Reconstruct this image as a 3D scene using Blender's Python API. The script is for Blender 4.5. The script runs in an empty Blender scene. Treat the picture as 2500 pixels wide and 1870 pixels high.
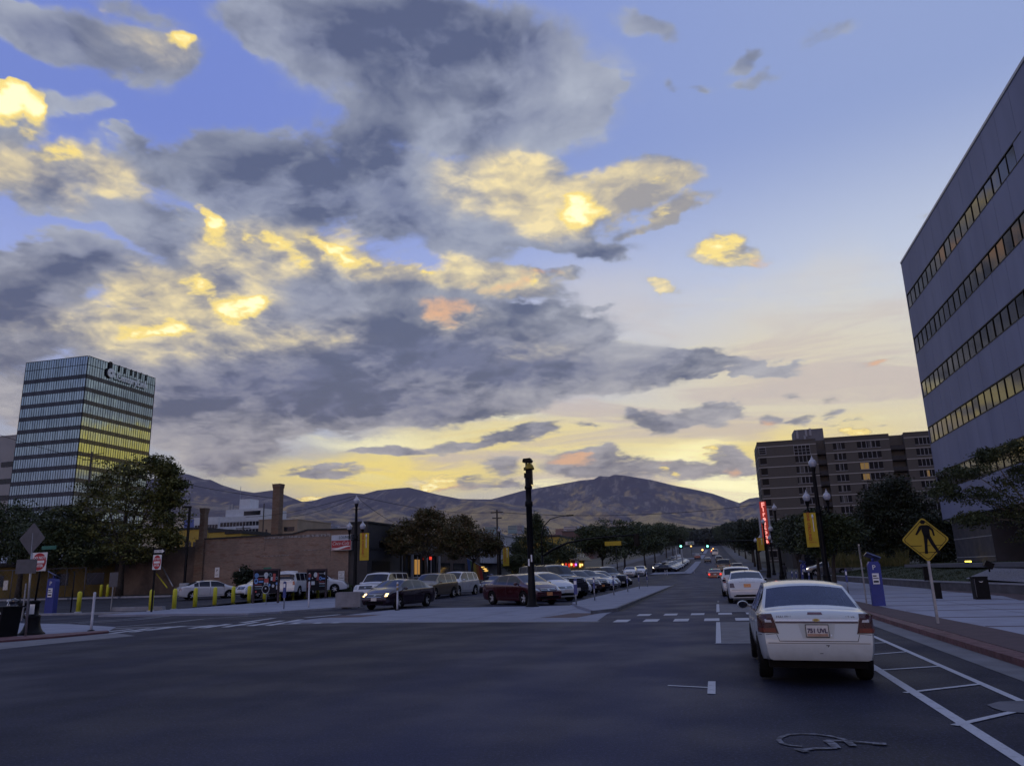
import bpy, bmesh, math, random
import numpy as np
from mathutils import Vector, Matrix
from mathutils.bvhtree import BVHTree
from math import sin, cos, pi, radians as RD
S = bpy.context.scene
COL = S.collection
# ---------------------------------------------------------------- camera
FX, CX, CY, EYE = 1860., 1250., 935., 1.65
TH, PH = RD(14.04), RD(1.7)
_up = np.array([-sin(PH)*cos(TH), cos(TH)*cos(PH), -sin(TH)]); _up /= np.linalg.norm(_up)
def _pd(px, py): return np.array([px-CX, -(py-CY), -FX])
def _hor(px): return CY + ((px-CX)*_up[0] - FX*_up[2])/_up[1]
_y = _pd(1751, _hor(1751)); _y /= np.linalg.norm(_y); _x = np.cross(_y, _up)
R3 = np.array([_x, _y, _up])
def ray(px, py):
    d = R3 @ _pd(px, py); return d/np.linalg.norm(d)
def gp(px, py, z=0.):                      # point of the ground plane seen along a direction
    d = ray(px, py); t = (z-EYE)/d[2]; return (d[0]*t, d[1]*t)
def atY(px, py, Y):
    d = ray(px, py); t = Y/d[1]; return (d[0]*t, Y, EYE+d[2]*t)
def atX(px, py, X):
    d = ray(px, py); t = X/d[0]; return (X, d[1]*t, EYE+d[2]*t)
cam = bpy.data.cameras.new('camera'); camo = bpy.data.objects.new('camera', cam); COL.objects.link(camo)
cam.sensor_width = 36; cam.sensor_fit = 'HORIZONTAL'; cam.lens = FX/2500*36
cam.clip_start = .1; cam.clip_end = 40000
M4 = Matrix([[*R3[0], 0], [*R3[1], 0], [*R3[2], EYE], [0, 0, 0, 1]])
camo.matrix_world = M4
S.camera = camo
# ---------------------------------------------------------------- exposure
S.view_settings.view_transform = 'Standard'; S.view_settings.look = 'None'
S.view_settings.exposure = 0; S.view_settings.gamma = 1
S.cycles.max_bounces = 6; S.cycles.transparent_max_bounces = 12
S.cycles.volume_bounces = 0; S.cycles.caustics_reflective = False; S.cycles.caustics_refractive = False
S.cycles.sample_clamp_indirect = 4
# ---------------------------------------------------------------- sky
W = bpy.data.worlds.new('World'); S.world = W; W.use_nodes = True
WT = W.node_tree; WT.nodes.clear()
class NB:                                   # small node builder
    def __init__(s, t): s.t = t
    def n(s, ty, ins=None, **kw):
        n = s.t.nodes.new(ty)
        for k, v in kw.items(): setattr(n, k, v)
        for k, v in (ins or {}).items():
            if isinstance(v, bpy.types.NodeSocket): s.t.links.new(v, n.inputs[k])
            else: n.inputs[k].default_value = v
        return n
    def m(s, op, a, b=0., c=0., clamp=False):
        return s.n('ShaderNodeMath', {0: a, 1: b, 2: c}, operation=op, use_clamp=clamp).outputs[0]
    def v(s, op, a, b=(0, 0, 0)):
        return s.n('ShaderNodeVectorMath', {0: a, 1: b}, operation=op).outputs[0]
    def mix(s, f, a, b, mode='MIX'):
        n = s.n('ShaderNodeMix', data_type='RGBA', blend_type=mode)
        for i, x in ((0, f), (6, a), (7, b)):
            if isinstance(x, bpy.types.NodeSocket): s.t.links.new(x, n.inputs[i])
            else: n.inputs[i].default_value = x if i == 0 else (*x, 1)
        return n.outputs[2]
    def ramp(s, f, a, b, c=0., d=1., sm=True):
        n = s.n('ShaderNodeMapRange', interpolation_type='SMOOTHSTEP' if sm else 'LINEAR', clamp=True) if sm else s.n('ShaderNodeMapRange', clamp=True)
        for i, x in enumerate((f, a, b, c, d)):
            if isinstance(x, bpy.types.NodeSocket): s.t.links.new(x, n.inputs[i])
            else: n.inputs[i].default_value = x
        return n.outputs[0]
    def noise(s, vec, scale, detail=4., rough=.5, dist=0., out=0, lac=2., dim='3D'):
        if dim == '2D': return s.n('ShaderNodeTexNoise', {'Vector': vec, 'Scale': scale, 'Detail': detail, 'Roughness': rough, 'Distortion': dist, 'Lacunarity': lac}, noise_dimensions='2D').outputs[out]
        return s.n('ShaderNodeTexNoise', {'Vector': vec, 'Scale': scale, 'Detail': detail, 'Roughness': rough, 'Distortion': dist, 'Lacunarity': lac}).outputs[out]
def azel(px, py):
    d = ray(px, py); return np.array([math.atan2(d[0], d[1]), math.asin(d[2])])
def build_sky():
    B = NB(WT)
    d = B.n('ShaderNodeTexCoord').outputs['Generated']
    d = B.v('NORMALIZE', d)
    sx = B.n('ShaderNodeSeparateXYZ', {0: d}).outputs
    az = B.m('ARCTAN2', sx[0], sx[1]); el = B.m('ARCSINE', sx[2])
    den = B.m('ADD', B.m('MAXIMUM', sx[2], 0.), .22)
    q = B.n('ShaderNodeCombineXYZ', {0: B.m('DIVIDE', sx[0], den), 1: B.m('DIVIDE', sx[1], den), 2: 0.}).outputs[0]
    ae = B.n('ShaderNodeCombineXYZ', {0: az, 1: el, 2: 0.}).outputs[0]
    # warp of the cloud fields: one coarse, one fine
    w1 = B.n('ShaderNodeVectorMath', {0: B.noise(q, 3.0, 5., .6, out=1, dim='2D'), 1: (.5, .5, .5)}, operation='SUBTRACT').outputs[0]
    wamp = B.ramp(el, .03, .5, .22, 1.)
    wv = B.n('ShaderNodeVectorMath', {0: w1, 3: B.m('MULTIPLY', wamp, WARP)}, operation='SCALE').outputs[0]
    P = B.v('ADD', ae, B.v('MULTIPLY', wv, (1.2, .9, 0)))
    sp = B.n('ShaderNodeSeparateXYZ', {0: P}).outputs
    A0, A1, E0, E1, N = -1.25, .75, -.06, .94, 257
    ua = B.m('MULTIPLY_ADD', sp[0], 2/(A1-A0), -(A1+A0)/(A1-A0)); ue = B.m('MULTIPLY_ADD', sp[1], 2/(E1-E0), -(E1+E0)/(E1-E0))
    ua = B.m('MAXIMUM', B.m('MINIMUM', ua, 1.), -1.); ue = B.m('MAXIMUM', B.m('MINIMUM', ue, 1.), -1.)
    va = B.n('ShaderNodeCombineXYZ', {0: ua, 1: ua, 2: ua}).outputs[0]; ve = B.n('ShaderNodeCombineXYZ', {0: ue, 1: ue, 2: ue}).outputs[0]
    aa, ee = np.meshgrid(np.linspace(A0, A1, N), np.linspace(E0, E1, N))
    dd = np.stack([np.sin(aa)*np.cos(ee), np.cos(aa)*np.cos(ee), np.sin(ee)], -1) @ R3     # world -> camera frame
    zc = np.minimum(dd[..., 2], -.05); PXX = CX - dd[..., 0]/zc*FX; PYY = CY + dd[..., 1]/zc*FX
    def curve(vec, fs):
        n = B.n('ShaderNodeVectorCurve', {'Vector': vec}); mp = n.mapping; mp.use_clip = False
        for k, f in enumerate(fs):
            cv = mp.curves[k]; xs = np.linspace(-1, 1, len(f))
            # keep only the points a straight line would miss
            keep = [0]
            def rdp(a, b):
                if b <= a+1: return
                y = np.interp(xs[a:b+1], [xs[a], xs[b]], [f[a], f[b]]); e = np.abs(y-f[a:b+1]); m = int(e.argmax())
                if e[m] > .004: rdp(a, a+m); keep.append(a+m); rdp(a+m, b)
            rdp(0, len(f)-1); keep.append(len(f)-1)
            cv.points[0].location = (-1, float(f[0])); cv.points[-1].location = (1, float(f[-1]))
            for q_ in keep[1:-1]: cv.points.new(float(xs[q_]), float(f[q_]))
            for pt in cv.points: pt.handle_type = 'VECTOR'
        mp.update(); return n.outputs[0]
    def field(lst, rank):
        F = np.zeros((N, N))
        for cx, cy, rx, ry, rot, w in lst:
            r = RD(rot); dx = PXX-cx; dy = PYY-cy
            L = np.sqrt(((dx*cos(r)+dy*sin(r))/rx)**2 + ((-dx*sin(r)+dy*cos(r))/ry)**2)
            t = np.clip((1.25-L)/1.05, 0, 1); F += w*t*t*(3-2*t)
        U, s_, V = np.linalg.svd(F); o = None
        for k in range(0, rank, 3):
            fa = [V[i]*math.sqrt(s_[i]) for i in range(k, k+3)]; fe = [U[:, i]*math.sqrt(s_[i]) for i in range(k, k+3)]
            dt = B.n('ShaderNodeVectorMath', {0: curve(va, fa), 1: curve(ve, fe)}, operation='DOT_PRODUCT').outputs['Value']
            o = dt if o is None else B.m('ADD', o, dt)
        return o
    def NZ(v, sc, de, ro, di=0.): return B.noise(v, sc, de, ro, di, dim='2D')
    # billows: cells of a fractal Voronoi, lit from the upper left
    def vor(v, sc, de):
        return B.n('ShaderNodeTexVoronoi', {'Vector': v, 'Scale': sc, 'Detail': de, 'Roughness': .55, 'Lacunarity': 2.3, 'Smoothness': .35}, voronoi_dimensions='2D', feature='SMOOTH_F1', normalize=True).outputs['Distance']
    qw = B.v('ADD', q, B.n('ShaderNodeVectorMath', {0: w1, 3: .12}, operation='SCALE').outputs[0])
    n1 = NZ(qw, 2.6, 8., .58, .25); n2 = NZ(qw, 8., 6., .60); n3 = NZ(q, 22., 4., .6)
    v1 = vor(qw, 7.5, 2.6)
    qo = B.v('ADD', qw, (-.09, -.15, 0)); n1b = NZ(qo, 2.6, 5., .58, .25)
    qp = B.v('ADD', qw, (-.022, -.040, 0)); n2b = NZ(qp, 8., 5., .60); v1b = vor(qp, 7.5, 2.6)
    rel = B.m('ADD', B.m('MULTIPLY', B.m('SUBTRACT', n1, n1b), 2.1), B.m('MULTIPLY', B.m('SUBTRACT', n2, n2b), 1.15))
    rel = B.m('ADD', rel, B.m('MULTIPLY', B.m('SUBTRACT', v1b, v1), 1.15))
    # base gradient
    top = B.mix(B.ramp(az, -.75, .35), (.160, .225, .62), (.262, .335, .61))
    mid = B.mix(B.ramp(az, -.6, .3), (.33, .40, .76), (.56, .61, .74))
    low = B.mix(B.ramp(az, -.7, .0), (.38, .39, .44), (.74, .66, .48))
    c = B.mix(B.ramp(el, .55, .30), top, mid)
    c = B.mix(B.ramp(el, .32, .10), c, low)
    c = B.mix(B.ramp(el, .0, -.1), c, (.10, .10, .13))
    warm = field([(2050, 830, 440, 190, 0, .7), (1750, 960, 350, 150, 0, .6), (2250, 1000, 300, 120, 0, .5), (1500, 760, 250, 160, 0, .35)], 3)
    c = B.mix(B.m('MULTIPLY', warm, 1., clamp=True), c, (.74, .64, .46))
    gl = field([(1500, 1110, 700, 80, -3, .5), (900, 1160, 420, 60, 0, .9), (1200, 1060, 420, 60, -5, .6), (1760, 1180, 230, 80, 0, .9), (1950, 1060, 420, 70, -3, .45)], 6)
    c = B.mix(B.m('MULTIPLY', gl, .95, clamp=True), c, (.98, .76, .19))
    wh = field([(1790, 1190, 230, 62, 15, 1.25), (1330, 1180, 90, 25, -10, .7), (1700, 1090, 110, 30, 0, .6), (1600, 1130, 160, 30, 0, .35), (900, 1080, 220, 20, 0, .5), (1170, 1015, 190, 20, -8, .6)], 6)
    c = B.mix(B.m('MULTIPLY', wh, .95, clamp=True), c, (1.30, 1.22, .70))
    sq = B.n('ShaderNodeCombineXYZ', {0: B.m('MULTIPLY', az, 3.2), 1: B.m('MULTIPLY', B.m('ADD', el, B.m('MULTIPLY', az, .05)), 26.), 2: 0.}).outputs[0]
    s1 = B.noise(sq, 1., 6., .62, .6, dim='2D'); lowm = B.m('MULTIPLY', B.ramp(el, .40, .20), B.ramp(az, -.75, -.35))
    c = B.mix(B.m('MULTIPLY', B.ramp(s1, .46, .66, 0., .75), lowm), c, (.56, .46, .45))
    c = B.mix(B.m('MULTIPLY', B.ramp(s1, .42, .30, 0., .4), lowm), c, (.86, .78, .46))
    # ---- cloud density
    D = field(CLOUDS, 48)
    nn = B.m('MULTIPLY', B.m('SUBTRACT', n1, .5), 2.2); nn = B.m('ADD', nn, B.m('MULTIPLY', B.m('SUBTRACT', n2, .5), 1.05)); nn = B.m('ADD', nn, B.m('MULTIPLY', B.m('SUBTRACT', n3, .5), .5)); nn = B.m('ADD', nn, B.m('MULTIPLY', B.m('SUBTRACT', .36, v1), .9))
    Dn = B.m('ADD', D, B.m('MULTIPLY', nn, B.ramp(D, .0, .35, .22, .85)))
    # behind and beside the view the deck goes on, broken up by the noise alone
    out_ = B.ramp(B.m('ABSOLUTE', B.m('SUBTRACT', az, -.27)), .8, 1.05)
    gen = B.m('MAXIMUM', out_, B.ramp(el, .80, .95))
    Dg = B.m('ADD', .45, B.m('MULTIPLY', nn, 1.1))
    Dn = B.m('ADD', B.m('MULTIPLY', Dn, B.m('SUBTRACT', 1., gen)), B.m('MULTIPLY', Dg, gen))
    al = B.ramp(Dn, .04, .60)
    # ---- cloud colour
    side = B.ramp(el, .10, .50)
    dark = B.mix(side, (.076, .080, .168), (.092, .112, .225))
    dark = B.mix(B.ramp(B.m('ADD', n1, B.m('MULTIPLY', rel, .35)), .34, .66), B.mix(1., dark, (.80, .80, .84), 'MULTIPLY'), B.mix(1., dark, (1.42, 1.36, 1.26), 'MULTIPLY'))
    lite = B.mix(side, (.47, .43, .44), (.40, .43, .53))
    T = field(DARK, 21)
    t = B.m('ADD', B.m('MULTIPLY', rel, .85), B.m('MULTIPLY', nn, .10)); t = B.m('SUBTRACT', B.m('ADD', t, .47), B.m('MULTIPLY', T, 1.5))
    t = B.m('ADD', t, B.ramp(Dn, .75, .1, 0., .30)); t = B.ramp(t, -.35, 1.25, sm=False)
    cc = B.mix(t, dark, lite)
    Wm = field(WARM, 15)
    Wn = B.m('ADD', Wm, B.m('MULTIPLY', B.m('ADD', B.m('MULTIPLY', nn, .8), B.m('MULTIPLY', rel, .9)), B.ramp(Wm, .0, .4, .0, .55)))
    wcol = B.mix(B.ramp(B.m('ADD', t, B.m('MULTIPLY', rel, .6)), .05, 1.05, sm=False), (.34, .31, .31), (.98, .79, .40))
    cc = B.mix(B.ramp(Wn, -.08, 1.25, 0., .95), cc, wcol)
    Pk = field(PINK, 9)
    cc = B.mix(B.ramp(B.m('ADD', Pk, B.m('MULTIPLY', B.m('ADD', nn, rel), B.ramp(Pk, 0., .3, 0., .7))), .1, 1.1, 0., .85), cc, (.80, .42, .22))
    H = field(HOT, 39)
    Hn = B.m('ADD', H, B.m('MULTIPLY', B.m('ADD', B.m('MULTIPLY', nn, .9), B.m('MULTIPLY', rel, 1.5)), B.ramp(H, .0, .3, .0, .8)))
    cc = B.mix(B.ramp(Hn, .02, .95), cc, (1.0, .76, .22))
    cc = B.mix(B.ramp(Hn, .85, 1.6), cc, (1.4, 1.22, .66))
    # right of the view, unseen: gold band added for the tower glass to mirror
    back = B.m('MULTIPLY', B.ramp(B.m('ABSOLUTE', B.m('SUBTRACT', az, .86)), .36, .24), B.m('MULTIPLY', B.ramp(el, GOLD1, GOLD1-.012), B.ramp(el, GOLD0-.02, GOLD0)))
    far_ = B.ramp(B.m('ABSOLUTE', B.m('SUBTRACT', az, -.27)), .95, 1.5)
    fin = B.mix(B.m('MAXIMUM', al, B.ramp(Hn, .25, .6)), c, cc)
    fin = B.mix(B.m('MULTIPLY', far_, .75), fin, B.mix(B.ramp(n1, .35, .65), (.16, .20, .44), (.27, .32, .52)))  # unseen sky around the view, tinted blue to cool the ambient light
    fin = B.mix(B.m('MULTIPLY', back, B.ramp(n1, .30, .55, .45, 1.)), fin, (1.15, .80, .10))
    # the physical dusk sky is the faint base under the cloud deck
    sky = B.n('ShaderNodeTexSky', sky_type='NISHITA', sun_disc=False, sun_elevation=RD(2.5), sun_rotation=RD(SUN_AZ), air_density=1.2, dust_density=2.)
    sk = B.n('ShaderNodeBackground', {0: sky.outputs[0], 1: .05})
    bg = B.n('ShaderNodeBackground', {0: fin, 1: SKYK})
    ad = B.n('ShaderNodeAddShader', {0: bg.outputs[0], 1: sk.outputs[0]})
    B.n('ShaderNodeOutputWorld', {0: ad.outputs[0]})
GOLD0 = .138; GOLD1 = .188; HAZE = 3.4e-5; SKYK = 1.0; WARP = .13; SUN_AZ = 190.
CLOUDS = [ # centre x, y, radii, tilt, weight
 (620,60,160,70,20,.5),(900,120,330,170,15,1.),(1180,150,330,190,0,.95),(760,40,260,80,0,.7),(1330,260,170,120,0,.7),(1050,330,230,110,0,.8),(1280,370,140,55,0,.6),(880,330,170,110,20,.55),
 (560,430,260,90,15,1.),(760,470,240,130,0,1.1),(420,400,110,45,15,.6),(980,500,200,100,10,.5),(600,560,210,60,0,.7),
 (60,40,190,75,25,.95),(230,110,230,80,28,.9),(370,150,90,60,0,.8),(330,30,110,40,30,.5),
 (30,310,120,80,0,1.),(80,440,210,100,10,1.1),(260,430,150,75,20,.9),(330,520,190,70,15,.8),(200,270,80,40,-10,.5),(120,255,50,25,0,.4),(350,340,60,14,25,.55),(40,520,90,40,0,.2),
 (420,590,130,60,20,.6),(100,650,230,60,-5,.9),(300,680,230,60,0,.75),(30,720,170,80,0,.8),(40,900,170,110,0,.7),(150,1010,200,90,0,.6),(330,960,150,90,0,.5),(150,790,300,70,0,.9),(300,840,300,80,5,.8),(500,760,260,80,0,.9),
 (640,650,220,60,0,.8),(830,650,250,70,5,.9),(520,640,150,40,0,.5),(700,740,260,80,0,1.),(980,700,240,80,0,.95),(1160,660,150,60,10,.8),(1270,680,140,45,15,.7),(1380,660,60,26,0,.6),
 (1120,560,120,70,0,.6),(1060,470,150,60,0,.75),(1250,440,150,60,-8,.9),(1150,510,180,50,5,.7),(1300,520,170,60,12,.9),(1420,480,170,80,10,.9),(1590,440,130,60,0,.85),(1640,520,150,30,-18,.85),(1480,590,150,32,5,.7),(1560,410,70,30,0,.4),(1500,430,50,14,-10,.5),
 (1770,622,85,42,8,1.),(1640,702,40,16,0,.5),(2250,520,22,12,-35,.6),
 (560,930,300,110,5,1.),(800,870,420,120,0,1.15),(1050,880,420,140,0,1.3),(1250,830,300,110,0,1.1),(1000,1000,330,60,0,.9),(1370,890,260,65,-3,1.),(1600,890,230,38,-4,1.),(1790,900,170,14,-3,.8),(1470,930,260,40,-5,.75),(700,1000,260,70,0,.9),(450,1000,200,100,0,.8),(560,1080,200,60,0,.75),(1090,780,240,70,0,.9),(420,900,200,80,0,.7),(1320,760,70,30,0,.4),(1460,810,60,32,10,.65),(1490,755,40,12,0,.4),
 (1280,1055,130,16,-12,.9),(1160,1085,140,14,-5,.7),(930,1098,120,14,0,.85),(1440,1040,45,14,0,.7),(1590,1030,90,28,0,.95),(1700,1010,110,22,-10,.9),(1790,1000,60,20,0,.7),(1740,1035,50,18,0,.5),(800,1150,90,18,0,.85),(750,1160,60,12,0,.5),(560,1150,130,30,0,.7),(1230,1143,50,22,0,.7),(1420,1110,110,22,-5,.55),
 (1390,1140,75,28,0,.85),(1480,1130,110,38,0,.85),(1610,1135,100,30,0,.8),(1700,1145,90,28,5,.75),(1780,1130,60,34,20,.8),(1550,1165,120,18,0,.5),(1820,1150,40,20,0,.5),(1060,1180,120,20,0,.45),(1180,1180,90,22,0,.5),(1240,1190,70,14,0,.5),
 (1890,1017,28,15,0,.7),(1970,1010,40,12,-20,.6),(2040,1000,28,12,0,.6),(2080,1030,70,9,0,.5),(1950,1025,40,9,0,.45),(2180,1042,24,8,0,.5),(1940,960,22,8,0,.35),(2030,965,40,9,0,.3),(1530,1010,30,10,0,.3),
 (1600,30,80,40,25,.55),(1810,110,60,22,-20,.5),(1830,165,70,26,0,.55),(2000,70,100,32,-25,.55),(1700,180,30,14,0,.45),(1500,190,60,40,0,.45),(1640,180,24,16,-30,.35),
 (1930,880,60,7,-12,.35),(2130,880,60,12,-8,.3),(1330,1200,80,14,0,.4)]
DARK = [(870,480,260,120,8,.45),(650,480,200,80,10,.25),(1000,140,300,150,10,.35),(760,70,200,60,0,.25),(1250,330,200,100,0,.25),(1350,170,180,150,0,.25),(1200,90,280,120,0,.25),(120,60,160,60,20,.45),(200,170,120,40,30,.25),(900,880,380,90,3,.42),(1200,860,300,80,0,.45),(1000,990,300,50,0,.40),(700,960,260,90,0,.30),(1500,895,260,40,-3,.30),(1600,1030,120,30,0,.25),(40,750,130,90,0,.40),(150,640,160,40,0,.3),(330,590,100,40,10,.2),(450,1010,200,80,0,.25),(1000,460,120,80,0,.2),(1480,600,140,24,0,.3),(60,300,80,40,0,-.1),(150,480,180,50,15,.1),(930,1100,120,14,0,.3),(1280,1055,140,18,-10,.3),(1090,720,120,40,0,-.1),(260,470,160,60,15,.2),(600,700,100,40,0,-.1),(1250,760,120,60,0,.2),(700,760,150,40,0,.15),(450,930,220,80,0,.25),(800,960,300,80,0,.2),(1250,900,250,60,0,.15),(330,420,80,60,0,.2)]
WARM = [(50,420,170,110,0,.9),(300,420,150,60,20,.6),(350,140,120,60,20,.45),(500,600,90,60,0,.6),(430,700,280,70,0,.95),(450,760,260,60,0,.85),(220,800,280,60,0,.55),(750,620,260,70,5,.85),(980,640,220,60,8,.8),(1150,650,220,60,10,.85),(1250,690,140,40,10,.7),(1230,450,190,80,0,.45),(1400,490,200,85,8,1.1),(1590,450,150,75,0,1.3),(1500,440,110,50,0,.5),(1650,528,140,34,-18,1.3),(1560,590,60,20,0,.3),(1770,622,80,40,8,1.),(1100,780,130,60,0,.5),(700,830,260,50,0,.5),(420,850,260,60,0,.35),(1300,860,200,40,0,.2),(1640,702,40,16,0,.8),(2250,520,22,12,-35,.9),(1060,1175,120,25,0,.9),(1380,670,60,30,0,.5)]
PINK = [(1090,765,110,55,0,1.),(1180,690,130,30,8,.5),(1330,660,60,20,0,.5),(1390,1120,70,16,0,.8),(1640,1120,60,14,0,.5),(1820,650,60,25,20,.5),(1100,1185,90,16,0,.5),(1580,1090,110,9,-4,.7),(2130,882,55,9,-10,1.),(1860,1030,60,8,0,.7),(1290,660,90,25,10,.4),(1780,1150,40,20,20,.4)]
HOT = [(20,250,75,48,10,1.5),(85,300,40,30,40,.9),(405,112,22,34,-10,1.1),(290,40,40,18,20,.4),(195,385,75,20,5,.6),(520,555,32,52,0,.9),(700,606,48,22,0,1.),(820,622,60,24,8,1.2),(620,600,50,16,0,.5),(890,615,50,14,0,.6),(980,630,60,14,0,.6),(1015,640,30,12,0,.6),(760,640,90,20,8,.4),(490,690,60,26,0,.7),(590,725,85,32,10,1.15),(400,795,85,24,0,1.15),(500,690,40,18,0,.5),(460,790,40,16,0,.5),(900,640,70,18,10,.35),(1440,500,75,42,15,1.1),(1380,480,40,20,0,.4),(1640,505,60,16,-5,.6),(1500,500,40,20,0,.4),(1610,535,60,16,-10,.7),(1700,530,70,9,-14,.7),(1760,610,65,24,8,.9),(1600,440,60,16,0,.4),(1300,650,60,14,15,.5),(1290,675,40,12,30,.4),(980,375,14,14,0,.7),(760,1212,55,13,3,1.),(800,1213,40,12,0,.6),(1085,1172,38,18,0,1.1),(1040,1188,30,12,0,.6),(1215,1180,20,12,0,.7),(2090,1056,60,20,0,1.5),(1730,1105,30,10,0,.9),(1960,1045,40,6,-8,.5),(1640,1150,26,8,20,.6),(1290,1188,24,8,0,.6),(1850,1175,24,8,0,.5),(1560,1128,20,8,0,.2),(440,520,16,14,0,.3)]
build_sky()
W.cycles.sampling_method = 'MANUAL'; W.cycles.sample_map_resolution = 512
sun = bpy.data.lights.new('sun', 'SUN'); sun.energy = .16; sun.angle = RD(28); sun.color = (1., .92, .82)
suno = bpy.data.objects.new('sun', sun); COL.objects.link(suno)
_a = RD(SUN_AZ); _e = RD(9)
suno.rotation_euler = Vector((sin(_a)*cos(_e), cos(_a)*cos(_e), sin(_e))).to_track_quat('Z', 'Y').to_euler()
# ---------------------------------------------------------------- mesh and object helpers
rnd = random.Random(7)
class MB:
    def __init__(s): s.v = []; s.f = []; s.mi = []; s.sm = []
    def add(s, vs, fs, mi=0, sm=False):
        o = len(s.v); s.v += [tuple(map(float, p)) for p in vs]; s.f += [tuple(i+o for i in f) for f in fs]
        s.mi += [mi]*len(fs); s.sm += [sm]*len(fs); return s
    def box(s, x0, x1, y0, y1, z0, z1, mi=0, T=None):
        vs = [(x, y, z) for z in (z0, z1) for y in (y0, y1) for x in (x0, x1)]
        if T: vs = [T @ Vector(p) for p in vs]
        return s.add(vs, [(0, 2, 3, 1), (4, 5, 7, 6), (0, 1, 5, 4), (2, 6, 7, 3), (0, 4, 6, 2), (1, 3, 7, 5)], mi)
    def tube(s, pts, rad, n=8, mi=0, caps=True, sm=True):
        P = [Vector(p) for p in pts]; k = len(P)
        if not hasattr(rad, '__len__'): rad = [rad]*k
        vs = []; prev = None
        for i in range(k):
            t = (P[min(i+1, k-1)]-P[max(i-1, 0)])
            if t.length < 1e-9: t = Vector((0, 0, 1))
            t.normalize()
            if prev is None:
                a = Vector((1, 0, 0)) if abs(t.x) < .8 else Vector((0, 1, 0)); u = t.cross(a).normalized()
            else: u = (prev - t*prev.dot(t)).normalized()
            prev = u; w = t.cross(u)
            for j in range(n):
                a = 2*pi*j/n; vs.append(P[i]+(u*cos(a)+w*sin(a))*rad[i])
        fs = [(i*n+j, i*n+(j+1) % n, (i+1)*n+(j+1) % n, (i+1)*n+j) for i in range(k-1) for j in range(n)]
        s.add(vs, fs, mi, sm)
        if caps:
            o = len(s.v)-len(vs); s.f += [tuple(o+j for j in range(n-1, -1, -1)), tuple(o+(k-1)*n+j for j in range(n))]; s.mi += [mi]*2; s.sm += [False]*2
        return s
    def cyl(s, p0, p1, r0, r1=None, n=12, mi=0): return s.tube([p0, p1], [r0, r0 if r1 is None else r1], n, mi)
    def lathe(s, prof, n=16, c=(0, 0, 0), mi=0, axis='z', sm=True, flute=0, caps=True):
        vs = []
        for r, z in prof:
            for j in range(n):
                a = 2*pi*j/n; rr = r*(1-(flute if j % 2 else 0)); p = (rr*cos(a), rr*sin(a), z)
                if axis == 'x': p = (z, rr*cos(a), rr*sin(a))
                if axis == 'y': p = (rr*cos(a), z, rr*sin(a))
                vs.append((p[0]+c[0], p[1]+c[1], p[2]+c[2]))
        k = len(prof)
        return s.add(vs, [(i*n+j, i*n+(j+1) % n, (i+1)*n+(j+1) % n, (i+1)*n+j) for i in range(k-1) for j in range(n)]+([tuple(range(n-1, -1, -1)), tuple((k-1)*n+j for j in range(n))] if caps else []), mi, sm)
    def prism(s, poly, z0, z1, mi=0, T=None, top=True, bot=True):      # poly in xy, extruded in z
        n = len(poly); vs = [(x, y, z0) for x, y in poly]+[(x, y, z1) for x, y in poly]
        if T: vs = [T @ Vector(p) for p in vs]
        fs = [(i, (i+1) % n, n+(i+1) % n, n+i) for i in range(n)]
        if top: fs.append(tuple(range(n, 2*n)))
        if bot: fs.append(tuple(range(n-1, -1, -1)))
        return s.add(vs, fs, mi)
    def sheet(s, poly, z, mi=0): return s.add([(x, y, z) for x, y in poly], [tuple(range(len(poly)))], mi)
    def quad(s, a, b, c, d, mi=0): return s.add([a, b, c, d], [(0, 1, 2, 3)], mi)
    def build(s, name, mats, parent=None, loc=None, fix=True):
        me = bpy.data.meshes.new(name); me.from_pydata(s.v, [], s.f)
        if not isinstance(mats, (list, tuple)): mats = [mats]
        for m in mats: me.materials.append(m)
        me.polygons.foreach_set('material_index', s.mi); me.polygons.foreach_set('use_smooth', s.sm)
        if fix:
            bm = bmesh.new(); bm.from_mesh(me); bmesh.ops.recalc_face_normals(bm, faces=bm.faces); bm.to_mesh(me); bm.free()
        me.update()
        o = bpy.data.objects.new(name, me); COL.objects.link(o)
        if parent: o.parent = parent
        if loc: o.location = loc
        return o
def thing(name, label, cat, loc=(0, 0, 0), rz=0., group=None, sc=None):
    o = bpy.data.objects.new(name, None); COL.objects.link(o); o.empty_display_size = .2
    o.location = loc if len(loc) == 3 else (*loc, 0); o.rotation_euler = (0, 0, rz)
    if sc: o.scale = (sc, sc, sc) if not hasattr(sc, '__len__') else sc
    return tag(o, label, cat, group)
def tag(o, label, cat, group=None):
    o['label'] = label; o['category'] = cat
    if group: o['group'] = group
    return o
def struct(o): o['kind'] = 'structure'; return o
KIDS = {}
def copy_tree(o, parent=None):
    c = o.copy(); COL.objects.link(c)
    if parent: c.parent = parent
    for ch in [x for x in list(o.children)]: copy_tree(ch, c)
    return c
def dup(o, label, loc, rz=0., group=None, sc=None):
    c = copy_tree(o); c.location = loc if len(loc) == 3 else (*loc, 0); c.rotation_euler = (0, 0, rz); c['label'] = label
    if group: c['group'] = group
    if sc: c.scale = (sc, sc, sc) if not hasattr(sc, '__len__') else sc
    return c
FONT = {}
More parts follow.
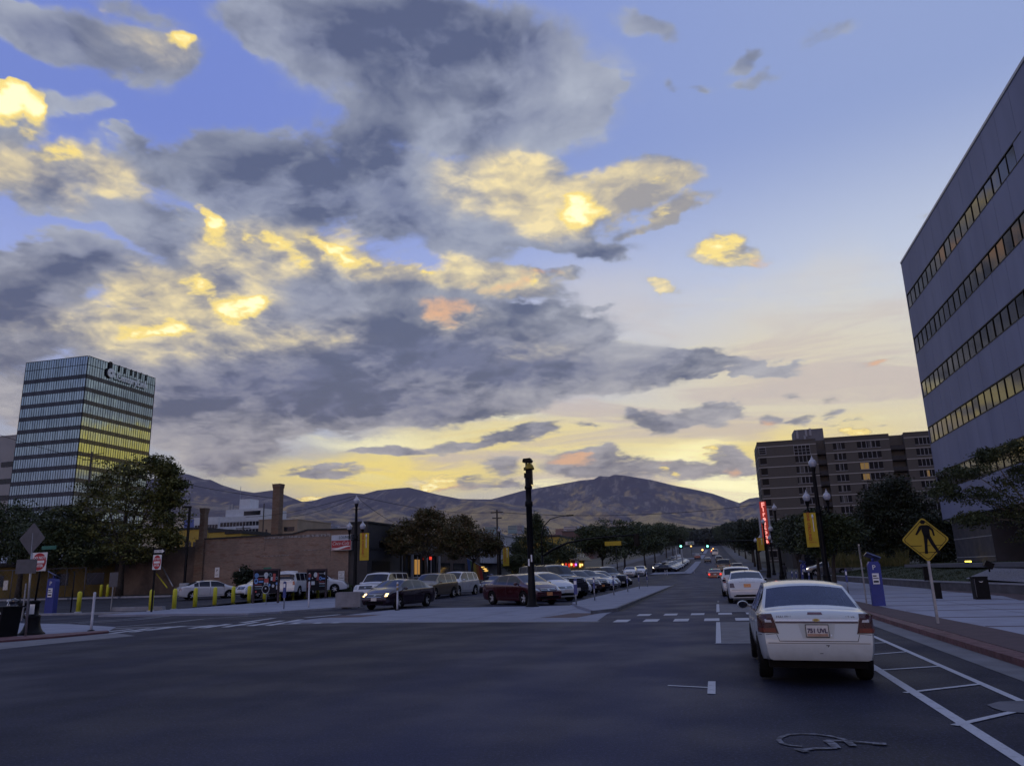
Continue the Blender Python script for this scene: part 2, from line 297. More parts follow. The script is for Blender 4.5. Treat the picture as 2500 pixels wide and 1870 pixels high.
def text(name, st, size, m, parent, loc, rot=(pi/2, 0, 0), ext=.004, align='CENTER', sx=1., bold=0., shear=0., sp=1.):
    cu = bpy.data.curves.new(name, 'FONT'); cu.body = st; cu.size = size; cu.extrude = ext; cu.align_x = align; cu.align_y = 'CENTER'
    cu.offset = bold; cu.shear = shear; cu.resolution_u = 2; cu.space_character = sp
    t = bpy.data.objects.new(name+'_src', cu); COL.objects.link(t)
    bpy.context.view_layer.update()
    me = bpy.data.meshes.new_from_object(t.evaluated_get(bpy.context.evaluated_depsgraph_get()))
    bpy.data.objects.remove(t); bpy.data.curves.remove(cu)
    me.name = name; me.materials.clear(); me.materials.append(m)
    o = bpy.data.objects.new(name, me); COL.objects.link(o); o.parent = parent; o.location = loc; o.rotation_euler = rot; o.scale = (sx, 1, 1)
    return o
# ---------------------------------------------------------------- materials
MATS = {}
def mat(name, col, rough=.6, metal=0., var=0., scale=4., bump=0., bscale=30., spec=.5, emit=None, es=0., coat=0., stretch=(1, 1, 1), col2=None, lo=.35, hi=.65, det=5.):
    if name in MATS: return MATS[name]
    m = bpy.data.materials.new(name); m.use_nodes = True; t = m.node_tree; b = t.nodes['Principled BSDF']; B = NB(t)
    b.inputs['Base Color'].default_value = (*col, 1); b.inputs['Roughness'].default_value = rough; b.inputs['Metallic'].default_value = metal
    b.inputs['Specular IOR Level'].default_value = spec; b.inputs['Coat Weight'].default_value = coat; b.inputs['Coat Roughness'].default_value = .06
    if emit: b.inputs['Emission Color'].default_value = (*emit, 1); b.inputs['Emission Strength'].default_value = es
    if var or col2 or bump:
        tc = B.n('ShaderNodeTexCoord').outputs['Object']; tc = B.v('MULTIPLY', tc, stretch)
    if col2:
        f = B.ramp(B.noise(tc, scale, det, .6), lo, hi); c = B.mix(f, col, col2)
        if var: c = B.mix(B.ramp(B.noise(tc, scale*6.3, 3.), .3, .7, 0, var), c, tuple(x*.5 for x in col))
        t.links.new(c, b.inputs['Base Color'])
    elif var:
        f = B.ramp(B.noise(tc, scale, det, .6), .25, .75); c = B.mix(f, tuple(max(0, x*(1-var)) for x in col), tuple(x*(1+var) for x in col)); t.links.new(c, b.inputs['Base Color'])
        r2 = B.ramp(B.noise(tc, scale*2.3, 4.), .3, .7, max(.02, rough*(1-.25*min(1, var*2))), min(1, rough*(1+.2*min(1, var*2)))); t.links.new(r2, b.inputs['Roughness'])
    if bump:
        bp = B.n('ShaderNodeBump', {'Height': B.noise(tc, bscale, 4.), 'Strength': bump, 'Distance': .02}); t.links.new(bp.outputs[0], b.inputs['Normal'])
    MATS[name] = m; return m
BLK = mat('black_iron', (.006, .006, .008), .5, 0., var=.3, scale=5, spec=.14)
STEEL = mat('galvanised', (.30, .31, .34), .42, .7, var=.2, scale=8)
ALU = mat('aluminium_back', (.10, .10, .115), .5, .4, var=.15, scale=5)
WHITE = mat('white_sign', (.72, .72, .74), .5, var=.05, scale=6)
RED = mat('sign_red', (.42, .02, .03), .5, var=.08, scale=6)
TXB = mat('sign_black', (.007, .007, .009), .6, var=.1, scale=8, spec=.12)
RUB = mat('rubber', (.008, .008, .009), .8, var=.3, scale=20, spec=.15)
CONC = mat('concrete_grey', (.34, .34, .36), .85, var=.18, scale=2.2, bump=.15, bscale=60)
# ---------------------------------------------------------------- vehicles
GLASS = mat('car_glass', (.010, .013, .026), .04, var=.15, scale=1.5, spec=.42, coat=.0)
CHROME = mat('chrome', (.55, .56, .60), .12, 1.)
RIM = mat('alloy_rim', (.50, .51, .55), .35, .35, var=.1, scale=9)
TRIM = mat('black_trim', (.007, .007, .009), .55, var=.2, scale=10, spec=.15)
SEAM = mat('seam_shadow_gap', (.02, .02, .024), .7, var=.2, scale=10)
TAIL = mat('tail_lens', (.20, .012, .010), .12, var=.35, scale=9, coat=.6)
TAILW = mat('clear_lens', (.42, .40, .42), .12, var=.15, scale=20, coat=.8)
AMBER = mat('amber_lens', (.50, .10, .01), .15, var=.2, scale=12, coat=.5)
HEADL = mat('head_lens', (.36, .38, .42), .10, .3, var=.3, scale=22, coat=.9)
PLATE = mat('plate', (.55, .52, .50), .5, var=.12, scale=20)
PLATEO = mat('plate_orange', (.60, .26, .10), .5, var=.3, scale=14)
LAMPON = mat('lamp_lit', (1, .8, .5), .3, emit=(1., .62, .22), es=5)
LAMPW = mat('lamp_lit_white', (1, .9, .7), .3, emit=(1., .9, .62), es=14)
BRAKE = mat('brake_lit', (.5, .02, .02), .3, emit=(1., .05, .03), es=1.6)
def paint(name, c, metal=.25, rough=.26): return mat(name, c, rough, metal, var=.05, scale=1.3, coat=.8)
def pw(keys, x): return float(np.interp(x, [k[0] for k in keys], [k[1] for k in keys]))
def smooth_keys(keys, n=90, w=.10):
    x0, x1 = keys[0][0], keys[-1][0]; xs = np.linspace(x0, x1, 400); y = np.interp(xs, [k[0] for k in keys], [k[1] for k in keys])
    k = max(1, int(w/(x1-x0)*400)); ker = np.ones(2*k+1)/(2*k+1)
    return xs, np.convolve(np.pad(y, k, mode='edge'), ker, 'valid')
CAR = dict(
 sedan=dict(L=4.75, W=.89, T=[(0, .90), (.06, 1.0), (.14, 1.045), (.62, 1.09), (1.38, 1.41), (1.85, 1.46), (2.5, 1.465), (2.95, 1.42), (3.75, 1.06), (4.3, .94), (4.62, .80), (4.75, .62)],
   B=[(0, .88), (.2, .97), (1.2, .965), (2.4, .93), (3.6, .90), (4.4, .80), (4.75, .60)], zb=.20, tum=.36, ws=(2.98, 3.66), rw=(.68, 1.32), win=[(1.08, 1.42), (1.47, 2.28), (2.36, 3.42)], wh=(.98, 3.80), r=.325, bump=.10),
 hatch=dict(L=4.4, W=.87, T=[(0, .92), (.10, 1.08), (.55, 1.28), (1.2, 1.44), (1.9, 1.50), (2.3, 1.49), (2.75, 1.40), (3.55, 1.03), (4.0, .90), (4.28, .74), (4.4, .58)],
   B=[(0, .90), (.3, 1.02), (1.2, 1.0), (2.4, .93), (3.3, .88), (4.1, .78), (4.4, .56)], zb=.19, tum=.34, ws=(2.62, 3.45), rw=(.16, .95), win=[(.85, 1.28), (1.34, 2.1), (2.18, 3.15)], wh=(.90, 3.55), r=.32, bump=.10),
 suv=dict(L=4.6, W=.90, T=[(0, 1.05), (.05, 1.25), (.42, 1.62), (.8, 1.69), (2.3, 1.71), (2.65, 1.66), (3.4, 1.16), (4.2, 1.04), (4.48, .88), (4.6, .66)],
   B=[(0, 1.0), (.3, 1.08), (2.4, 1.03), (3.3, 1.0), (4.2, .92), (4.6, .64)], zb=.27, tum=.24, ws=(2.72, 3.32), rw=(.08, .40), win=[(.42, 1.0), (1.07, 1.92), (2.0, 3.05)], wh=(.88, 3.58), r=.36, bump=.08),
 boxsuv=dict(L=4.75, W=.93, T=[(0, 1.1), (.03, 1.35), (.22, 1.78), (.5, 1.84), (2.6, 1.85), (2.9, 1.80), (3.45, 1.26), (4.5, 1.16), (4.68, 1.0), (4.75, .74)],
   B=[(0, 1.08), (.3, 1.17), (2.4, 1.15), (3.4, 1.12), (4.5, 1.03), (4.75, .72)], zb=.34, tum=.16, ws=(2.95, 3.40), rw=(.04, .20), win=[(.28, 1.05), (1.13, 1.98), (2.06, 3.12)], wh=(.95, 3.80), r=.39, bump=.06))
def car_shell(sp):
    L, Wd = sp['L'], sp['W']; Tx, Ty = smooth_keys(sp['T'], w=.07); Bx, By = smooth_keys(sp['B'], w=.12)
    T = lambda x: float(np.interp(x, Tx, Ty)); Bz = lambda x: min(float(np.interp(x, Bx, By)), T(x)-.02)
    def Wx(x):
        w = Wd; c = .55
        if x < c: w *= 1-.10*(1-x/c)**2.6
        c = 1.1
        if L-x < c: w *= 1-.20*(1-(L-x)/c)**2.4
        return w
    xs = set(np.round(np.linspace(0, L, 74), 3))
    for a in [*sp['ws'], *sp['rw'], *[q for w in sp['win'] for q in w]]: xs.add(round(a, 3))
    xs = sorted(xs); xs = [xs[0]]+[b for a, b in zip(xs, xs[1:]) if b-a > .012 or any(abs(b-q) < 1e-6 for w in sp['win'] for q in w)]
    FL = [0, .12, .24, .36, .48, .6, .72, .84, .93, 1.]; FU = [.06, .14, .35, .6, .84, .92, 1.]; FT = [.07, .14, .35, .65, 1.]
    zb = sp['zb']; rings = []
    for x in xs:
        t, b, w = T(x), Bz(x), Wx(x)
        endf = max(0, 1-x/.5, 1-(L-x)/.5); zb_ = zb+.05*endf
        r = [(0, zb_), (.5*w, zb_), (.86*w, zb_)]
        z0 = zb_+.02
        for f in FL:
            bulge = 1-.07*(1-f)**2-.018*f**3; hx = w*bulge; 
            if f == 0: hx = w*.92
            r.append((hx, z0+(b-z0)*f))
        wb = r[-1][0]; te = t-min(.055, .45*(t-b)); wt = max(.3, wb-.035-sp['tum']*(t-b)); 
        for f in FU: r.append((wb+(wt-wb)*(f**.9)-.012*(f > .1), b+(te-b)*f))
        wt = r[-1][0]
        for f in FT: r.append((wt*(1-f), te+(t-te)*(1-(1-f)**2.2)))
        rings.append(r)
    nR = len(rings[0]); V = []; 
    def shear(x, z):                                   # the ends lean: bumper stands proud of what is above it
        y = x
        er = max(0, 1-x/.6); ef = max(0, 1-(L-x)/.7)
        y += er*sp['bump']*min(1, max(0, (z-.62)/.35)) ; y -= ef*sp['bump']*1.2*min(1, max(0, (z-.55)/.3))
        y += er*.05*max(0, (.42-z)/.2); y -= ef*.06*max(0, (.42-z)/.2)
        return y-L/2
    wh = sp['wh']; Ra = sp['r']+.055
    for i, x in enumerate(xs):
        for hx, z in rings[i]:
            y = shear(x, z); zz = z
            if hx > .55*Wd:
                for w_ in wh:
                    dy, dz = y-(w_-L/2), z-sp['r']; d = math.hypot(dy, dz)
                    if d < Ra and z < 1.0:
                        if d < 1e-4: dy, dz, d = 0, 1, 1
                        dz = abs(dz) if z > zb+.03 else dz
                        k = Ra/d; y, zz = w_-L/2+dy*k, sp['r']+dz*k
                        zz = max(zz, zb)
            V.append((hx, y, zz))
    n = len(xs); faces = dict(body=[], windshield=[], rear_window=[], side_window=[])
    iU0 = 3+len(FL); iT0 = iU0+len(FU)
    inside = lambda v: v[0] > .5*Wd and any(math.hypot(v[1]-(w_-L/2), v[2]-sp['r']) < Ra*1.004 for w_ in wh)
    def cls(i, j):
        xm = (xs[i]+xs[i+1])/2
        if iU0 <= j < iT0-2 and any(a < xm < b for a, b in sp['win']) and T(xm)-Bz(xm) > .13: return 'side_window'
        if j >= iT0-0 and sp['ws'][0] < xm < sp['ws'][1]: return 'windshield'
        if j >= iT0-0 and sp['rw'][0] < xm < sp['rw'][1]: return 'rear_window'
        return 'body'
    for i in range(n-1):
        for j in range(nR-1):
            q = [i*nR+j, (i+1)*nR+j, (i+1)*nR+j+1, i*nR+j+1]
            if all(inside(V[k]) for k in q): continue
            faces[cls(i, j)].append(q)
    return V, faces, nR, n, xs
def make_car(kind, name, label, mt, loc, rz, group=None, sc=1., lit=False, rear=False, plate=PLATE, grille=CHROME, front=True, tailm=TAIL, simple=False, rack=False, L2=None):
    sp = CAR[kind]; L, Wd = sp['L'], sp['W']; V, faces, nR, n, xs = car_shell(sp)
    root = thing(name, label, 'car' if 'suv' not in kind else 'SUV', loc, rz, group, sc)
    def half(fs, off=0.):
        mb = MB()
        for s in (1, -1):
            idx = {}; vs = []
            ff = []
            for q in fs:
                g = []
                for k in q:
                    if k not in idx: idx[k] = len(vs); x, y, z = V[k]; vs.append((s*x, y, z))
                    g.append(idx[k])
                ff.append(tuple(g if s == 1 else g[::-1]))
            mb.add(vs, ff, 0, True)
        return mb
    body = half(faces['body'])
    for i in (0, n-1):                                  # flat ends
        o = len(body.v); body.v += [V[i*nR+j] for j in range(nR)]+[(-V[i*nR+j][0], *V[i*nR+j][1:]) for j in range(nR)]
        for j in range(nR-1):
            q = (o+j, o+j+1, o+nR+j+1, o+nR+j); body.f.append(q if i == 0 else q[::-1]); body.mi.append(0); body.sm.append(True)
    for w_ in sp['wh']:                                 # dark wheel wells
        for s in (1, -1):
            Ra = sp['r']+.06; ring = []
            for k in range(17):
                a = pi*k/16; ring.append((w_-L/2+Ra*cos(a), max(sp['zb'], sp['r']+Ra*sin(a)-.0)))
            vs = [(s*(Wd*.93), y, z) for y, z in ring]+[(s*(Wd*.45), y, z) for y, z in ring]
            body.add(vs, [(k, k+1, 18+k, 17+k) for k in range(16)]+[tuple(range(17, 34))], 1)
    bm = bmesh.new(); me = bpy.data.meshes.new('body'); me.from_pydata(body.v, [], body.f); me.polygons.foreach_set('material_index', body.mi); bm.from_mesh(me)
    bmesh.ops.remove_doubles(bm, verts=bm.verts, dist=.0015); bmesh.ops.dissolve_degenerate(bm, dist=.001, edges=bm.edges)
    bmesh.ops.recalc_face_normals(bm, faces=bm.faces)
    for f in bm.faces: f.smooth = f.material_index == 0
    for e in bm.edges:
        if len(e.link_faces) == 2 and e.calc_face_angle(0) > RD(48): e.smooth = False
    bm.to_mesh(me); bvh = BVHTree.FromBMesh(bm); bm.free(); me.materials.append(mt); me.materials.append(TRIM)
    bo = bpy.data.objects.new('body', me); COL.objects.link(bo); bo.parent = root
    for nm in ('windshield', 'rear_window', 'side_window'):
        if nm == 'side_window':
            for s in (1, -1):
              mb = half(faces[nm])
              for wa, wz in sp['win']:
                keep = [f for f in mb.f if mb.v[f[0]][0]*s > 0 and wa-.03 < xs[faces[nm][mb.f.index(f) % len(faces[nm])][0]//nR] < wz+.001]
                if not keep: continue
                mb2 = MB(); mb2.v = mb.v; mb2.f = keep; mb2.mi = [0]*len(keep); mb2.sm = [True]*len(keep)
                o = mb2.build(nm, GLASS, root)
                b2 = bmesh.new(); b2.from_mesh(o.data); bmesh.ops.delete(b2, geom=[v for v in b2.verts if not v.link_faces], context='VERTS'); b2.to_mesh(o.data); b2.free()
        else:
            o = half(faces[nm]).build(nm, GLASS, root); b2 = bmesh.new(); b2.from_mesh(o.data); bmesh.ops.remove_doubles(b2, verts=b2.verts, dist=.002); b2.to_mesh(o.data); b2.free()
    def patch(nm, quads, m, end, par=None, off=.006, nx=6, nz=4, mir=False, mis=None, skirt=.03):
        """pieces laid on the body: quads as four (u, z) corners; end 'r' rear, 'f' front, 'l'/'s' sides (u = y)"""
        if mir:
            ps = par if isinstance(par, list) else [par, par]
            return [patch(nm, [[(s_*u, z) for u, z in q][::s_] for q in quads], m, end, p_, off, nx, nz, False, mis, skirt) for s_, p_ in zip((1, -1), ps)]
        mb = MB()
        for qi, q in enumerate(quads):
            for s in (1,):
                g = []
                for b in range(nz+1):
                    for a in range(nx+1):
                        fa, fb = a/nx, b/nz
                        u = (q[0][0]*(1-fa)+q[1][0]*fa)*(1-fb)+(q[3][0]*(1-fa)+q[2][0]*fa)*fb
                        z = (q[0][1]*(1-fa)+q[1][1]*fa)*(1-fb)+(q[3][1]*(1-fa)+q[2][1]*fa)*fb
                        if end in 'rf':
                            d = Vector((0, 1, 0)) if end == 'r' else Vector((0, -1, 0)); o_ = Vector((u*s, -4*d.y, z))
                        else:
                            d = Vector((-1, 0, 0)) if end == 's' else Vector((1, 0, 0)); o_ = Vector((-4*d.x, u, z))
                        h = bvh.ray_cast(o_, d)
                        p = h[0] if h[0] else Vector((u*s, (-L/2 if end == 'r' else L/2)*.93, z)) if end in 'rf' else Vector((Wd*(-d.x), u, z))
                        nn = h[1] if h[0] else -d
                        if nn.dot(d) > 0: nn = -nn
                        g.append(p+nn*off)
                ring = [a for a in range(nx+1)]+[b*(nx+1)+nx for b in range(1, nz+1)]+[nz*(nx+1)+a for a in range(nx-1, -1, -1)]+[b*(nx+1) for b in range(nz-1, 0, -1)]
                k = len(g); vs = g+[g[r]+d*skirt for r in ring]
                fs = [(b*(nx+1)+a, b*(nx+1)+a+1, (b+1)*(nx+1)+a+1, (b+1)*(nx+1)+a) for b in range(nz) for a in range(nx)]
                m_ = len(ring); fs2 = [(ring[t], k+t, k+(t+1) % m_, ring[(t+1) % m_]) for t in range(m_)]
                mb.add(vs, fs+fs2, (mis[qi] if mis else 0), False)
        return mb.build(nm, m, par or root)
    R_ = lambda x0, x1, z0, z1: [(x0, z0), (x1, z0), (x1, z1), (x0, z1)]
    big = 'suv' in kind
    zt = pw(sp['B'], .1)                                # tail height
    # wheels
    for w_ in sp['wh']:
        for s in (1, -1):
            r = sp['r']; mb = MB(); c = (s*(Wd-.115), w_-L/2, r); hw = .105
            mb.lathe([(r*.62, -hw), (r*.93, -hw), (r, -hw*.7), (r, hw*.7), (r*.93, hw), (r*.62, hw), (r*.60, hw*.2), (r*.60, -hw*.2), (r*.62, -hw)], 28, (0, 0, 0), 0, 'x', caps=False)
            o = mb.build('wheel', RUB, root, c)
            if not simple:
                rb = MB(); f = s*(hw-.02)
                rb.lathe([(r*.66, f), (r*.66, f+s*.02), (r*.60, f+s*.012), (r*.57, f-s*.06), (.05, f-s*.05)], 24, (0, 0, 0), 1, 'x', caps=False); rb.lathe([(r*.67, f-s*.005), (r*.665, f+s*.012), (r*.61, f+s*.014), (r*.60, f-s*.01)], 28, (0, 0, 0), 0, 'x', caps=False)
                for k in range(5 if not big else 6):
                    a = 2*pi*k/(5 if not big else 6)+.3; ca, sa = cos(a), sin(a)
                    pr = []
                    for rr, hw_ in ((.03, .035), (r*.60, .028)):
                        for tt in (-1, 1): pr.append((rr*ca-tt*hw_*sa, rr*sa+tt*hw_*ca))
                    vs = [(f-s*.03, *pr[0]), (f-s*.03, *pr[1]), (f, *pr[3]), (f, *pr[2]), (f-s*.07, *pr[0]), (f-s*.07, *pr[1]), (f-s*.05, *pr[3]), (f-s*.05, *pr[2])]
                    rb.add(vs, [(0, 1, 2, 3), (4, 7, 6, 5), (0, 4, 5, 1), (1, 5, 6, 2), (2, 6, 7, 3), (3, 7, 4, 0)], 0)
                rb.lathe([(.055, f-s*.06), (.05, f-s*.015), (.02, f-s*.01)], 12, (0, 0, 0), 0, 'x')
                rb.build('rim', [RIM, TRIM], o)
    # mirrors
    ym = sp['ws'][1]-L/2-.28; zm = pw(sp['B'], sp['ws'][1]-.3)+.09
    for s in (1, -1):
        mb = MB(); pr = [(.03, -.10), (.075, -.085), (.095, -.04), (.09, .03), (.06, .07), (.02, .085)]
        vs = []
        for rr, yy in pr:
            for k in range(12):
                a = 2*pi*k/12; vs.append((s*(Wd+.10+1.15*rr*cos(a)), ym+yy*.6, zm+.78*rr*sin(a)))
        mb.add(vs, [(i*12+k, i*12+(k+1) % 12, (i+1)*12+(k+1) % 12, (i+1)*12+k) for i in range(5) for k in range(12)]+[tuple(range(12)), tuple(60+k for k in range(12))], 0, True)
        mb.tube([(s*(Wd-.08), ym, zm-.03), (s*(Wd+.05), ym, zm-.01)], .022, 6)
        mo = mb.build('mirror', mt, root); mg = MB(); mg.add([(s*(Wd+.10)+.088*cos(2*pi*k/14), ym-.066, zm+.058*sin(2*pi*k/14)) for k in range(14)]+[(s*(Wd+.10)+.088*cos(2*pi*k/14), ym-.04, zm+.058*sin(2*pi*k/14)) for k in range(14)], [tuple(range(14))]+[(k, (k+1) % 14, 14+(k+1) % 14, 14+k) for k in range(14)]); mg.build('mirror_glass', GLASS, mo)
    # rear
    if not simple:
        patch('tail_light', [[(.56, zt-.22), (Wd*.93, zt-.22), (Wd*.90, zt-.02), (.60, zt-.02)]] if not big else [[(Wd*.70, zt-.25), (Wd*.90, zt-.25), (Wd*.86, zt+.05), (Wd*.72, zt+.05)]], tailm, 'r', mir=True, nx=5)
        if rear: 
            patch('bumper_seam', [R_(-.80, .80, .60, .612)], SEAM, 'r', off=.002, nx=16, nz=1)
            patch('plate', [R_(-.155, .155, zt-.21, zt-.06)], plate, 'r', off=.012, nx=1, nz=1)
            patch('bumper_skirt', [R_(-.62, .62, .24, .36)], TRIM, 'r', off=.006, nx=10, nz=2)
    # front
    if front:
        zf = pw(sp['B'], L-.25)
        hq = [[(.50, zf-.10), (Wd*.80, zf-.07), (Wd*.80, zf+.08), (.56, zf+.02)]] if not big else [[(.54, zf-.14), (Wd*.83, zf-.14), (Wd*.80, zf+.05), (.56, zf+.05)]]
        h = patch('headlight', hq, HEADL, 'f', mir=True, off=.008)
        if lit:
            patch('lamp', [R_(.56, .68, zf-.05, zf+.03)], LAMPW if lit == 'w' else LAMPON, 'f', h, off=.016, mir=True, nx=2, nz=2)
            if lit != 'w': patch('lamp', [R_(.60, .70, zf-.11, zf-.075)], LAMPON, 'f', h, off=.016, mir=True, nx=2, nz=2)
        gz = (zf-.12, zf+.0) if not big else (zf-.15, zf+.05)
        gr = patch('grille', [R_(-.42, .42, *gz)], TRIM, 'f', off=.006, nx=8)
        if grille:
            patch('bar', [R_(-.42, .42, gz[0]-.012, gz[0]+.01), R_(-.42, .42, gz[1]-.012, gz[1]+.012), R_(-.42, .42, (gz[0]+gz[1])/2-.008, (gz[0]+gz[1])/2+.01)], grille, 'f', gr, off=.014, nx=8, nz=1)
            patch('badge', [R_(-.05, .05, (gz[0]+gz[1])/2-.03, (gz[0]+gz[1])/2+.03)], grille, 'f', gr, off=.02, nx=1, nz=1)
        patch('air_intake', [R_(-.55, .55, .30, .42)], TRIM, 'f', off=.005, nx=10)
        patch('plate', [R_(-.155, .155, .44, .58)], plate, 'f', off=.03, nx=1, nz=1)
    if not simple:
        for s in ('s', 'l'):
            ys = [sp['win'][-1][1]-.02, (sp['win'][-1][0]+sp['win'][-2][1])/2, sp['wh'][0]+sp['r']+.12 if kind != 'hatch' else sp['wh'][0]+.45]
            q = []
            for y in ys: q.append(R_(y-L/2-.006, y-L/2+.006, sp['zb']+.14, pw(sp['B'], y)-.01))
            q.append([(sp['wh'][0]+sp['r']+.14-L/2, sp['zb']+.13), (sp['wh'][1]-sp['r']-.14-L/2, sp['zb']+.13), (sp['wh'][1]-sp['r']-.14-L/2, sp['zb']+.145), (sp['wh'][0]+sp['r']+.14-L/2, sp['zb']+.145)])
            patch('door_seam', q, SEAM, s, off=.0015, nx=2, nz=8)
            hq = [R_(y-L/2, y-L/2+.17, pw(sp['B'], y)-.13, pw(sp['B'], y)-.095) for y in (ys[1]+.12, (ys[2]+.18))]
            for h_ in hq: patch('door_handle', [h_], mt, s, off=.03, nx=2, nz=1)
    if rack:
        mb = MB()
        for s in (1, -1):
            x = s*(Wd-.33); zr = CAR[kind]['T'][4][1]
            mb.tube([(x, .9-L/2, zr-.02), (x, 1.0-L/2, zr+.05), (x, 2.5-L/2, zr+.05), (x, 2.6-L/2, zr-.02)], .022, 6)
        for yy in (1.3, 2.2): mb.tube([(-(Wd-.33), yy-L/2, zr+.05), ((Wd-.33), yy-L/2, zr+.05)], .018, 6)
        mb.build('roof_rack', TRIM, root)
    return root, patch, bvh, sp
# ---------------------------------------------------------------- terrain
def spl(s, w): return w*np.log1p(np.exp(np.clip(s/w, -50, 50)))
def hz(y):
    y = np.asarray(y, float); return np.maximum(0, .033*(spl(y-125, 30)-1.75)) + .022*spl(y-650, 120) - .022*spl(-650, 120)
def gt(px, py, x=None):                     # where a line of sight meets the rising street
    d = ray(px, py); lo, hi_ = 5., 5000.
    ts = np.linspace(5, 3000, 60000); P = np.array([0, 0, EYE])[None]+d[None]*ts[:, None]
    k = np.argmax(P[:, 2] < hz(P[:, 1])); return tuple(P[k]) if P[k, 2] < hz(P[k, 1]) else tuple(P[-1])
asph = mat('asphalt_old', (.018, .019, .030), .75, var=.22, scale=.22, bump=.35, bscale=55, spec=.45, col2=(.028, .030, .047), lo=.35, hi=.7)
asph2 = mat('asphalt_lane', (.026, .028, .046), .66, var=.2, scale=.3, bump=.3, bscale=60, spec=.5, col2=(.042, .046, .074), stretch=(1.6, .12, 1))
def asphalt(name, base, lane, kx):
    m = bpy.data.materials.new(name); m.use_nodes = True; B = NB(m.node_tree); b = m.node_tree.nodes['Principled BSDF']
    tc = B.n('ShaderNodeTexCoord').outputs['Object']; sp = B.n('ShaderNodeSeparateXYZ', {0: tc}).outputs
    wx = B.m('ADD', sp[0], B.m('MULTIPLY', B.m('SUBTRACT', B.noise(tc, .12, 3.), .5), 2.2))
    lm = B.m('MULTIPLY', B.ramp(wx, -7.5, -3.4), B.ramp(wx, 1.2, -.6)); tr = B.m('ADD', .5, B.m('MULTIPLY', B.n('ShaderNodeMath', {0: B.m('MULTIPLY', wx, 3.6)}, operation='SINE').outputs[0], .5))  # lighter lane band: tyre-polished tracks, their bluish sheen put into the colour
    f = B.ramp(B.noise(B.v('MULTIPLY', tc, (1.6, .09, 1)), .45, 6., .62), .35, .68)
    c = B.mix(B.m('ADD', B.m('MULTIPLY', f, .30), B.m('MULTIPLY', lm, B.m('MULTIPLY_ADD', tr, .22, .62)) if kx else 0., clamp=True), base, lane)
    c = B.mix(B.ramp(B.noise(tc, 26., 4., .85), .50, .66, 0., .75), c, tuple(x*2.2 for x in lane)); c = B.mix(B.ramp(B.noise(tc, 34., 4., .85), .54, .68, 0., .8), c, tuple(x*.25 for x in base))
    oil = B.ramp(B.noise(tc, .9, 5., .65), .66, .76, 0., .35); c = B.mix(oil, c, tuple(x*.5 for x in base))
    m.node_tree.links.new(c, b.inputs['Base Color']); b.inputs['Specular IOR Level'].default_value = .24
    m.node_tree.links.new(B.ramp(B.noise(tc, .5, 4.), .3, .7, .62, .82), b.inputs['Roughness'])
    bp = B.n('ShaderNodeBump', {'Height': B.noise(tc, 60., 4.), 'Strength': .35, 'Distance': .02}); m.node_tree.links.new(bp.outputs[0], b.inputs['Normal']); return m
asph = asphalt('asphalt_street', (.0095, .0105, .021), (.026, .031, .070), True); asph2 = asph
lotm = mat('asphalt_lot', (.022, .022, .031), .85, var=.3, scale=.5, bump=.3, bscale=50, spec=.3)
walkm = mat('pale_concrete', (.27, .29, .37), .85, var=.16, scale=.7, bump=.12, bscale=70, spec=.3, col2=(.21, .225, .29), lo=.4, hi=.75)
plazam = mat('plaza_concrete', (.32, .34, .43), .8, var=.14, scale=.6, bump=.1, bscale=70, spec=.3, col2=(.27, .27, .32), lo=.4, hi=.75)
brickp = mat('brick_paver', (.10, .065, .075), .85, var=.3, scale=3, bump=.2, bscale=40, col2=(.075, .05, .06))
redk = mat('kerb_red_paint', (.115, .048, .056), .7, var=.35, scale=3, bump=.2)
gutt = mat('gutter_concrete', (.15, .155, .18), .85, var=.2, scale=1.2, bump=.15, bscale=60)
paintw = mat('road_paint', (.48, .50, .56), .8, var=.3, scale=7, col2=(.18, .19, .22), lo=.55, hi=.8)
paintf = mat('road_paint_worn', (.20, .21, .26), .8, var=.35, scale=11, col2=(.045, .046, .062), lo=.40, hi=.60)
patchm = mat('concrete_patch', (.115, .118, .145), .8, var=.2, scale=1.5, bump=.1, bscale=60)
dirt = mat('town_ground', (.055, .055, .045), .9, var=.5, scale=.03, col2=(.10, .09, .06))
grassm = mat('lawn_grass', (.022, .040, .016), .95, var=.4, scale=1.2, bump=.8, bscale=40, col2=(.035, .05, .02))
kerbm = mat('kerb_concrete', (.26, .265, .30), .85, var=.2, scale=2, bump=.15, bscale=50)
# one sheet to the foot of the hills
rs = np.concatenate([[0], np.geomspace(6, 4300, 90)]); azs = np.linspace(0, 2*pi, 181)[:-1]
vs, fs = [], []
for r in rs:
    for a in azs:
        x, y = r*sin(a), r*cos(a); vs.append((x, y, float(hz(y)) - .03))
n = len(azs)
fs = [(i*n+j, i*n+(j+1) % n, (i+1)*n+(j+1) % n, (i+1)*n+j) for i in range(len(rs)-1) for j in range(n)]
struct(MB().add(vs, fs, 0, True).build('ground', dirt))
def strip(name, x0, x1, ys, dz, m, x0b=None, x1b=None):        # a band along the street that follows the rise
    mb = MB(); ys = list(ys); k = len(ys)
    vs = [(x, y, float(hz(y))+dz) for y in ys for x in (x0, x1)]
    mb.add(vs, [(2*i, 2*i+1, 2*i+3, 2*i+2) for i in range(k-1)]); return struct(mb.build(name, m, fix=False))
YS = list(range(-40, 120, 8))+list(range(120, 700, 10))
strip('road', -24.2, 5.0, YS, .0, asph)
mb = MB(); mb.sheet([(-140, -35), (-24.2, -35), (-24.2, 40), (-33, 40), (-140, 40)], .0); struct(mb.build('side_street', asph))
strip('cross_street', -120, 60, [92, 98, 104, 110, 116, 122, 128], .002, asph)
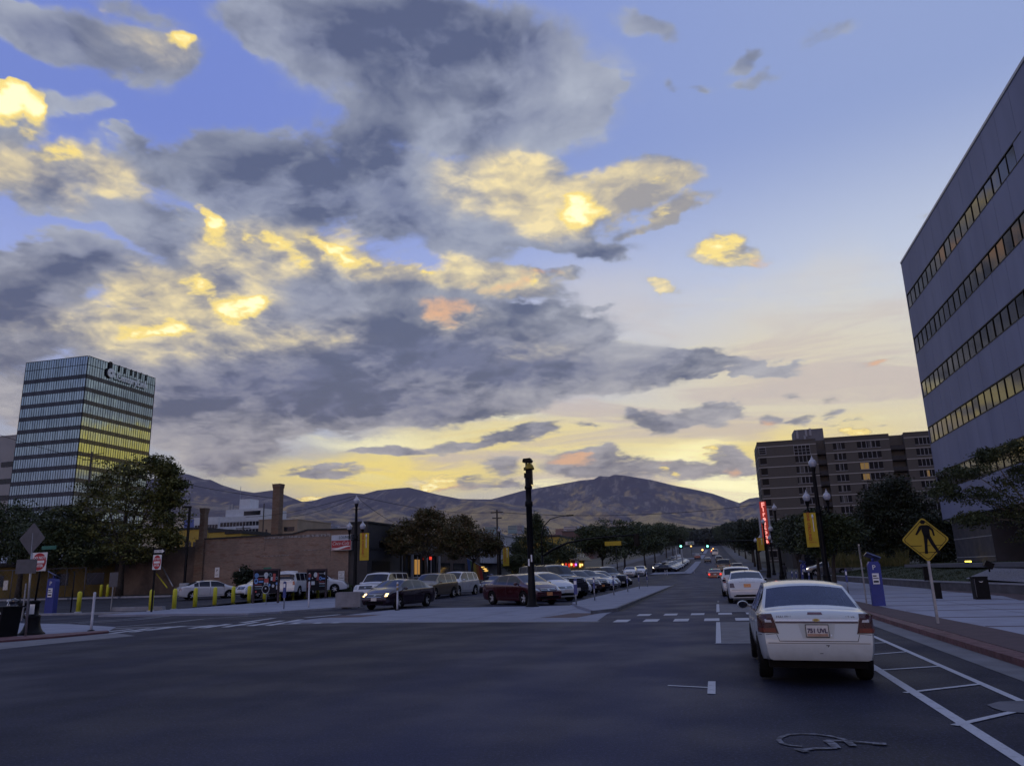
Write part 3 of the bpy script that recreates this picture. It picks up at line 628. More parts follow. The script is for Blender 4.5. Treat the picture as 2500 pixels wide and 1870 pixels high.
# left pavement, its bulb and the kerb
def slab(name, poly, m, z0=-.02, z1=.13):
    mb = MB(); mb.prism(poly, z0, z1); return struct(mb.build(name, m))
slab('sidewalk', [(-33.2, 36.6), (-28.6, 36.4), (-23.2, 35.6), (-22.3, 37), (-21.6, 39), (-20.6, 41.5), (-20.6, 44), (-24, 46.5), (-24, 91), (-33.2, 91)], walkm, -.02, .10)
for k, yy in enumerate((39.5, 43.5, 48, 53, 58, 63)):
    mb = MB(); mb.box(-33.1, -24.1, yy, yy+.03, .101, .104); struct(mb.build('pavement_joint', gutt))
slab('pavement_kerb', [(-22.3, 37), (-21.6, 39), (-20.6, 41.5), (-20.6, 44), (-24, 46.5), (-24, 91), (-23.8, 91), (-23.8, 46.7), (-20.35, 44.1), (-20.35, 41.4), (-21.35, 38.9), (-22.1, 36.85)], kerbm, -.02, .115)
YF = [132, 140, 150, 160, 175, 190, 210, 230, 260, 300, 350, 400, 460, 520, 600]
fwk = mat('far_pavement', (.075, .08, .10), .85, var=.2, scale=.5); strip('sidewalk', -29, -24, YF, .12, fwk); strip('sidewalk', 5.0, 8.5, YF, .12, fwk)
# near left corner with the red kerb
P = lambda *a: [gp(*q) for q in a]
c1 = P((-300, 1592), (0, 1564), (140, 1553), (262, 1543), (283, 1531), (169, 1524), (0, 1521), (-400, 1530))
slab('sidewalk', c1, walkm, -.02, .02)
mb = MB(); e = P((-300, 1596), (0, 1568), (140, 1557), (266, 1545)); e2 = P((-300, 1584), (0, 1560), (140, 1550), (262, 1542))
pl = e+e2[::-1]; mb.prism(pl, -.02, .06); struct(mb.build('red_kerb', redk))
mb = MB(); e3 = P((-300, 1640), (0, 1585), (140, 1570), (330, 1552), (290, 1546)); mb.sheet(e3+P((266, 1546), (140, 1558), (0, 1569), (-300, 1597)), .006); struct(mb.build('gutter', gutt))
# parking lot rising to the brick wall
def zl(y): return .024*max(0, y-40)
mb = MB(); mb.add([(-130, 40.2, .02), (-33.2, 40.2, .02), (-33.2, 66.9, zl(66.9)+.02), (-130, 66.9, zl(66.9)+.02)], [(0, 1, 2, 3)]); struct(mb.build('parking_lot', lotm))
mb = MB(); mb.prism([(-130, 39.6), (-33.2, 39.6), (-33.2, 40.2), (-130, 40.2)], -.02, .11); struct(mb.build('lot_kerb', kerbm))
for k in range(13):
    x0 = -38-k*2.9; mb = MB(); dy = 5.2; mb.add([(x0, 58, zl(58)+.026), (x0+.12, 58, zl(58)+.026), (x0-3.4+.12, 58-dy, zl(58-dy)+.026), (x0-3.4, 58-dy, zl(58-dy)+.026)], [(0, 1, 2, 3)]); struct(mb.build('bay_line', paintf))
for k in range(12):
    x0 = -36.5-k*5.6; mb = MB(); z = zl(61)
    mb.prism([(x0, 60.9), (x0-5.3, 60.9), (x0-5.3, 61.2), (x0, 61.2)], z, z+.17)
    o = mb.build('parking_kerb', kerbm); tag(o, 'long pale concrete kerb segment in the row in front of the brick wall', 'kerb', 'kerb segments before the brick wall')
mb = MB(); mb.add([(-110, 61.3, zl(61.3)+.03), (-33.3, 61.3, zl(61.3)+.03), (-33.3, 66.9, zl(66.9)+.05), (-110, 66.9, zl(66.9)+.05)], [(0, 1, 2, 3)]); struct(mb.build('planting_bed', mat('bed_soil', (.03, .028, .024), .95, var=.5, scale=2, bump=.8, bscale=20)))
# median island of the first block: front pad, meter walk, bays
isl = mat('island_concrete', (.24, .26, .34), .85, var=.15, scale=.8, bump=.12, bscale=70, col2=(.19, .205, .27), lo=.4, hi=.7)
slab('island', [(-17.2, 28.7), (-14, 28.3), (-4.1, 26.85), (-4.35, 31), (-4.35, 82), (-7.4, 82), (-7.4, 39.6), (-14.6, 39.6), (-16.6, 38.2), (-16.9, 33)], isl, -.02, .012)
slab('island_walk', [(-4.9, 31.5), (-4.35, 33), (-4.35, 81.5), (-5.2, 83.5), (-7.4, 83.5), (-7.4, 40.3), (-6.3, 36)], isl, .0, .13)
slab('island_kerb', [(-5.0, 31.2), (-4.2, 33), (-4.2, 81.6), (-4.35, 81.6), (-4.35, 33), (-4.9, 31.5)], mat('kerb_dark', (.14, .145, .17), .85, var=.3, scale=2), -.01, .138)
strip('gutter', -4.18, -3.95, [33, 50, 66, 82], .007, mat('gutter_dark', (.028, .028, .036), .85, var=.3, scale=2))
mb = MB(); mb.add([(-24, 26.2, .007), (-13.9, 28.0, .007), (-4, 26.4, .007), (-4, 26.95, .007), (-13.9, 28.7, .007), (-24, 26.9, .007)], [(0, 1, 4, 5), (1, 2, 3, 4)]); struct(mb.build('gutter', gutt))
mb = MB(); mb.sheet([(-6.6, 29.2), (-5.2, 29.0), (-4.75, 31.8), (-5.9, 32.2)], .017); struct(mb.build('tactile_paving', brickp))
mb = MB(); mb.sheet([(-17, 31.6), (-15.2, 31.8), (-15.0, 33.6), (-17, 33.6)], .017); struct(mb.build('tactile_paving', brickp))
for x0 in (-12.4, -9.4, -6.7):
    mb = MB(); mb.add([(x0, 28.3, .016), (x0+.05, 28.3, .016), (x0+.45, 39.4, .016), (x0+.4, 39.4, .016)], [(0, 1, 2, 3)]); struct(mb.build('pavement_joint', gutt))
# crosswalk dashes and lines, near left
def line(a, b, w, m=paintw, z=.009, name='road_marking'):
    a, b = np.array(a), np.array(b); d = (b-a)/np.linalg.norm(b-a); nn = np.array([-d[1], d[0]])*w/2; mb = MB()
    mb.add([(*(a+nn), z), (*(a-nn), z), (*(b-nn), z), (*(b+nn), z)], [(0, 1, 2, 3)]); return struct(mb.build(name, m))
def pline(pts, w, m=paintw, z=.009):
    for a, b in zip(pts, pts[1:]): line(gp(*a), gp(*b), w, m, z)
for a, b in (((250, 1543), (322, 1536)), ((272, 1546), (366, 1534)), ((322, 1543), (420, 1530)), ((352, 1540), (448, 1528)), ((465, 1534), (520, 1526)), ((496, 1533), (560, 1523)), ((548, 1531), (630, 1518)), ((610, 1528), (690, 1515)), ((655, 1527), (736, 1512)), ((712, 1523), (800, 1508)), ((770, 1522), (850, 1506)), ((745, 1508), (830, 1500)), ((590, 1520), (668, 1509)), ((815, 1521), (896, 1506))):
    line(gp(*a), gp(*b), .30)
pline([(140, 1522), (300, 1512), (411, 1502.5)], .12); pline([(191, 1522), (330, 1513), (415, 1503.5)], .12)
pline([(283, 1530), (400, 1522), (500, 1510.5), (600, 1504.5), (648, 1502)], .13, z=.012)
# crosswalk across our lane: two rows of blocks
for yy, wd in ((30.2, 1.15), (26.9, 1.3)):
    for k in range(9 if yy > 30 else 8):
        x0 = -3.05+k*.98+(0 if yy > 30 else -.45); mb = MB(); mb.sheet([(x0, yy-wd/2), (x0+.48, yy-wd/2), (x0+.48, yy+wd/2), (x0, yy+wd/2)], .010); struct(mb.build('road_marking', paintw))
for y0, y1 in ((18.6, 25.6), (31.4, 38)):
    mb = MB(); mb.sheet([(-.05, y0), (2.3, y0), (2.3, y1), (-.05, y1)], .006); struct(mb.build('concrete_patch', patchm))
    line((-.12, y0-.05), (-.12, y1), .12, z=.011); line((-.2, y0-.05), (1.0, y0-.05), .06, z=.012)
line(gp(1631, 1674), gp(1730, 1679), .07, z=.010); mb = MB(); mb.sheet(P((1729, 1664), (1747, 1664), (1747, 1695), (1727, 1694)), .010); struct(mb.build('road_marking', paintw))
line((-.1, 40), (-.1, 60), .09, paintf); 
for yy in (45.5, 52, 58.5, 65, 71.5): line((-.2, yy), (.6, yy), .09); line((-.1, yy-.9), (-.1, yy-.4), .10)
line((.0, 118), (.0, 128), .2)
# buffer hatching and the bike lane
line((2.33, 3), (2.33, 20), .13); line((2.33, 20), (2.33, 62), .10); line((3.36, 3), (3.36, 62), .10)
for a, b in (((2120, 1599), (2219, 1591)), ((2125, 1638), (2296, 1627)), ((2209, 1692), (2400, 1670)), ((2330, 1772), (2500, 1733)), ((2121, 1571), (2168, 1569)), ((2480, 1890), (2600, 1850))):
    line(gp(*a), gp(*b), .085, z=.011)
for yy in (24, 28, 32, 36, 40): line((2.33, yy), (3.36, yy+.4), .08, z=.011)
# faded bike symbol between hatch lines
mb = MB()
def ringp(cx, cy, r, w, n=26, a0=0, a1=2*pi, sy=1.):
    vs = []
    for k in range(n+1):
        a = a0+(a1-a0)*k/n
        for rr in (r-w/2, r+w/2): vs.append((cx+rr*cos(a), cy+rr*sin(a)*sy, .012))
    mb.add(vs, [(2*i, 2*i+1, 2*i+3, 2*i+2) for i in range(n)])
mb.add([(*p_, .012) for p_ in P((2410, 1722), (2440, 1714), (2500, 1712), (2600, 1716), (2600, 1738), (2500, 1742), (2450, 1738), (2425, 1730))], [tuple(range(8))]); struct(mb.build('road_marking', patchm))
# wheelchair symbol, worn, drawn from its place on the asphalt
def ribbon(pts, w, z=.011, m=paintf, nm='wheelchair_marking'):
    q = [np.array(gp(*p_)) for p_ in pts]; mb = MB(); vs = []
    for i in range(len(q)):
        d = q[min(i+1, len(q)-1)]-q[max(i-1, 0)]; d /= np.linalg.norm(d); nn = np.array([-d[1], d[0]])*w/2
        vs += [(*(q[i]+nn), z), (*(q[i]-nn), z)]
    mb.add(vs, [(2*i, 2*i+1, 2*i+3, 2*i+2) for i in range(len(q)-1)]); return mb
Z5 = lambda x, y: (1500+x*.4521, 1450+y*.4521)
def zr(l): return [Z5(*q) for q in l]
mb = MB()
for pts, w, dz in (([(1250, 790), (1170, 770), (1090, 760), (1010, 757), (940, 762), (900, 775), (888, 790), (905, 808), (950, 820), (1015, 826)], .05, 0), ([(1010, 848), (1080, 838), (1200, 836)], .07, .0015), ([(1150, 795), (1180, 815), (1200, 836)], .085, .003), ([(1145, 796), (1250, 797), (1400, 810)], .05, .0045), ([(1255, 798), (1290, 826)], .07, .006), ([(985, 840), (1040, 858)], .07, .0035), ([(1395, 812), (1470, 816)], .09, .0055)):
    r_ = ribbon(zr(pts), w, .010+dz); mb.add(r_.v, r_.f)
struct(mb.build('road_marking', paintf))
# tar seams
seam = mat('tar_seam', (.018, .018, .024), .6, var=.3, scale=3)
def wob(a, b, w, n=14, z=.0075, amp=.08):
    a, b = np.array(a, float), np.array(b, float); mb = MB(); vs = []
    d = (b-a)/np.linalg.norm(b-a); nn = np.array([-d[1], d[0]])
    for i in range(n+1):
        c = a+(b-a)*i/n+nn*rnd.uniform(-amp, amp); ww = w*rnd.uniform(.5, 1.2)/2; vs += [(*(c+nn*ww), z), (*(c-nn*ww), z)]
    mb.add(vs, [(2*i, 2*i+1, 2*i+3, 2*i+2) for i in range(n)]); struct(mb.build('tar_seam', seam))
wob((-18, 19), (-4.5, 25), .03, 44, amp=.08); wob((-24, 14), (-9, 21), .04)
# right pavement: brick edge, plaza slabs, low planter wall, lawn
def poly_y(pts): return pts
slab('sidewalk', [(6.0, 20), (6.0, 5), (13.5, 5), (13.5, 25), (13.0, 39), (11.7, 48.7), (11.0, 71), (10.6, 92), (5.3, 92), (5.3, 48), (5.6, 30)], plazam, -.02, .13)
slab('brick_edge', [(4.83, 5), (6.0, 5), (6.0, 20), (5.6, 30), (5.3, 48), (5.3, 92), (4.68, 92), (4.68, 34), (4.74, 24), (4.83, 20)], brickp, -.02, .13)
slab('kerb', [(4.5, 5), (4.83, 5), (4.83, 20), (4.74, 24), (4.68, 34), (4.68, 92), (4.5, 92), (4.5, 34), (4.45, 24)], redk, -.02, .12)
mb = MB(); mb.sheet([(3.95, 5), (4.5, 5), (4.45, 24), (4.5, 34), (4.5, 60), (4.1, 60), (3.95, 34)], .008); struct(mb.build('gutter', gutt))
for yy in (17.5, 20.9, 24.3, 27.8, 31.2, 34.7, 38.3, 43):
    mb = MB(); mb.box(5.99 if yy < 24 else 5.75, 12.9 if yy < 38 else 12.2, yy, yy+.14, .131, .135); struct(mb.build('pavement_joint', brickp))
for xx in (8.4, 10.7):
    mb = MB(); mb.box(xx, xx+.03, 6, 38, .1305, .133); struct(mb.build('pavement_joint', gutt))
mb = MB(); mb.prism([(10.9, 33.6), (12.9, 33.6), (12.9, 38.8), (11.7, 48.5), (11.2, 48.5), (11.7, 38)], .131, .134); struct(mb.build('brick_band', brickp))
wl_ = [(13.6, 20), (13.2, 32), (12.9, 38.8), (11.7, 48.7), (11.1, 71.5), (10.9, 91)]
mb = MB()
for (x0, y0), (x1, y1) in zip(wl_, wl_[1:]):
    mb.add([(x0, y0, 0), (x0+.35, y0, 0), (x1+.35, y1, 0), (x1, y1, 0), (x0, y0, .52), (x0+.35, y0, .52), (x1+.35, y1, .52), (x1, y1, .52)], [(0, 3, 7, 4), (1, 5, 6, 2), (4, 7, 6, 5)])
o = mb.build('planter_wall', mat('planter_stone', (.10, .095, .105), .85, var=.25, scale=1.3, bump=.2, bscale=30)); tag(o, 'long low grey retaining wall along the plaza with a pale coping', 'wall')
mb = MB()
for (x0, y0), (x1, y1) in zip(wl_, wl_[1:]):
    mb.add([(x0-.03, y0, .52), (x0+.38, y0, .52), (x1+.38, y1, .52), (x1-.03, y1, .52), (x0-.03, y0, .58), (x0+.38, y0, .58), (x1+.38, y1, .58), (x1-.03, y1, .58)], [(0, 3, 7, 4), (1, 5, 6, 2), (4, 7, 6, 5), (0, 1, 2, 3)])
mb.build('coping', mat('coping', (.27, .27, .30), .8, var=.15, scale=2), o)
# lawn and gravel behind the wall
N1, N2 = 14, 30; vs = []
for i in range(N2+1):
    y = 20+i*(92-20)/N2; xl = np.interp(y, [p_[1] for p_ in wl_], [p_[0] for p_ in wl_])+.3
    for j in range(N1+1):
        x = xl+(48-xl)*(j/N1)**1.2; vs.append((x, y, .50+.95*min(1, max(0, (x-xl)/8))**.8+.04*sin(x*2+y)))
struct(MB().add(vs, [(i*(N1+1)+j, i*(N1+1)+j+1, (i+1)*(N1+1)+j+1, (i+1)*(N1+1)+j) for i in range(N2) for j in range(N1)], 0, True).build('lawn', grassm))
gravm = mat('grey_gravel', (.22, .22, .26), .9, var=.5, scale=14, bump=1., bscale=22)
q = [atX(2283, 1421, 12.3)]
gv = [(12.7, 46.5), (13.2, 38.8), (13.6, 24), (26, 24), (24, 46), (21, 56), (16.5, 54)]
vs = [(x, y, .56+.95*min(1, max(0, (x-np.interp(y, [p_[1] for p_ in wl_], [p_[0] for p_ in wl_])-.3)/8))**.8+.06) for x, y in gv]
struct(MB().add(vs, [tuple(range(len(vs)))]).build('gravel_bed', gravm))
# second island, further blocks
def islandfar(y0, y1, xl=-11., xr=-4.2):
    ys = [y for y in range(int(y0), int(y1)+1, 5)]
    strip('island', xl, xr, [y0, y0+4, y0+8, y0+12], .10, isl); strip('island_walk', -5.8, xr, ys[2:], .11, isl)
islandfar(132, 230); islandfar(262, 330); islandfar(360, 470)
for y0 in (88, 94, 128): 
    for k in range(5): line((-4+k*.95, y0), (-3.5+k*.95, y0), 1.0 if y0 < 120 else 1.4, paintf, .010+float(hz(y0)))
line((-11.5, 80), (-11.5, 90), .15, z=.012); line((-4.1, 86), (-3.0, 96), .15, z=.012)
# ---------------------------------------------------------------- hills
RIDGE = [(-900,1190),(-300,1165),(0,1172),(200,1190),(330,1178),(400,1161),(432,1153),(461,1157),(498,1169),(514,1170),(542,1183),(583,1196),(620,1202),(664,1196),(695,1207),(738,1224),(762,1222),(803,1210),(852,1202),(888,1205),(921,1196),(970,1191),(998,1189),(1027,1196),(1071,1207),(1124,1217),(1173,1218),(1200,1218),(1276,1197),(1356,1183),(1417,1172),(1450,1169),(1464,1161),(1486,1163),(1500,1158),(1526,1160),(1591,1171),(1649,1185),(1706,1196),(1743,1205),(1779,1218),(1806,1227),(1829,1216),(1850,1213),(1950,1222),(2100,1240),(2300,1255),(2600,1270),(3300,1300)]
FOOT = [(-900,1260),(0,1270),(330,1235),(440,1222),(520,1228),(600,1240),(660,1258),(700,1235),(745,1226),(800,1246),(880,1262),(930,1240),(960,1245),(1010,1262),(1060,1248),(1150,1222),(1200,1224),(1260,1232),(1330,1240),(1390,1258),(1440,1288),(1500,1300),(1560,1262),(1610,1248),(1660,1262),(1740,1275),(1800,1285),(1900,1290),(2600,1320),(3300,1330)]
def prof(lst):
    A = [azel(*p_) for p_ in lst]; return [a[0] for a in A], [math.tan(a[1]) for a in A]
ra, re_ = prof(RIDGE); fa_, fe_ = prof(FOOT)
def vnoise(x, y, seed=0):
    xi, yi = np.floor(x).astype(int), np.floor(y).astype(int); fx, fy = x-xi, y-yi; fx, fy = fx*fx*(3-2*fx), fy*fy*(3-2*fy)
    h = lambda a, b: (np.sin((a*127.1+b*311.7+seed*74.7))*43758.5453) % 1.
    return (h(xi, yi)*(1-fx)+h(xi+1, yi)*fx)*(1-fy)+(h(xi, yi+1)*(1-fx)+h(xi+1, yi+1)*fx)*fy
def ridged(x, y, oc=5, seed=0):
    s, a = 0, .5
    for k in range(oc): s = s+a*(1-abs(2*vnoise(x*2**k, y*2**k, seed+k)-1)); a *= .5
    return s
def build_hills():
    az = np.linspace(-1.2, .7, 1100); r = np.concatenate([np.linspace(3500, 6600, 170), np.linspace(6700, 9500, 16)])
    A, Rr = np.meshgrid(az, r); base = hz(np.minimum(Rr*np.cos(A), 4300)); R1, R2 = 6500., 4700.
    crest = EYE+np.interp(A, ra, re_)*R1; t = np.clip((Rr-3700)/(R1-3700), 0, 1)
    x, y = Rr*np.sin(A)/1000, Rr*np.cos(A)/1000
    wx = x+.35*vnoise(x*1.3, y*1.3, 3); rg = ridged(wx*2.3+.5*y, y*.9, 6, 1)
    s = t**1.15; h = base+(crest-base)*s*(1-.62*(1-rg)*(4*t*(1-t))**.7)
    h += 44*(ridged(x*6, y*3, 5, 9)-.5)*np.clip(t*4, 0, 1)*np.clip((1-t)*8, 0, 1)
    h = np.where(Rr > R1, crest-(Rr-R1)*.18, h)
    fc = EYE+np.interp(A+.012*(vnoise(A*30, Rr/500, 5)-.5), fa_, fe_)*R2; tf = np.abs(Rr-R2)/1000
    f = base+(fc-base)*np.exp(-(tf*1.15)**2)*(1-.28*(1-ridged(wx*3, y*1.6, 4, 7))*np.clip(tf*2.5, 0, 1))
    w = 14.; h = np.maximum(h, f)+w*np.exp(-np.abs(h-f)/w)*.3*(t < .97)
    h = np.where(Rr < 3800, base-4+(h-base+4)*np.clip((Rr-3500)/300, 0, 1), h)
    V = np.stack([Rr*np.sin(A), Rr*np.cos(A), h], -1).reshape(-1, 3); n = len(az); m = len(r)
    mb = MB(); mb.v = [tuple(p_) for p_ in V.tolist()]; mb.f = [(i*n+j, i*n+j+1, (i+1)*n+j+1, (i+1)*n+j) for i in range(m-1) for j in range(n-1)]
    mb.mi = [0]*len(mb.f); mb.sm = [True]*len(mb.f)
    m = bpy.data.materials.new('hillside'); m.use_nodes = True; B = NB(m.node_tree); b = m.node_tree.nodes['Principled BSDF']
    tc = B.n('ShaderNodeTexCoord').outputs['Object']; z = B.n('ShaderNodeSeparateXYZ', {0: tc}).outputs[2]
    nz = B.n('ShaderNodeSeparateXYZ', {0: B.n('ShaderNodeNewGeometry').outputs['Normal']}).outputs
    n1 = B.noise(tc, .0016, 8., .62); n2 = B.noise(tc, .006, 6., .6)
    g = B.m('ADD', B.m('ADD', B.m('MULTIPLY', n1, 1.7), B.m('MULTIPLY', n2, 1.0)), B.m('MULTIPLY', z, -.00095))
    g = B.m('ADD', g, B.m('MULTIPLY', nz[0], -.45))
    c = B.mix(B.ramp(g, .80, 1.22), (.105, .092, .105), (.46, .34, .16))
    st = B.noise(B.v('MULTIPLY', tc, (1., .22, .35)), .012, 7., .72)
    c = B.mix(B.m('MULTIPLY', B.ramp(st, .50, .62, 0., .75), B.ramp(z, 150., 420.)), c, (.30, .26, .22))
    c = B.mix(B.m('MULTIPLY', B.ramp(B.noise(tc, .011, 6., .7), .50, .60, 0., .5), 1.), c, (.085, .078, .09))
    m.node_tree.links.new(c, b.inputs['Base Color']); b.inputs['Roughness'].default_value = .95; b.inputs['Specular IOR Level'].default_value = .1
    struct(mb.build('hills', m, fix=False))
build_hills()
# ---------------------------------------------------------------- buildings
def brick(name, c1, c2, mortar, scale=1., wear=.4, stain=(.09, .075, .075)):
    m = bpy.data.materials.new(name); m.use_nodes = True; B = NB(m.node_tree); b = m.node_tree.nodes['Principled BSDF']
    tc = B.n('ShaderNodeTexCoord').outputs['Object']; sp = B.n('ShaderNodeSeparateXYZ', {0: tc}).outputs
    v = B.n('ShaderNodeCombineXYZ', {0: B.m('ADD', sp[0], sp[1]), 1: sp[2], 2: 0.}).outputs[0]
    br = B.n('ShaderNodeTexBrick', {'Vector': v, 'Color1': (*c1, 1), 'Color2': (*c2, 1), 'Mortar': (*mortar, 1), 'Scale': scale, 'Mortar Size': .012, 'Brick Width': .26, 'Row Height': .085}).outputs[0]
    f = B.ramp(B.noise(tc, .30, 6., .68), .40, .60, 0, wear); c = B.mix(f, br, stain)
    st = B.v('MULTIPLY', tc, (1, 1, 5)); f2 = B.ramp(B.noise(st, 1.6, 8., .72), .47, .66, 0, .65); c = B.mix(f2, c, (.24, .195, .16))
    f3 = B.ramp(B.noise(st, .55, 8., .7), .52, .62, 0, .6); c = B.mix(f3, c, (.15, .072, .05)); f4 = B.ramp(B.noise(B.v('MULTIPLY', tc, (2, 2, 9)), 1.3, 8., .75), .60, .66, 0, .8); c = B.mix(f4, c, (.035, .03, .03))
    m.node_tree.links.new(c, b.inputs['Base Color']); b.inputs['Roughness'].default_value = .9
    bp = B.n('ShaderNodeBump', {'Height': B.noise(tc, 9., 4.), 'Strength': .5, 'Distance': .03}); m.node_tree.links.new(bp.outputs[0], b.inputs['Normal'])
    return m
BRK = brick('weathered_brick', (.31, .20, .15), (.22, .155, .12), (.24, .20, .175))
BRKC = brick('chimney_brick', (.22, .13, .075), (.15, .09, .055), (.14, .12, .10), wear=.2)
PLAST = mat('brown_plaster', (.17, .13, .11), .9, var=.25, scale=.5, bump=.2, col2=(.09, .07, .065))
ROOFB = mat('roof_felt', (.03, .03, .032), .9, var=.3, scale=2)
DGREY = mat('dark_paint_wall', (.035, .033, .036), .8, var=.25, scale=.6, col2=(.05, .046, .048))
YEL = mat('yellow_wall', (.42, .30, .05), .85, var=.18, scale=.6, col2=(.34, .24, .045))
OFFW = mat('white_panel_wall', (.55, .56, .60), .7, var=.08, scale=.5)
TAN = mat('tan_concrete', (.27, .215, .16), .85, var=.12, scale=.3)
DWIN = mat('dark_window', (.010, .012, .018), .12, var=.3, scale=.4, spec=.42)
def facing_glass(name, tint, rough, wob_=.25, sc=.35):
    m = bpy.data.materials.new(name); m.use_nodes = True; B = NB(m.node_tree); b = m.node_tree.nodes['Principled BSDF']
    tc = B.n('ShaderNodeTexCoord').outputs['Object']
    b.inputs['Metallic'].default_value = 1.; b.inputs['Roughness'].default_value = rough
    c = B.mix(B.ramp(B.noise(B.v('MULTIPLY', tc, (1, 1, .25)), .5, 4., .6), .35, .65), tuple(x*.75 for x in tint), tint); m.node_tree.links.new(c, b.inputs['Base Color'])
    bp = B.n('ShaderNodeBump', {'Height': B.noise(B.v('MULTIPLY', tc, (1, 1, .3)), sc, 3.), 'Strength': wob_, 'Distance': .12}); m.node_tree.links.new(bp.outputs[0], b.inputs['Normal'])
    return m
TGL = facing_glass('tower_glass', (.36, .46, .52), .05)
TGS = facing_glass('tower_spandrel', (.055, .06, .075), .16)
MUL = mat('mullion', (.03, .035, .045), .4, .6, var=.2, scale=3)
# glass tower
bx, by, bx2, by2 = -185.7, 190.0, -209.6, 220.2
tw = thing('glass_tower', 'tall glass office tower with dark floor bands and a lit company sign on its crown', 'office tower', (bx, by, 0))
TB = MB(); TB.prism([(bx2-bx, 0), (0, 0), (0, by2-by), (-3, by2-by+4), (bx2-bx, by2-by+4)], 0, 71.7); core = TB.build('wall', DGREY, tw)
zt = 72.0; zk = [66.1-4.06*k for k in range(15)]
def tface(ax, a0, a1, flip, nm):
    def quad(mb, u0, u1, z0, z1, o):
        if ax == 'x': mb.quad((u0, -o, z0), (u1, -o, z0), (u1, -o, z1), (u0, -o, z1))
        else: mb.quad((o, u0, z0), (o, u1, z0), (o, u1, z1), (o, u0, z1))
    prev = zt
    for k, z in enumerate(zk):
        npan = 26 if ax == 'x' else 30
        mb = MB()
        for i in range(npan):
            u0, u1 = a0+(a1-a0)*i/npan, a0+(a1-a0)*(i+1)/npan
            rz_ = rnd.uniform(-.006, .006); rz2 = rnd.uniform(-.006, .006); s = .12
            o_ = [s+rz_, s-rz_, s-rz_+rz2, s+rz_+rz2]
            pts = [(u0, z), (u1, z), (u1, prev), (u0, prev)]
            vs = [(u, -o, zz) if ax == 'x' else (o, u, zz) for (u, zz), o in zip(pts, o_)]
            mb.add(vs, [(0, 1, 2, 3)])
        mb.build('window_band', TGL, tw, fix=False)
        mb = MB(); quad(mb, a0, a1, z-1.3, z, .20); mb.build('spandrel', TGS, tw, fix=False); prev = z-1.3
    mb = MB()
    for i in range(npan+1):
        u = a0+(a1-a0)*i/npan
        if ax == 'x': mb.box(u-.025, u+.025, -.22, -.10, 8, zt)
        else: mb.box(.10, .22, u-.025, u+.025, 8, zt)
    for z in (69.2, zt):
        if ax == 'x': mb.box(a0, a1, -.23, -.1, z-.07, z+.07)
        else: mb.box(.1, .23, a0, a1, z-.07, z+.07)
    mb.build('mullions', MUL, tw)
tface('x', bx2-bx, 0, 0, 'l'); tface('y', 0, by2-by, 0, 'r')
LIT = mat('sign_white_lit', (.62, .68, .72), .4, emit=(.85, .9, 1.), es=.05)
o = text('sign_letters', 'CenturyLink', 3.3, LIT, tw, (.85, 18.6, 68.0), (pi/2, 0, pi/2), .15, bold=.03, sx=.86)
mb = MB()
for k in range(14):
    a = 2*pi*k/14; c, s = cos(a), sin(a); r0, r1, w0, w1 = .4, 1.5, .07, .26
    vs = [(.9, 9.2+r0*c-w0*s, 68.6+r0*s+w0*c), (.9, 9.2+r0*c+w0*s, 68.6+r0*s-w0*c), (.9, 9.2+r1*c+w1*s, 68.6+r1*s-w1*c), (.9, 9.2+r1*c-w1*s, 68.6+r1*s+w1*c)]
    mb.add([(x-.25, y, z) for x, y, z in vs]+vs, [(4, 5, 6, 7), (0, 1, 5, 4), (1, 2, 6, 5), (2, 3, 7, 6), (3, 0, 4, 7)])
mb.build('sign_emblem', LIT, tw)
mb = MB(); mb.lathe([(1.7, .3), (1.75, .55), (1.5, .58)], 24, (0, 9.0, 68.6), 0, 'x'); mb.box(.3, .5, 8.4, 9.6, 70.2, 72.4); mb.build('sign_backing', BLK, tw)
for u in (13, 15.8, 18.4, 20.5, 23, 25.8): mb = MB(); mb.box(.25, .5, u-.12, u+.12, 70, 72.2); mb.build('sign_bracket', BLK, tw)
# buildings by pixel outline at a chosen distance
def bpx(x0, x1, ytop, Y, ybot=None): 
    a = atY(x0, ytop, Y); b = atY(x1, ytop, Y); return a[0], b[0], (a[2]+b[2])/2
def block(name, label, cat, x0, x1, ytop, Y, depth, m, bands=None, z0=None, wins=None, roof=None, group=None, wm=None, ledge=None):
    X0, X1, Z = bpx(x0, x1, ytop, Y); z0 = float(hz(Y))-1 if z0 is None else z0
    t = thing(name, label, cat, (X0, Y, 0), 0, group); w = X1-X0
    mb = MB(); mb.box(0, w, 0, depth, z0, Z); mb.build('wall', m, t)
    mb = MB(); mb.box(-.15, w+.15, -.15, depth+.15, Z, Z+.35); mb.build('roof', roof or m, t)
    for (u0, u1, v0, v1) in (wins or []):           # fractions of width, metres below the roof
        mb = MB(); mb.box(w*u0, w*u1, -.06, .3, Z-v1, Z-v0); mb.build('window', wm or DWIN, t)
    for (v0, v1, mm) in (ledge or []):
        mb = MB(); mb.box(-.1, w+.1, -.12, depth+.1, Z-v1, Z-v0); mb.build('ledge', mm, t)
    return t, w, Z
block('concrete_building', 'grey concrete block with dark window slots left of the glass tower', 'building', -260, 44, 1077, 215, 40, mat('pale_concrete_wall', (.30, .30, .32), .8, var=.1, scale=.2), wins=[(u, u+.095, v, v+1.9) for v in (9.2, 15.2, 21, 27, 33) for u in (.02, .135, .25, .365, .48, .595, .71, .76+.03, .895)], roof=CONC)
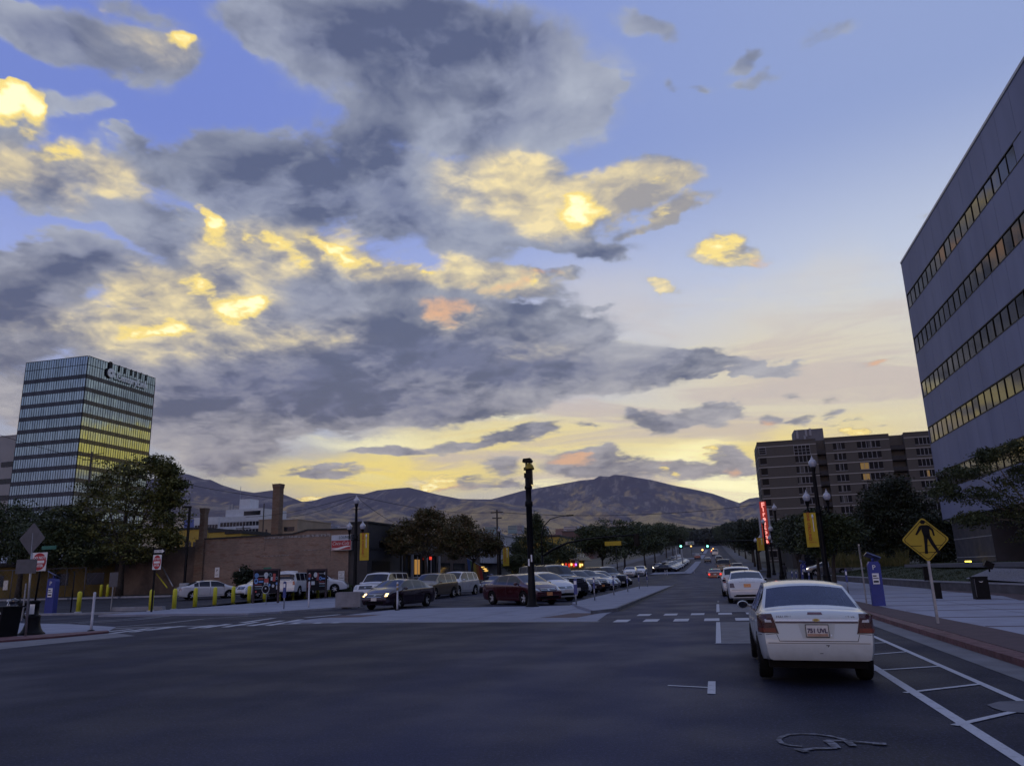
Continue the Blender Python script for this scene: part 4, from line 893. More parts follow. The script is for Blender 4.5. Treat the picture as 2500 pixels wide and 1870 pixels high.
# brick building behind the parking lot
bb = thing('brick_building', 'long low brown brick building with two chimneys behind the parking lot', 'building', (0, 67, 0))
top = [atY(*p_, 67) for p_ in ((852, 1292.6), (752, 1295), (714, 1305), (632, 1309.5), (500, 1317))]
low = [atY(*p_, 67) for p_ in ((500, 1333), (400, 1336), (284, 1342))]
pl = [(top[0][0], .3)]+[(p_[0], p_[2]) for p_ in top]+[(top[-1][0], .3)]
MT = Matrix.Rotation(pi/2, 4, 'X')
mb = MB(); mb.prism([(p_[0], p_[1]) for p_ in pl], -16, 0, T=MT); mb.build('wall', BRK, bb)
mb = MB(); mb.prism([(low[0][0]-.01, .3), (low[0][0]-.01, low[0][2]), (low[1][0], low[1][2]), (low[2][0], low[2][2]), (low[2][0], .3)], -15, -.05, T=MT); mb.build('wall', PLAST, bb)
mb = MB()
tp = [(p_[0], p_[2]) for p_ in top]
for (x0, z0), (x1, z1) in zip(tp, tp[1:]): mb.add([(x0, -.12, z0), (x1, -.12, z1), (x1, 16, z1), (x0, 16, z0), (x0, -.12, z0+.13), (x1, -.12, z1+.13), (x1, 16, z1+.13), (x0, 16, z0+.13)], [(0, 1, 5, 4), (4, 5, 6, 7), (1, 2, 6, 5), (3, 0, 4, 7), (2, 3, 7, 6)])
rf = mb.build('roof', ROOFB, bb)
def chimney(px0, px1, ytop, Y, zb, d):
    a, b, Z = bpx(px0, px1, ytop, Y); w = b-a; mb = MB(); y0 = Y-67
    for z0, z1, g in ((zb, Z-.45, 0), (Z-.45, Z-.3, .03), (Z-.3, Z-.08, .055), (Z-.08, Z, .08)): mb.box(a-g, b+g, y0-g, y0+d+g, z0, z1)
    return mb.build('chimney', BRKC, bb)
chimney(667, 684, 1181, 71, 5, .75); chimney(490, 501, 1240, 67.3, 5, .6)
mb = MB(); a, b, Z = bpx(486, 500, 1280, 67.1); mb.box(a, top[-1][0]+.1, -.25, 1, 1, top[-1][2]+.02); mb.build('buttress', BRKC, bb)
GH = mat('ghost_sign_paint', (.34, .33, .34), .9, var=.4, scale=4, col2=(.14, .11, .10), lo=.4, hi=.6)
for a, b, c, d in ((646, 808, 1308.5, 1310), (646, 648, 1308, 1345), (806, 808, 1307, 1358), (742, 806, 1341, 1342.5), (676, 700, 1343, 1344.5), (640, 705, 1356, 1357), (590, 634, 1341.5, 1343.5)):
    p0 = atY(a, d+(852-a)*0, 67); p1 = atY(b, c, 67); mb = MB(); mb.box(p0[0], p1[0], -.035, .02, min(p0[2], p1[2]), max(p0[2], p1[2])); mb.build('painted_outline', GH, bb)
# corner at right: brick quoin wall side is covered by the next building
# signs on the brick wall
def placard(px, py, w, h, Y, label, lines, m=WHITE, cat='sign', name='wall_sign', col=TXB):
    p = atY(px, py, Y); t = thing(name, label, cat, (p[0], Y-.06, p[2])); mb = MB(); mb.box(-w/2, w/2, -.02, .03, -h/2, h/2); mb.build('panel', m, t)
    for i, (s_, sz, dz) in enumerate(lines): text('lettering', s_, sz, col, t, (0, -.03, dz))
    return t
p0, p1 = atY(811, 1306, 66.6), atY(859, 1342, 66.6); w, h = p1[0]-p0[0], p0[2]-p1[2]
cs = thing('lounge_sign', 'white and red soft drink sign of the lounge at the corner of the brick wall', 'sign', (p0[0], 66.45, p1[2]))
mb = MB(); mb.box(0, w, 0, .35, 0, h); mb.build('sign_box', STEEL, cs)
SW = mat('sign_pale_blue', (.42, .48, .58), .5, var=.08, scale=2); SR = mat('sign_cola_red', (.36, .03, .045), .5, var=.08, scale=2)
mb = MB(); mb.box(.05, w-.05, -.02, 0, h*.63, h-.06); mb.build('upper_panel', SW, cs)
mb = MB(); mb.box(.05, w-.05, -.02, 0, .06, h*.62); mb.build('lower_panel', SR, cs)
text('lettering', 'LOUNGE', .40, TXB, cs, (w*.70, -.03, h*.81), sx=.8); text('lettering', 'Coca-Cola', .46, WHITE, cs, (w*.47, -.04, h*.44), shear=.4, sx=.86, bold=-.004)
mb = MB(); vs = []
for k in range(21):
    u = k/20; zc = h*(.10+.12*u+.035*sin(2*pi*u+2.6)); th = .03+.06*sin(pi*u); vs += [(.1+u*(w-.2), -.035, zc-th), (.1+u*(w-.2), -.035, zc+th)]
mb.add(vs, [(2*i, 2*i+2, 2*i+3, 2*i+1) for i in range(20)]); mb.build('ribbon', WHITE, cs)
placard(531, 1397, .5, .95, 67, 'white parking notice with a dark emblem on the brick wall, above the white sedan', [('P', .34, .16), ('LOT', .16, -.25)])
placard(589, 1397, .42, .8, 67, 'white parking notice on the brick wall, behind the dark shrub', [('NO', .2, .18), ('PARK', .13, -.1)])
placard(834, 1400, .62, .46, 67, 'upper white notice beside the right corner of the brick wall', [('PRIVATE', .14, .08), ('LOT', .14, -.1)])
placard(834, 1411, .62, .42, 67, 'lower white notice beside the right corner of the brick wall', [('TOW', .2, .0)])
# dark corner building
z1 = atY(872, 1277, 67)[2]
dk = thing('dark_building', 'dark grey painted building on the corner right of the brick wall', 'building', (-31.5, 67.15, 0))
mb = MB(); mb.box(-1.85, 0, 0, 8.2, 0, z1); mb.box(-14, -1.85, .4, 8.2, 0, 5.6); mb.build('wall', DGREY, dk)
mb = MB(); mb.box(-1.95, .12, -.1, 8.3, z1, z1+.16); mb.build('roof', ROOFB, dk)
mb = MB(); mb.box(-.02, .05, 2.6, 3.6, z1-2.2, z1-1.6); mb.build('vent', BLK, dk)
mb = MB(); mb.box(0, .08, 0, 8.2, 4.3, 4.5); mb.box(0, .1, 7.9, 8.2, 0, z1); mb.build('band_course', ROOFB, dk)
mb = MB(); mb.box(-.02, .04, 1, 5.2, .1, 3.2); mb.build('shutter', BLK, dk)
# storefront with pale posts
sf = thing('storefront', 'storefront with pale posts and large lit display windows left of the red-brown tree', 'shop', (-32.2, 75.4, 0))
mb = MB(); mb.box(-12, -.6, 0, 13.5, 0, 6.1); mb.box(-.6, 0, 0, 13.5, 4.0, 6.1); mb.build('wall', DGREY, sf)
mb = MB(); mb.box(-12, .1, 0, 13.5, 6.1, 6.3); mb.build('roof', ROOFB, sf)
PALE = mat('pale_frame', (.42, .43, .47), .6, var=.12, scale=3)
for y in (0.1, 4.6, 9.0, 13.2): mb = MB(); mb.box(-.1, .12, y-.09, y+.09, 0, 4.0); mb.build('post', PALE, sf)
for y0, y1 in ((.2, 4.5), (4.7, 8.9), (9.1, 13.1)):
    mb = MB(); mb.box(-.35, -.3, y0, y1, .5, 3.9); w_ = mb.build('window', DWIN, sf)
    mb = MB(); mb.box(-.3, -.2, y0, y1, 1.5, 1.62); mb.box(-.3, -.2, (y0+y1)/2-.05, (y0+y1)/2+.05, .5, 3.9); mb.build('frame', PALE, w_)
GLOW = mat('shop_glow', (.6, .35, .1), .6, emit=(1., .48, .10), es=.30)
mb = MB(); mb.box(-.28, -.24, 6.0, 7.5, 1.9, 3.5); mb.build('lit_panel', GLOW, sf)
REDL = mat('red_neon', (.5, .02, .02), .5, emit=(1., .06, .03), es=.7)
mb = MB(); mb.box(.1, .16, 9.6, 10.3, 3.5, 3.85); mb.build('open_sign', REDL, sf)
AMB = mat('amber_lamp', (.6, .3, .1), .5, emit=(1., .55, .15), es=2.2)
mb = MB(); mb.lathe([(.02, -.1), (.1, 0), (.02, .1)], 8, (.2, .9, 3.6)); mb.build('wall_lamp', AMB, sf)
# the shop behind the trees
s2 = thing('dark_shop', 'dark shop front with pale lettering half hidden by the red-brown tree', 'shop', (-33, 89.2, 0))
mb = MB(); mb.box(-12, 0, 0, 18.6, 0, 6.4); mb.build('wall', mat('dark_brick_wall', (.05, .035, .035), .85, var=.3, scale=1), s2)
mb = MB(); mb.box(-12, .1, 0, 18.6, 6.4, 6.6); mb.build('roof', ROOFB, s2)
for y0 in (1, 7, 13): mb = MB(); mb.box(0, .05, y0, y0+4.6, .6, 3.2); mb.build('window', DWIN, s2)
text('lettering', 'Shoes', 1.1, WHITE, s2, (.12, 15.2, 4.2), (pi/2, 0, pi/2), shear=.3)
# white building
yA, yB = 108.3, 131.5
wb = thing('white_building', 'low white rendered building with a dark signboard behind the second lamp post', 'building', (-33, yA, 0))
mb = MB(); mb.box(-14, 0, 0, yB-yA, 3.3, 7.6); mb.build('wall', mat('white_render', (.40, .41, .45), .8, var=.12, scale=.5), wb)
mb = MB(); mb.box(-14, -1.5, 0, yB-yA, 0, 3.3); mb.build('lower_wall', mat('grey_render', (.16, .165, .18), .8, var=.15, scale=.6), wb)
mb = MB(); mb.box(-14, .12, -.1, yB-yA+.1, 7.6, 7.8); mb.build('roof', CONC, wb)
mb = MB(); mb.box(0, .2, 14.6, 23, 3.6, 6.0); sg = mb.build('signboard', DGREY, wb)
text('lettering', 'The Gr', 1.7, WHITE, wb, (.24, 17.4, 4.6), (pi/2, 0, pi/2), bold=.03)
for y0 in (1, 6): mb = MB(); mb.box(-1.5, -1.42, y0, y0+2.6, .2, 2.8); mb.build('window', DWIN, wb)
# yellow building and the brown roof behind
zb = float(hz(168)); YB0 = 168
yb = thing('yellow_building', 'two storey yellow building with white framed windows and a black awning', 'building', (-33, YB0, zb))
zt_ = atX(1375, 1312, -33)[2]-zb
mb = MB(); mb.box(-14, 0, 0, 32, -1, zt_); mb.build('wall', YEL, yb); mb = MB(); mb.box(-14.1, .15, -.15, 32, zt_, zt_+.4); mb.build('roof', ROOFB, yb)
for k in range(7):
    y0 = 5+k*3.7; mb = MB(); mb.box(0, .1, y0-.15, y0+1.3, zt_-4.6, zt_-2.0); f = mb.build('window', WHITE, yb); mb = MB(); mb.box(.1, .13, y0, y0+1.15, zt_-4.4, zt_-2.2); mb.build('pane', DWIN, f)
mb = MB(); mb.add([(0, 0, 4.6), (0, 32, 4.6), (2.2, 32, 2.7), (2.2, 0, 2.7), (0, 0, 2.7), (0, 32, 2.7)], [(0, 3, 2, 1), (0, 4, 3), (1, 2, 5), (3, 4, 5, 2)]); mb.build('awning', BLK, yb)
for k in range(7): 
    mb = MB(); mb.lathe([(.05, 0), (.35, .05), (.05, .1)], 8, (1.25, 3+k*4, 3.62), 0, 'x'); mb.build('awning_emblem', WHITE, yb)
text('lettering', 'BAR  GRILL', .8, WHITE, yb, (2.25, 8, 2.2), (pi/2, 0, pi/2))
VIO = mat('violet_neon', (.3, .05, .5), .5, emit=(.5, .15, 1.), es=2.)
for k, (yy, mm) in enumerate(((1, AMB), (5.2, REDL), (9, REDL), (12, AMB), (15, REDL), (18, VIO), (24, AMB), (27, AMB))):
    mb = MB(); mb.box(.05, .25, yy, yy+1.1, 1.2+.3*(k % 2), 2.0); mb.build('neon_light', mm, yb)
block('brick_hall', 'wide brown brick hall with a flat dark roof beyond the yellow building', 'building', 1372, 1446, 1297, 330, 40, mat('dull_brick', (.12, .075, .07), .9, var=.1, scale=.2), roof=ROOFB)
# middle distance buildings left
wht = OFFW
t, w, Z = block('white_office', 'white modern office block with long dark window rows behind the brick building', 'office building', 537, 633, 1262, 350, 40, wht, wins=[(.02+.082*k, .02+.082*k+.07, v, v+2.1) for v in (2.5, 6.3, 10.2) for k in range(12)], ledge=[(4.8, 6.0, wht), (8.6, 9.9, wht), (.0, 2.2, wht)])
mb = MB(); mb.box(w*.08, w, 2, 26, Z+.35, Z+4.2); ub = mb.build('upper_storey', wht, t); mb = MB(); mb.box(w*.55, w*.97, 1.9, 2.2, Z+.8, Z+3.0); mb.build('window', DWIN, ub)
mb = MB(); mb.box(w*.25, w*.52, 8, 16, Z+4.2, Z+10); mb.build('penthouse', wht, t)
for q_ in (.02, .1): mb = MB(); mb.box(w*q_, w*q_+.8, 6, 7, Z+.35, Z+7.5); mb.build('flue', STEEL, t)
block('white_office_wing', 'lower white wing with dark window rows to the left of the white office block', 'office building', 475, 534, 1265, 362, 24, wht, wins=[(.03+.12*k, .03+.12*k+.105, v, v+2.0) for v in (3.5, 7.4, 11) for k in range(8)], ledge=[(-.5, 2.8, wht), (6, 7, wht)])
block('blue_building', 'plain blue box-shaped building behind the car park lamp', 'building', 450, 476, 1268, 372, 20, mat('blue_wall', (.10, .13, .34), .8, var=.1, scale=.3), roof=CONC)
block('tan_building', 'tan concrete building right behind the tall brick chimney with dark slots', 'building', 690, 727, 1270, 240, 24, TAN, wins=[(.12, .80, v, v+1.5) for v in (2.2, 5.4, 8.6, 11.8)])
block('tan_tower', 'plain tan tower block between the pole and the tall chimney', 'building', 632, 664, 1270, 235, 24, TAN, wins=[(.55, .68, 3, 20)])
block('yellow_block', 'yellow building with tall dark windows left of the short chimney', 'building', 436, 487, 1293, 110, 14, YEL, wins=[(.35, .45, 2, 5), (.55, .65, 2, 5), (.75, .85, 2, 5)], roof=ROOFB)
block('yellow_shed', 'low yellow building rising just above the brick roof', 'building', 511, 560, 1299, 100, 10, YEL, wins=[(.1, .2, 1.6, 2.4), (.6, .7, 1.6, 2.4)], roof=ROOFB)
block('yellow_annex', 'second low yellow roofline right of the yellow shed, behind a utility pole', 'building', 552, 590, 1303, 96, 10, YEL, roof=ROOFB)
zz = zl(66)
yl = thing('yellow_shop', 'low yellow building behind the chain link fence under the trees at the left edge', 'building', (atY(292, 1400, 68)[0], 68.5, zz))
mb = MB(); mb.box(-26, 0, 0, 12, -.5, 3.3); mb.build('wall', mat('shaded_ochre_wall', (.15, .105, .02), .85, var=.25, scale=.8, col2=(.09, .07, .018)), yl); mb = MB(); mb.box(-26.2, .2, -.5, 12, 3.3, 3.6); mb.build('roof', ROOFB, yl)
for a in (-24, -17.5, -9, -4.5): 
    mb = MB(); mb.box(a, a+2.2, -.03, .1, 1.2, 2.4); mb.build('window', DWIN, yl)
mb = MB(); mb.box(-15.2, -14.6, -.05, .02, .9, 1.9); mb.build('notice', WHITE, yl); mb = MB(); mb.box(-21.6, -21.0, -.05, .02, 1.4, 2.3); mb.build('notice', WHITE, yl)
# apartment block
AY = 200.; aw = mat('apartment_brick', (.095, .084, .076), .9, var=.12, scale=.25, col2=(.088, .078, .072), bump=.1, bscale=3)
ax0 = atY(1847, 1082, AY)[0]; ZA = atY(1850, 1082, AY)[2]; zc = [atY(1855, y_, AY)[2] for y_ in (1092, 1117, 1142, 1168, 1193, 1218, 1244, 1269, 1294, 1319, 1344, 1369)]
ap = thing('apartment_block', 'tall brown apartment block with pale floor lines and dark balconies beyond the trees', 'apartment block', (ax0, AY, 0))
APW = mat('apartment_window', (.006, .006, .009), .35, var=.3, scale=.6, spec=.12)
AX = lambda px: atY(px, 1100, AY)[0]-ax0
aend = AX(2420)
rec = [(AX(1994), AX(2016)), (AX(2175), AX(2211))]
mb = MB(); edges = [0]+[q_ for r_ in rec for q_ in r_]+[aend]
for a, b in zip(edges[::2], edges[1::2]): mb.box(a, b, 0, 13, 0, ZA)
for a, b in rec: mb.box(a, b, 1.8, 13, 0, ZA-.02)
mb.build('wall', aw, ap)
LN = mat('pale_string_course', (.36, .34, .33), .8, var=.1, scale=.5)
for z in zc:
    mb = MB()
    for a, b in zip(edges[::2], edges[1::2]): mb.box(a-.05*(a == 0), b, -.07, .1, z-.09, z+.09)
    mb.box(-.07, .05, .12, 13, z-.09, z+.09); mb.build('string_course', LN, ap)
mb = MB()
for a, b in zip(edges[::2], edges[1::2]): mb.box(a, b, -.1, .3, ZA, ZA+.25)
mb.build('parapet', aw, ap)
WF = mat('window_frame_white', (.27, .27, .31), .6, var=.1, scale=2); CURT = mat('curtain', (.12, .11, .10), .9, var=.5, scale=.8, col2=(.05, .05, .06)); CURL = mat('lit_curtain', (.4, .25, .08), .8, emit=(.9, .55, .15), es=.10)
for k in range(len(zc)-1):
    zt2, zb2 = zc[k], zc[k+1]; h = zt2-zb2; off = -k*.0
    for ci, (p0_, p1_, nmul) in enumerate(((1853, 1869, 1), (1939, 1977, 4), (2035, 2064, 3), (2094, 2151, 5), (2237, 2276, 4), (2320, 2360, 4))):
        a, b = AX(p0_), AX(p1_)
        if ci == 1 and k == 0: z0_, z1_ = zb2+.05, zt2-.2
        else: z0_, z1_ = zb2+h*.30, zt2-.22
        mb = MB(); mb.box(a, b, -.03, .15, z0_, z1_); o = mb.build('window', APW, ap)
        mb = MB(); mb.box(a-.05, b+.05, -.10, -.04, z0_-.08, z0_+.02)
        for q_ in range(1, nmul): xq = a+(b-a)*q_/nmul; mb.box(xq-.05, xq+.05, -.07, -.035, z0_, z1_)
        if ci in (0, 1) and k == 0:
            for q_ in (.33, .66): mb.box(a, b, -.07, -.035, z0_+(z1_-z0_)*q_-.04, z0_+(z1_-z0_)*q_+.04)
            mb.box(a-.1, a, -.08, -.03, z0_, z1_); mb.box(b, b+.1, -.08, -.03, z0_, z1_); mb.box(a-.1, b+.1, -.08, -.03, z1_, z1_+.1)
        mb.build('frame', WF, o)
        if ci and rnd.random() < .5:
            mb = MB(); u = rnd.random()*.5
            mb.box(a+(b-a)*u, a+(b-a)*(u+rnd.uniform(.12, .45)), -.045, -.032, z0_+.05, z1_-.05); mb.build('curtain', CURL if (ci in (3, 4) and k in (2, 3)) else CURT, o)
    for a, b in rec:
        mb = MB(); mb.box(a, b, .15, 1.8, zb2-.1, zb2+.08); mb.box(a, b, .1, .16, zb2+.08, zb2+1.0); mb.build('balcony', mat('balcony_dark', (.03, .026, .028), .8, var=.2, scale=1), ap)
a, b, Zp = AX(1948), AX(2020), atY(1985, 1042, AY)[2]
mb = MB(); mb.box(a, b, 3, 10, ZA, Zp); ph = mb.build('penthouse', mat('penthouse_grey', (.15, .15, .175), .8, var=.15, scale=.4), ap)
for u, z0_, z1_ in ((.09, .3, .95), (.40, .4, .98), (.55, .45, 1.04), (.34, .1, .5)): mb = MB(); x_ = a+(b-a)*u; mb.box(x_-.25, x_+.25, 2.7, 3, ZA+(Zp-ZA)*z0_, ZA+(Zp-ZA)*z1_); mb.build('flue', WF, ph)
# right office building
X0 = 22.; pan = mat('concrete_panel', (.150, .170, .285), .6, var=.16, scale=.12, col2=(.195, .218, .345), spec=.5, stretch=(1, 1, .25))
ob = thing('concrete_office', 'large office building of grey concrete panels with strips of windows along the right edge', 'office building', (X0, 84.7, 0))
zt3 = 32.7; bands = [(27.5, 29.05, 52.2), (22.65, 24.25, 49.9), (17.95, 19.5, 30), (13.2, 14.8, 30), (8.45, 10.1, 30)]
lev = [5.6]+[v for b_ in bands[::-1] for v in b_[:2]]+[zt3]; L_ = -60
def pnl(z0, z1, y0, y1):
    mb = MB(); mb.box(0, 22, y0, y1, z0, z1); return mb.build('wall_panel', pan, ob)
js = [-2.9*k for k in range(21)]; JT = mat('panel_joint', (.045, .046, .062), .8, var=.1, scale=1)
mb = MB(); mb.box(.12, 21.9, -58.2, -.05, 5.65, 32.6); mb.build('wall', DGREY, ob)
bgl = facing_glass('office_glass', (.044, .040, .042), .06, .12, .3)
for r in range(0, len(lev), 2):
    z0, z1 = lev[r], lev[r+1]
    for j in range(20):
        pnl(z0+(.012 if r else 0), z1-.012, js[j+1]+.02, js[j]-.02)
for z0, z1, yend in bands:
    ye = yend-84.7; npn = int((-ye)/1.55)
    mb = MB(); 
    for j in range(npn):
        q_ = rnd.uniform(-.01, .01); y0, y1 = -j*1.55-.03, -(j+1)*1.55+.03
        mb.add([(.05+q_, y0, z0), (.05-q_, y1, z0), (.05-q_, y1, z1), (.05+q_, y0, z1)], [(0, 1, 2, 3)])
    o = mb.build('window_strip', bgl, ob, fix=False); mb = MB()
    for j in range(npn+1): mb.box(.0, .1, -j*1.55-.03, -j*1.55+.03, z0, z1)
    mb.box(-.02, .1, ye, 0, z0-.06, z0+.03); mb.box(-.02, .1, ye, 0, z1-.03, z1+.06); mb.build('mullions', BLK, o)
    if ye > -50:
        mb = MB(); mb.box(.0, .3, -58, -npn*1.55-.06, z0, z1); mb.build('wall_panel', pan, ob)
mb = MB(); mb.box(-.06, 22, -58.2, .06, zt3, zt3+.22); mb.build('parapet_cap', mat('metal_cap', (.30, .31, .36), .4, .6, var=.05, scale=1), ob)
mb = MB(); mb.box(-.02, 22, -.06, 0, 5.6, zt3); mb.build('wall_panel', pan, ob)
PLN = mat('plinth_stone', (.045, .045, .058), .6, var=.25, scale=.6)
mb = MB(); mb.box(.6, 18, -11.3, -.4, .6, 5.6); pl_ = mb.build('plinth', PLN, ob)
for z in (1.9, 3.6): mb = MB(); mb.box(.57, .6, -11.3, -.4, z, z+.06); mb.build('plinth_joint', CONC, pl_)
mb = MB(); mb.box(9, 20, -58, -11.3, .6, 5.6); mb.build('recessed_wall', BLK, ob)
mb = MB(); mb.box(1.0, 20, -58, -11.4, 5.35, 5.6); mb.build('soffit', DGREY, ob)
mb = MB(); mb.box(-6, 20, -58, -9, 1.2, 1.45); st = mb.build('terrace_step', mat('terrace_edge', (.12, .12, .14), .8, var=.1, scale=1), ob)
GL2 = mat('uplight', (1, .8, .2), .5, emit=(1., .72, .08), es=5.)
u1 = thing('ground_light', 'small yellow uplight glowing at the foot of the office plinth', 'light', (21.7, 77.4, 1.5)); mb = MB(); mb.box(-.1, .1, -.9, .9, -.05, .05); mb.build('housing', BLK, u1); mb = MB(); mb.box(-.16, -.1, -.8, .8, -.04, .10); mb.build('lens', GL2, u1)
# neon blade sign
NY = 108.; zf0, zf1 = atY(1872, 1330, NY)[2], atY(1864, 1226, NY)[2]; xs_ = atY(1867, 1280, NY)[0]
fs_ = thing('neon_sign', 'tall vertical red neon sign with stacked letters in front of the apartment block', 'sign', (xs_, NY, .1))
NEON = mat('neon_red', (.6, .05, .03), .5, emit=(1., .07, .04), es=.11); NEOL = mat('neon_letter', (1, .5, .4), .4, emit=(1., .36, .30), es=.95)
mb = MB(); mb.box(-.42, .42, -.12, .12, zf0, zf1); pn = mb.build('panel', NEON, fs_)
mb = MB(); mb.box(-.72, -.48, -.08, .08, zf0+.2, zf1-.9); mb.box(.48, .72, -.08, .08, zf0+.2, zf1-.9); mb.build('side_tube', mat('pale_tube', (.32, .34, .42), .5, var=.1, scale=2), fs_)
dz = (zf1-zf0-.3)/9
for k, ch in enumerate('Firestone'): text('letter', ch, .80 if k else .95, NEOL, fs_, (0, -.15, zf1-.5-k*dz), bold=.03)
mb = MB(); mb.cyl((0, 0, 0), (0, 0, zf0), .14); mb.cyl((.0, 0, zf1), (0, 0, zf1+.9), .04); mb.build('post', BLK, fs_)
lb = thing('low_shop', 'low dark shop building hidden behind the street trees on the right', 'building', (13, 146, float(hz(146)))); mb = MB(); mb.box(0, 18, 0, 30, 0, 4.2); mb.build('wall', DGREY, lb); mb = MB(); mb.box(-.2, 18.2, -.2, 30, 4.2, 4.5); mb.build('roof', ROOFB, lb)
for k in range(3): mb = MB(); mb.box(2+k*5, 6+k*5, -.05, .1, .5, 3); mb.build('window', DWIN, lb)
# far town
ftm = [mat('far_wall_%s' % w_, c_, .8, var=.12, scale=.05) for w_, c_ in (('pale', (.30, .31, .35)), ('tan', (.30, .24, .18)), ('grey', (.19, .20, .24)), ('teal', (.16, .24, .25)), ('brick', (.19, .11, .10)))]
r2 = random.Random(5)
desc = ['pale', 'tan', 'grey', 'teal', 'brick']
def farb(px, py, Yd, wpx, hpx, mi, dep=30):
    a = atY(px, py, Yd); b = atY(px+wpx, py, Yd); Z = a[2]; z0 = Z-hpx/1860*Yd*1.05; w = b[0]-a[0]
    t = thing('distant_building', 'small distant building at the foot of the hills', 'building', (a[0], Yd, z0), 0, 'distant buildings at the foot of the hills')
    h = Z-z0; mb = MB(); mb.box(0, w, 0, dep, -8, h); mb.build('wall', ftm[mi], t)
    mb = MB()
    for v in range(max(1, int(h/4.5))): mb.box(w*.04, w*.96, -.2, .2, h-2.6-v*4.5, h-1.4-v*4.5)
    mb.build('window_row', DWIN, t)
for px, py, Yd, wp, hp, mi in ((1184,1286,2400,30,10,3),(1240,1283,2400,22,12,3),(1262,1282,2300,12,14,2),(1322,1284,2100,12,16,0),(1356,1291,1900,20,10,4),(1376,1285,1900,34,14,0),(1412,1286,1950,50,9,2),(1380,1292,1700,60,8,0),(1440,1289,2000,30,6,1),(1465,1285,2100,24,8,1),(1492,1283,2200,22,8,0),(1520,1282,2200,18,9,0),(1580,1296,1900,30,4,0),(1614,1290,2000,3,12,0),(1604,1295,1900,18,5,0),(1660,1294,1900,30,6,0),(1700,1292,2100,22,5,0),(1775,1288,1800,30,8,0),(1800,1292,1700,34,6,2),(1835,1270,700,20,40,1),(1150,1300,1700,26,6,0),(1120,1298,1800,20,5,2),(735,1282,1900,14,5,0),(760,1286,1800,26,4,0),(800,1284,1900,12,6,2),(830,1283,1900,16,5,0),(1200,1303,1500,22,6,0),(1235,1308,1400,30,6,0),(1290,1300,1600,26,7,0),(1345,1305,1300,22,8,4)):
    farb(px, py, Yd, wp, hp, mi)
for k in range(70):
    px = r2.choice([r2.uniform(1130, 1260), r2.uniform(1300, 1560), r2.uniform(1560, 1800), r2.uniform(1560, 1740), r2.uniform(720, 860)]); py = r2.uniform(1298, 1345) if px > 1450 else r2.uniform(1288, 1312)
    p_ = gt(px, py)
    if p_[1] > 2900 or p_[1] < 950: continue
    w_ = r2.uniform(9, 22); t = thing('distant_house', 'tiny pale house among the distant trees', 'house', (p_[0], p_[1], p_[2]), r2.uniform(-.3, .3), 'houses among the distant trees')
    h = r2.uniform(4, 8); mb = MB(); mb.box(-w_/2, w_/2, -5, 5, -3, h); mb.build('wall', ftm[r2.choice([0, 0, 1, 2])], t)
    mb = MB(); mb.add([(-w_/2-.5, -5.5, h), (w_/2+.5, -5.5, h), (w_/2+.5, 5.5, h), (-w_/2-.5, 5.5, h), (-w_/2, 0, h+2.5), (w_/2, 0, h+2.5)], [(0, 1, 5, 4), (2, 3, 4, 5), (0, 4, 3), (1, 2, 5)]); mb.build('roof', ftm[2], t)
# ---------------------------------------------------------------- vegetation
def leafmat(name, c1, c2, sc=.9):
    m = bpy.data.materials.new(name); m.use_nodes = True; B = NB(m.node_tree); b = m.node_tree.nodes['Principled BSDF']
    tc = B.n('ShaderNodeTexCoord').outputs['Object']; f = B.ramp(B.noise(tc, sc, 5., .65), .36, .64)
    m.node_tree.links.new(B.mix(f, c1, c2), b.inputs['Base Color']); b.inputs['Roughness'].default_value = .55; b.inputs['Specular IOR Level'].default_value = .25
    b.inputs['Subsurface Weight'].default_value = 0; return m
LG = leafmat('leaf_olive', (.050, .062, .018), (.15, .15, .040)); LD = leafmat('leaf_dark', (.028, .042, .020), (.062, .080, .030)); LR = leafmat('leaf_red_brown', (.060, .066, .022), (.115, .078, .036), 1.4)
LB = leafmat('leaf_deep', (.016, .023, .014), (.036, .046, .024)); LM = leafmat('leaf_mid', (.030, .044, .020), (.068, .082, .032)); BARK = mat('bark', (.045, .036, .03), .9, var=.4, scale=6, bump=.8, bscale=14); BARKP = mat('pale_bark', (.13, .11, .09), .9, var=.4, scale=6, bump=.6, bscale=14)
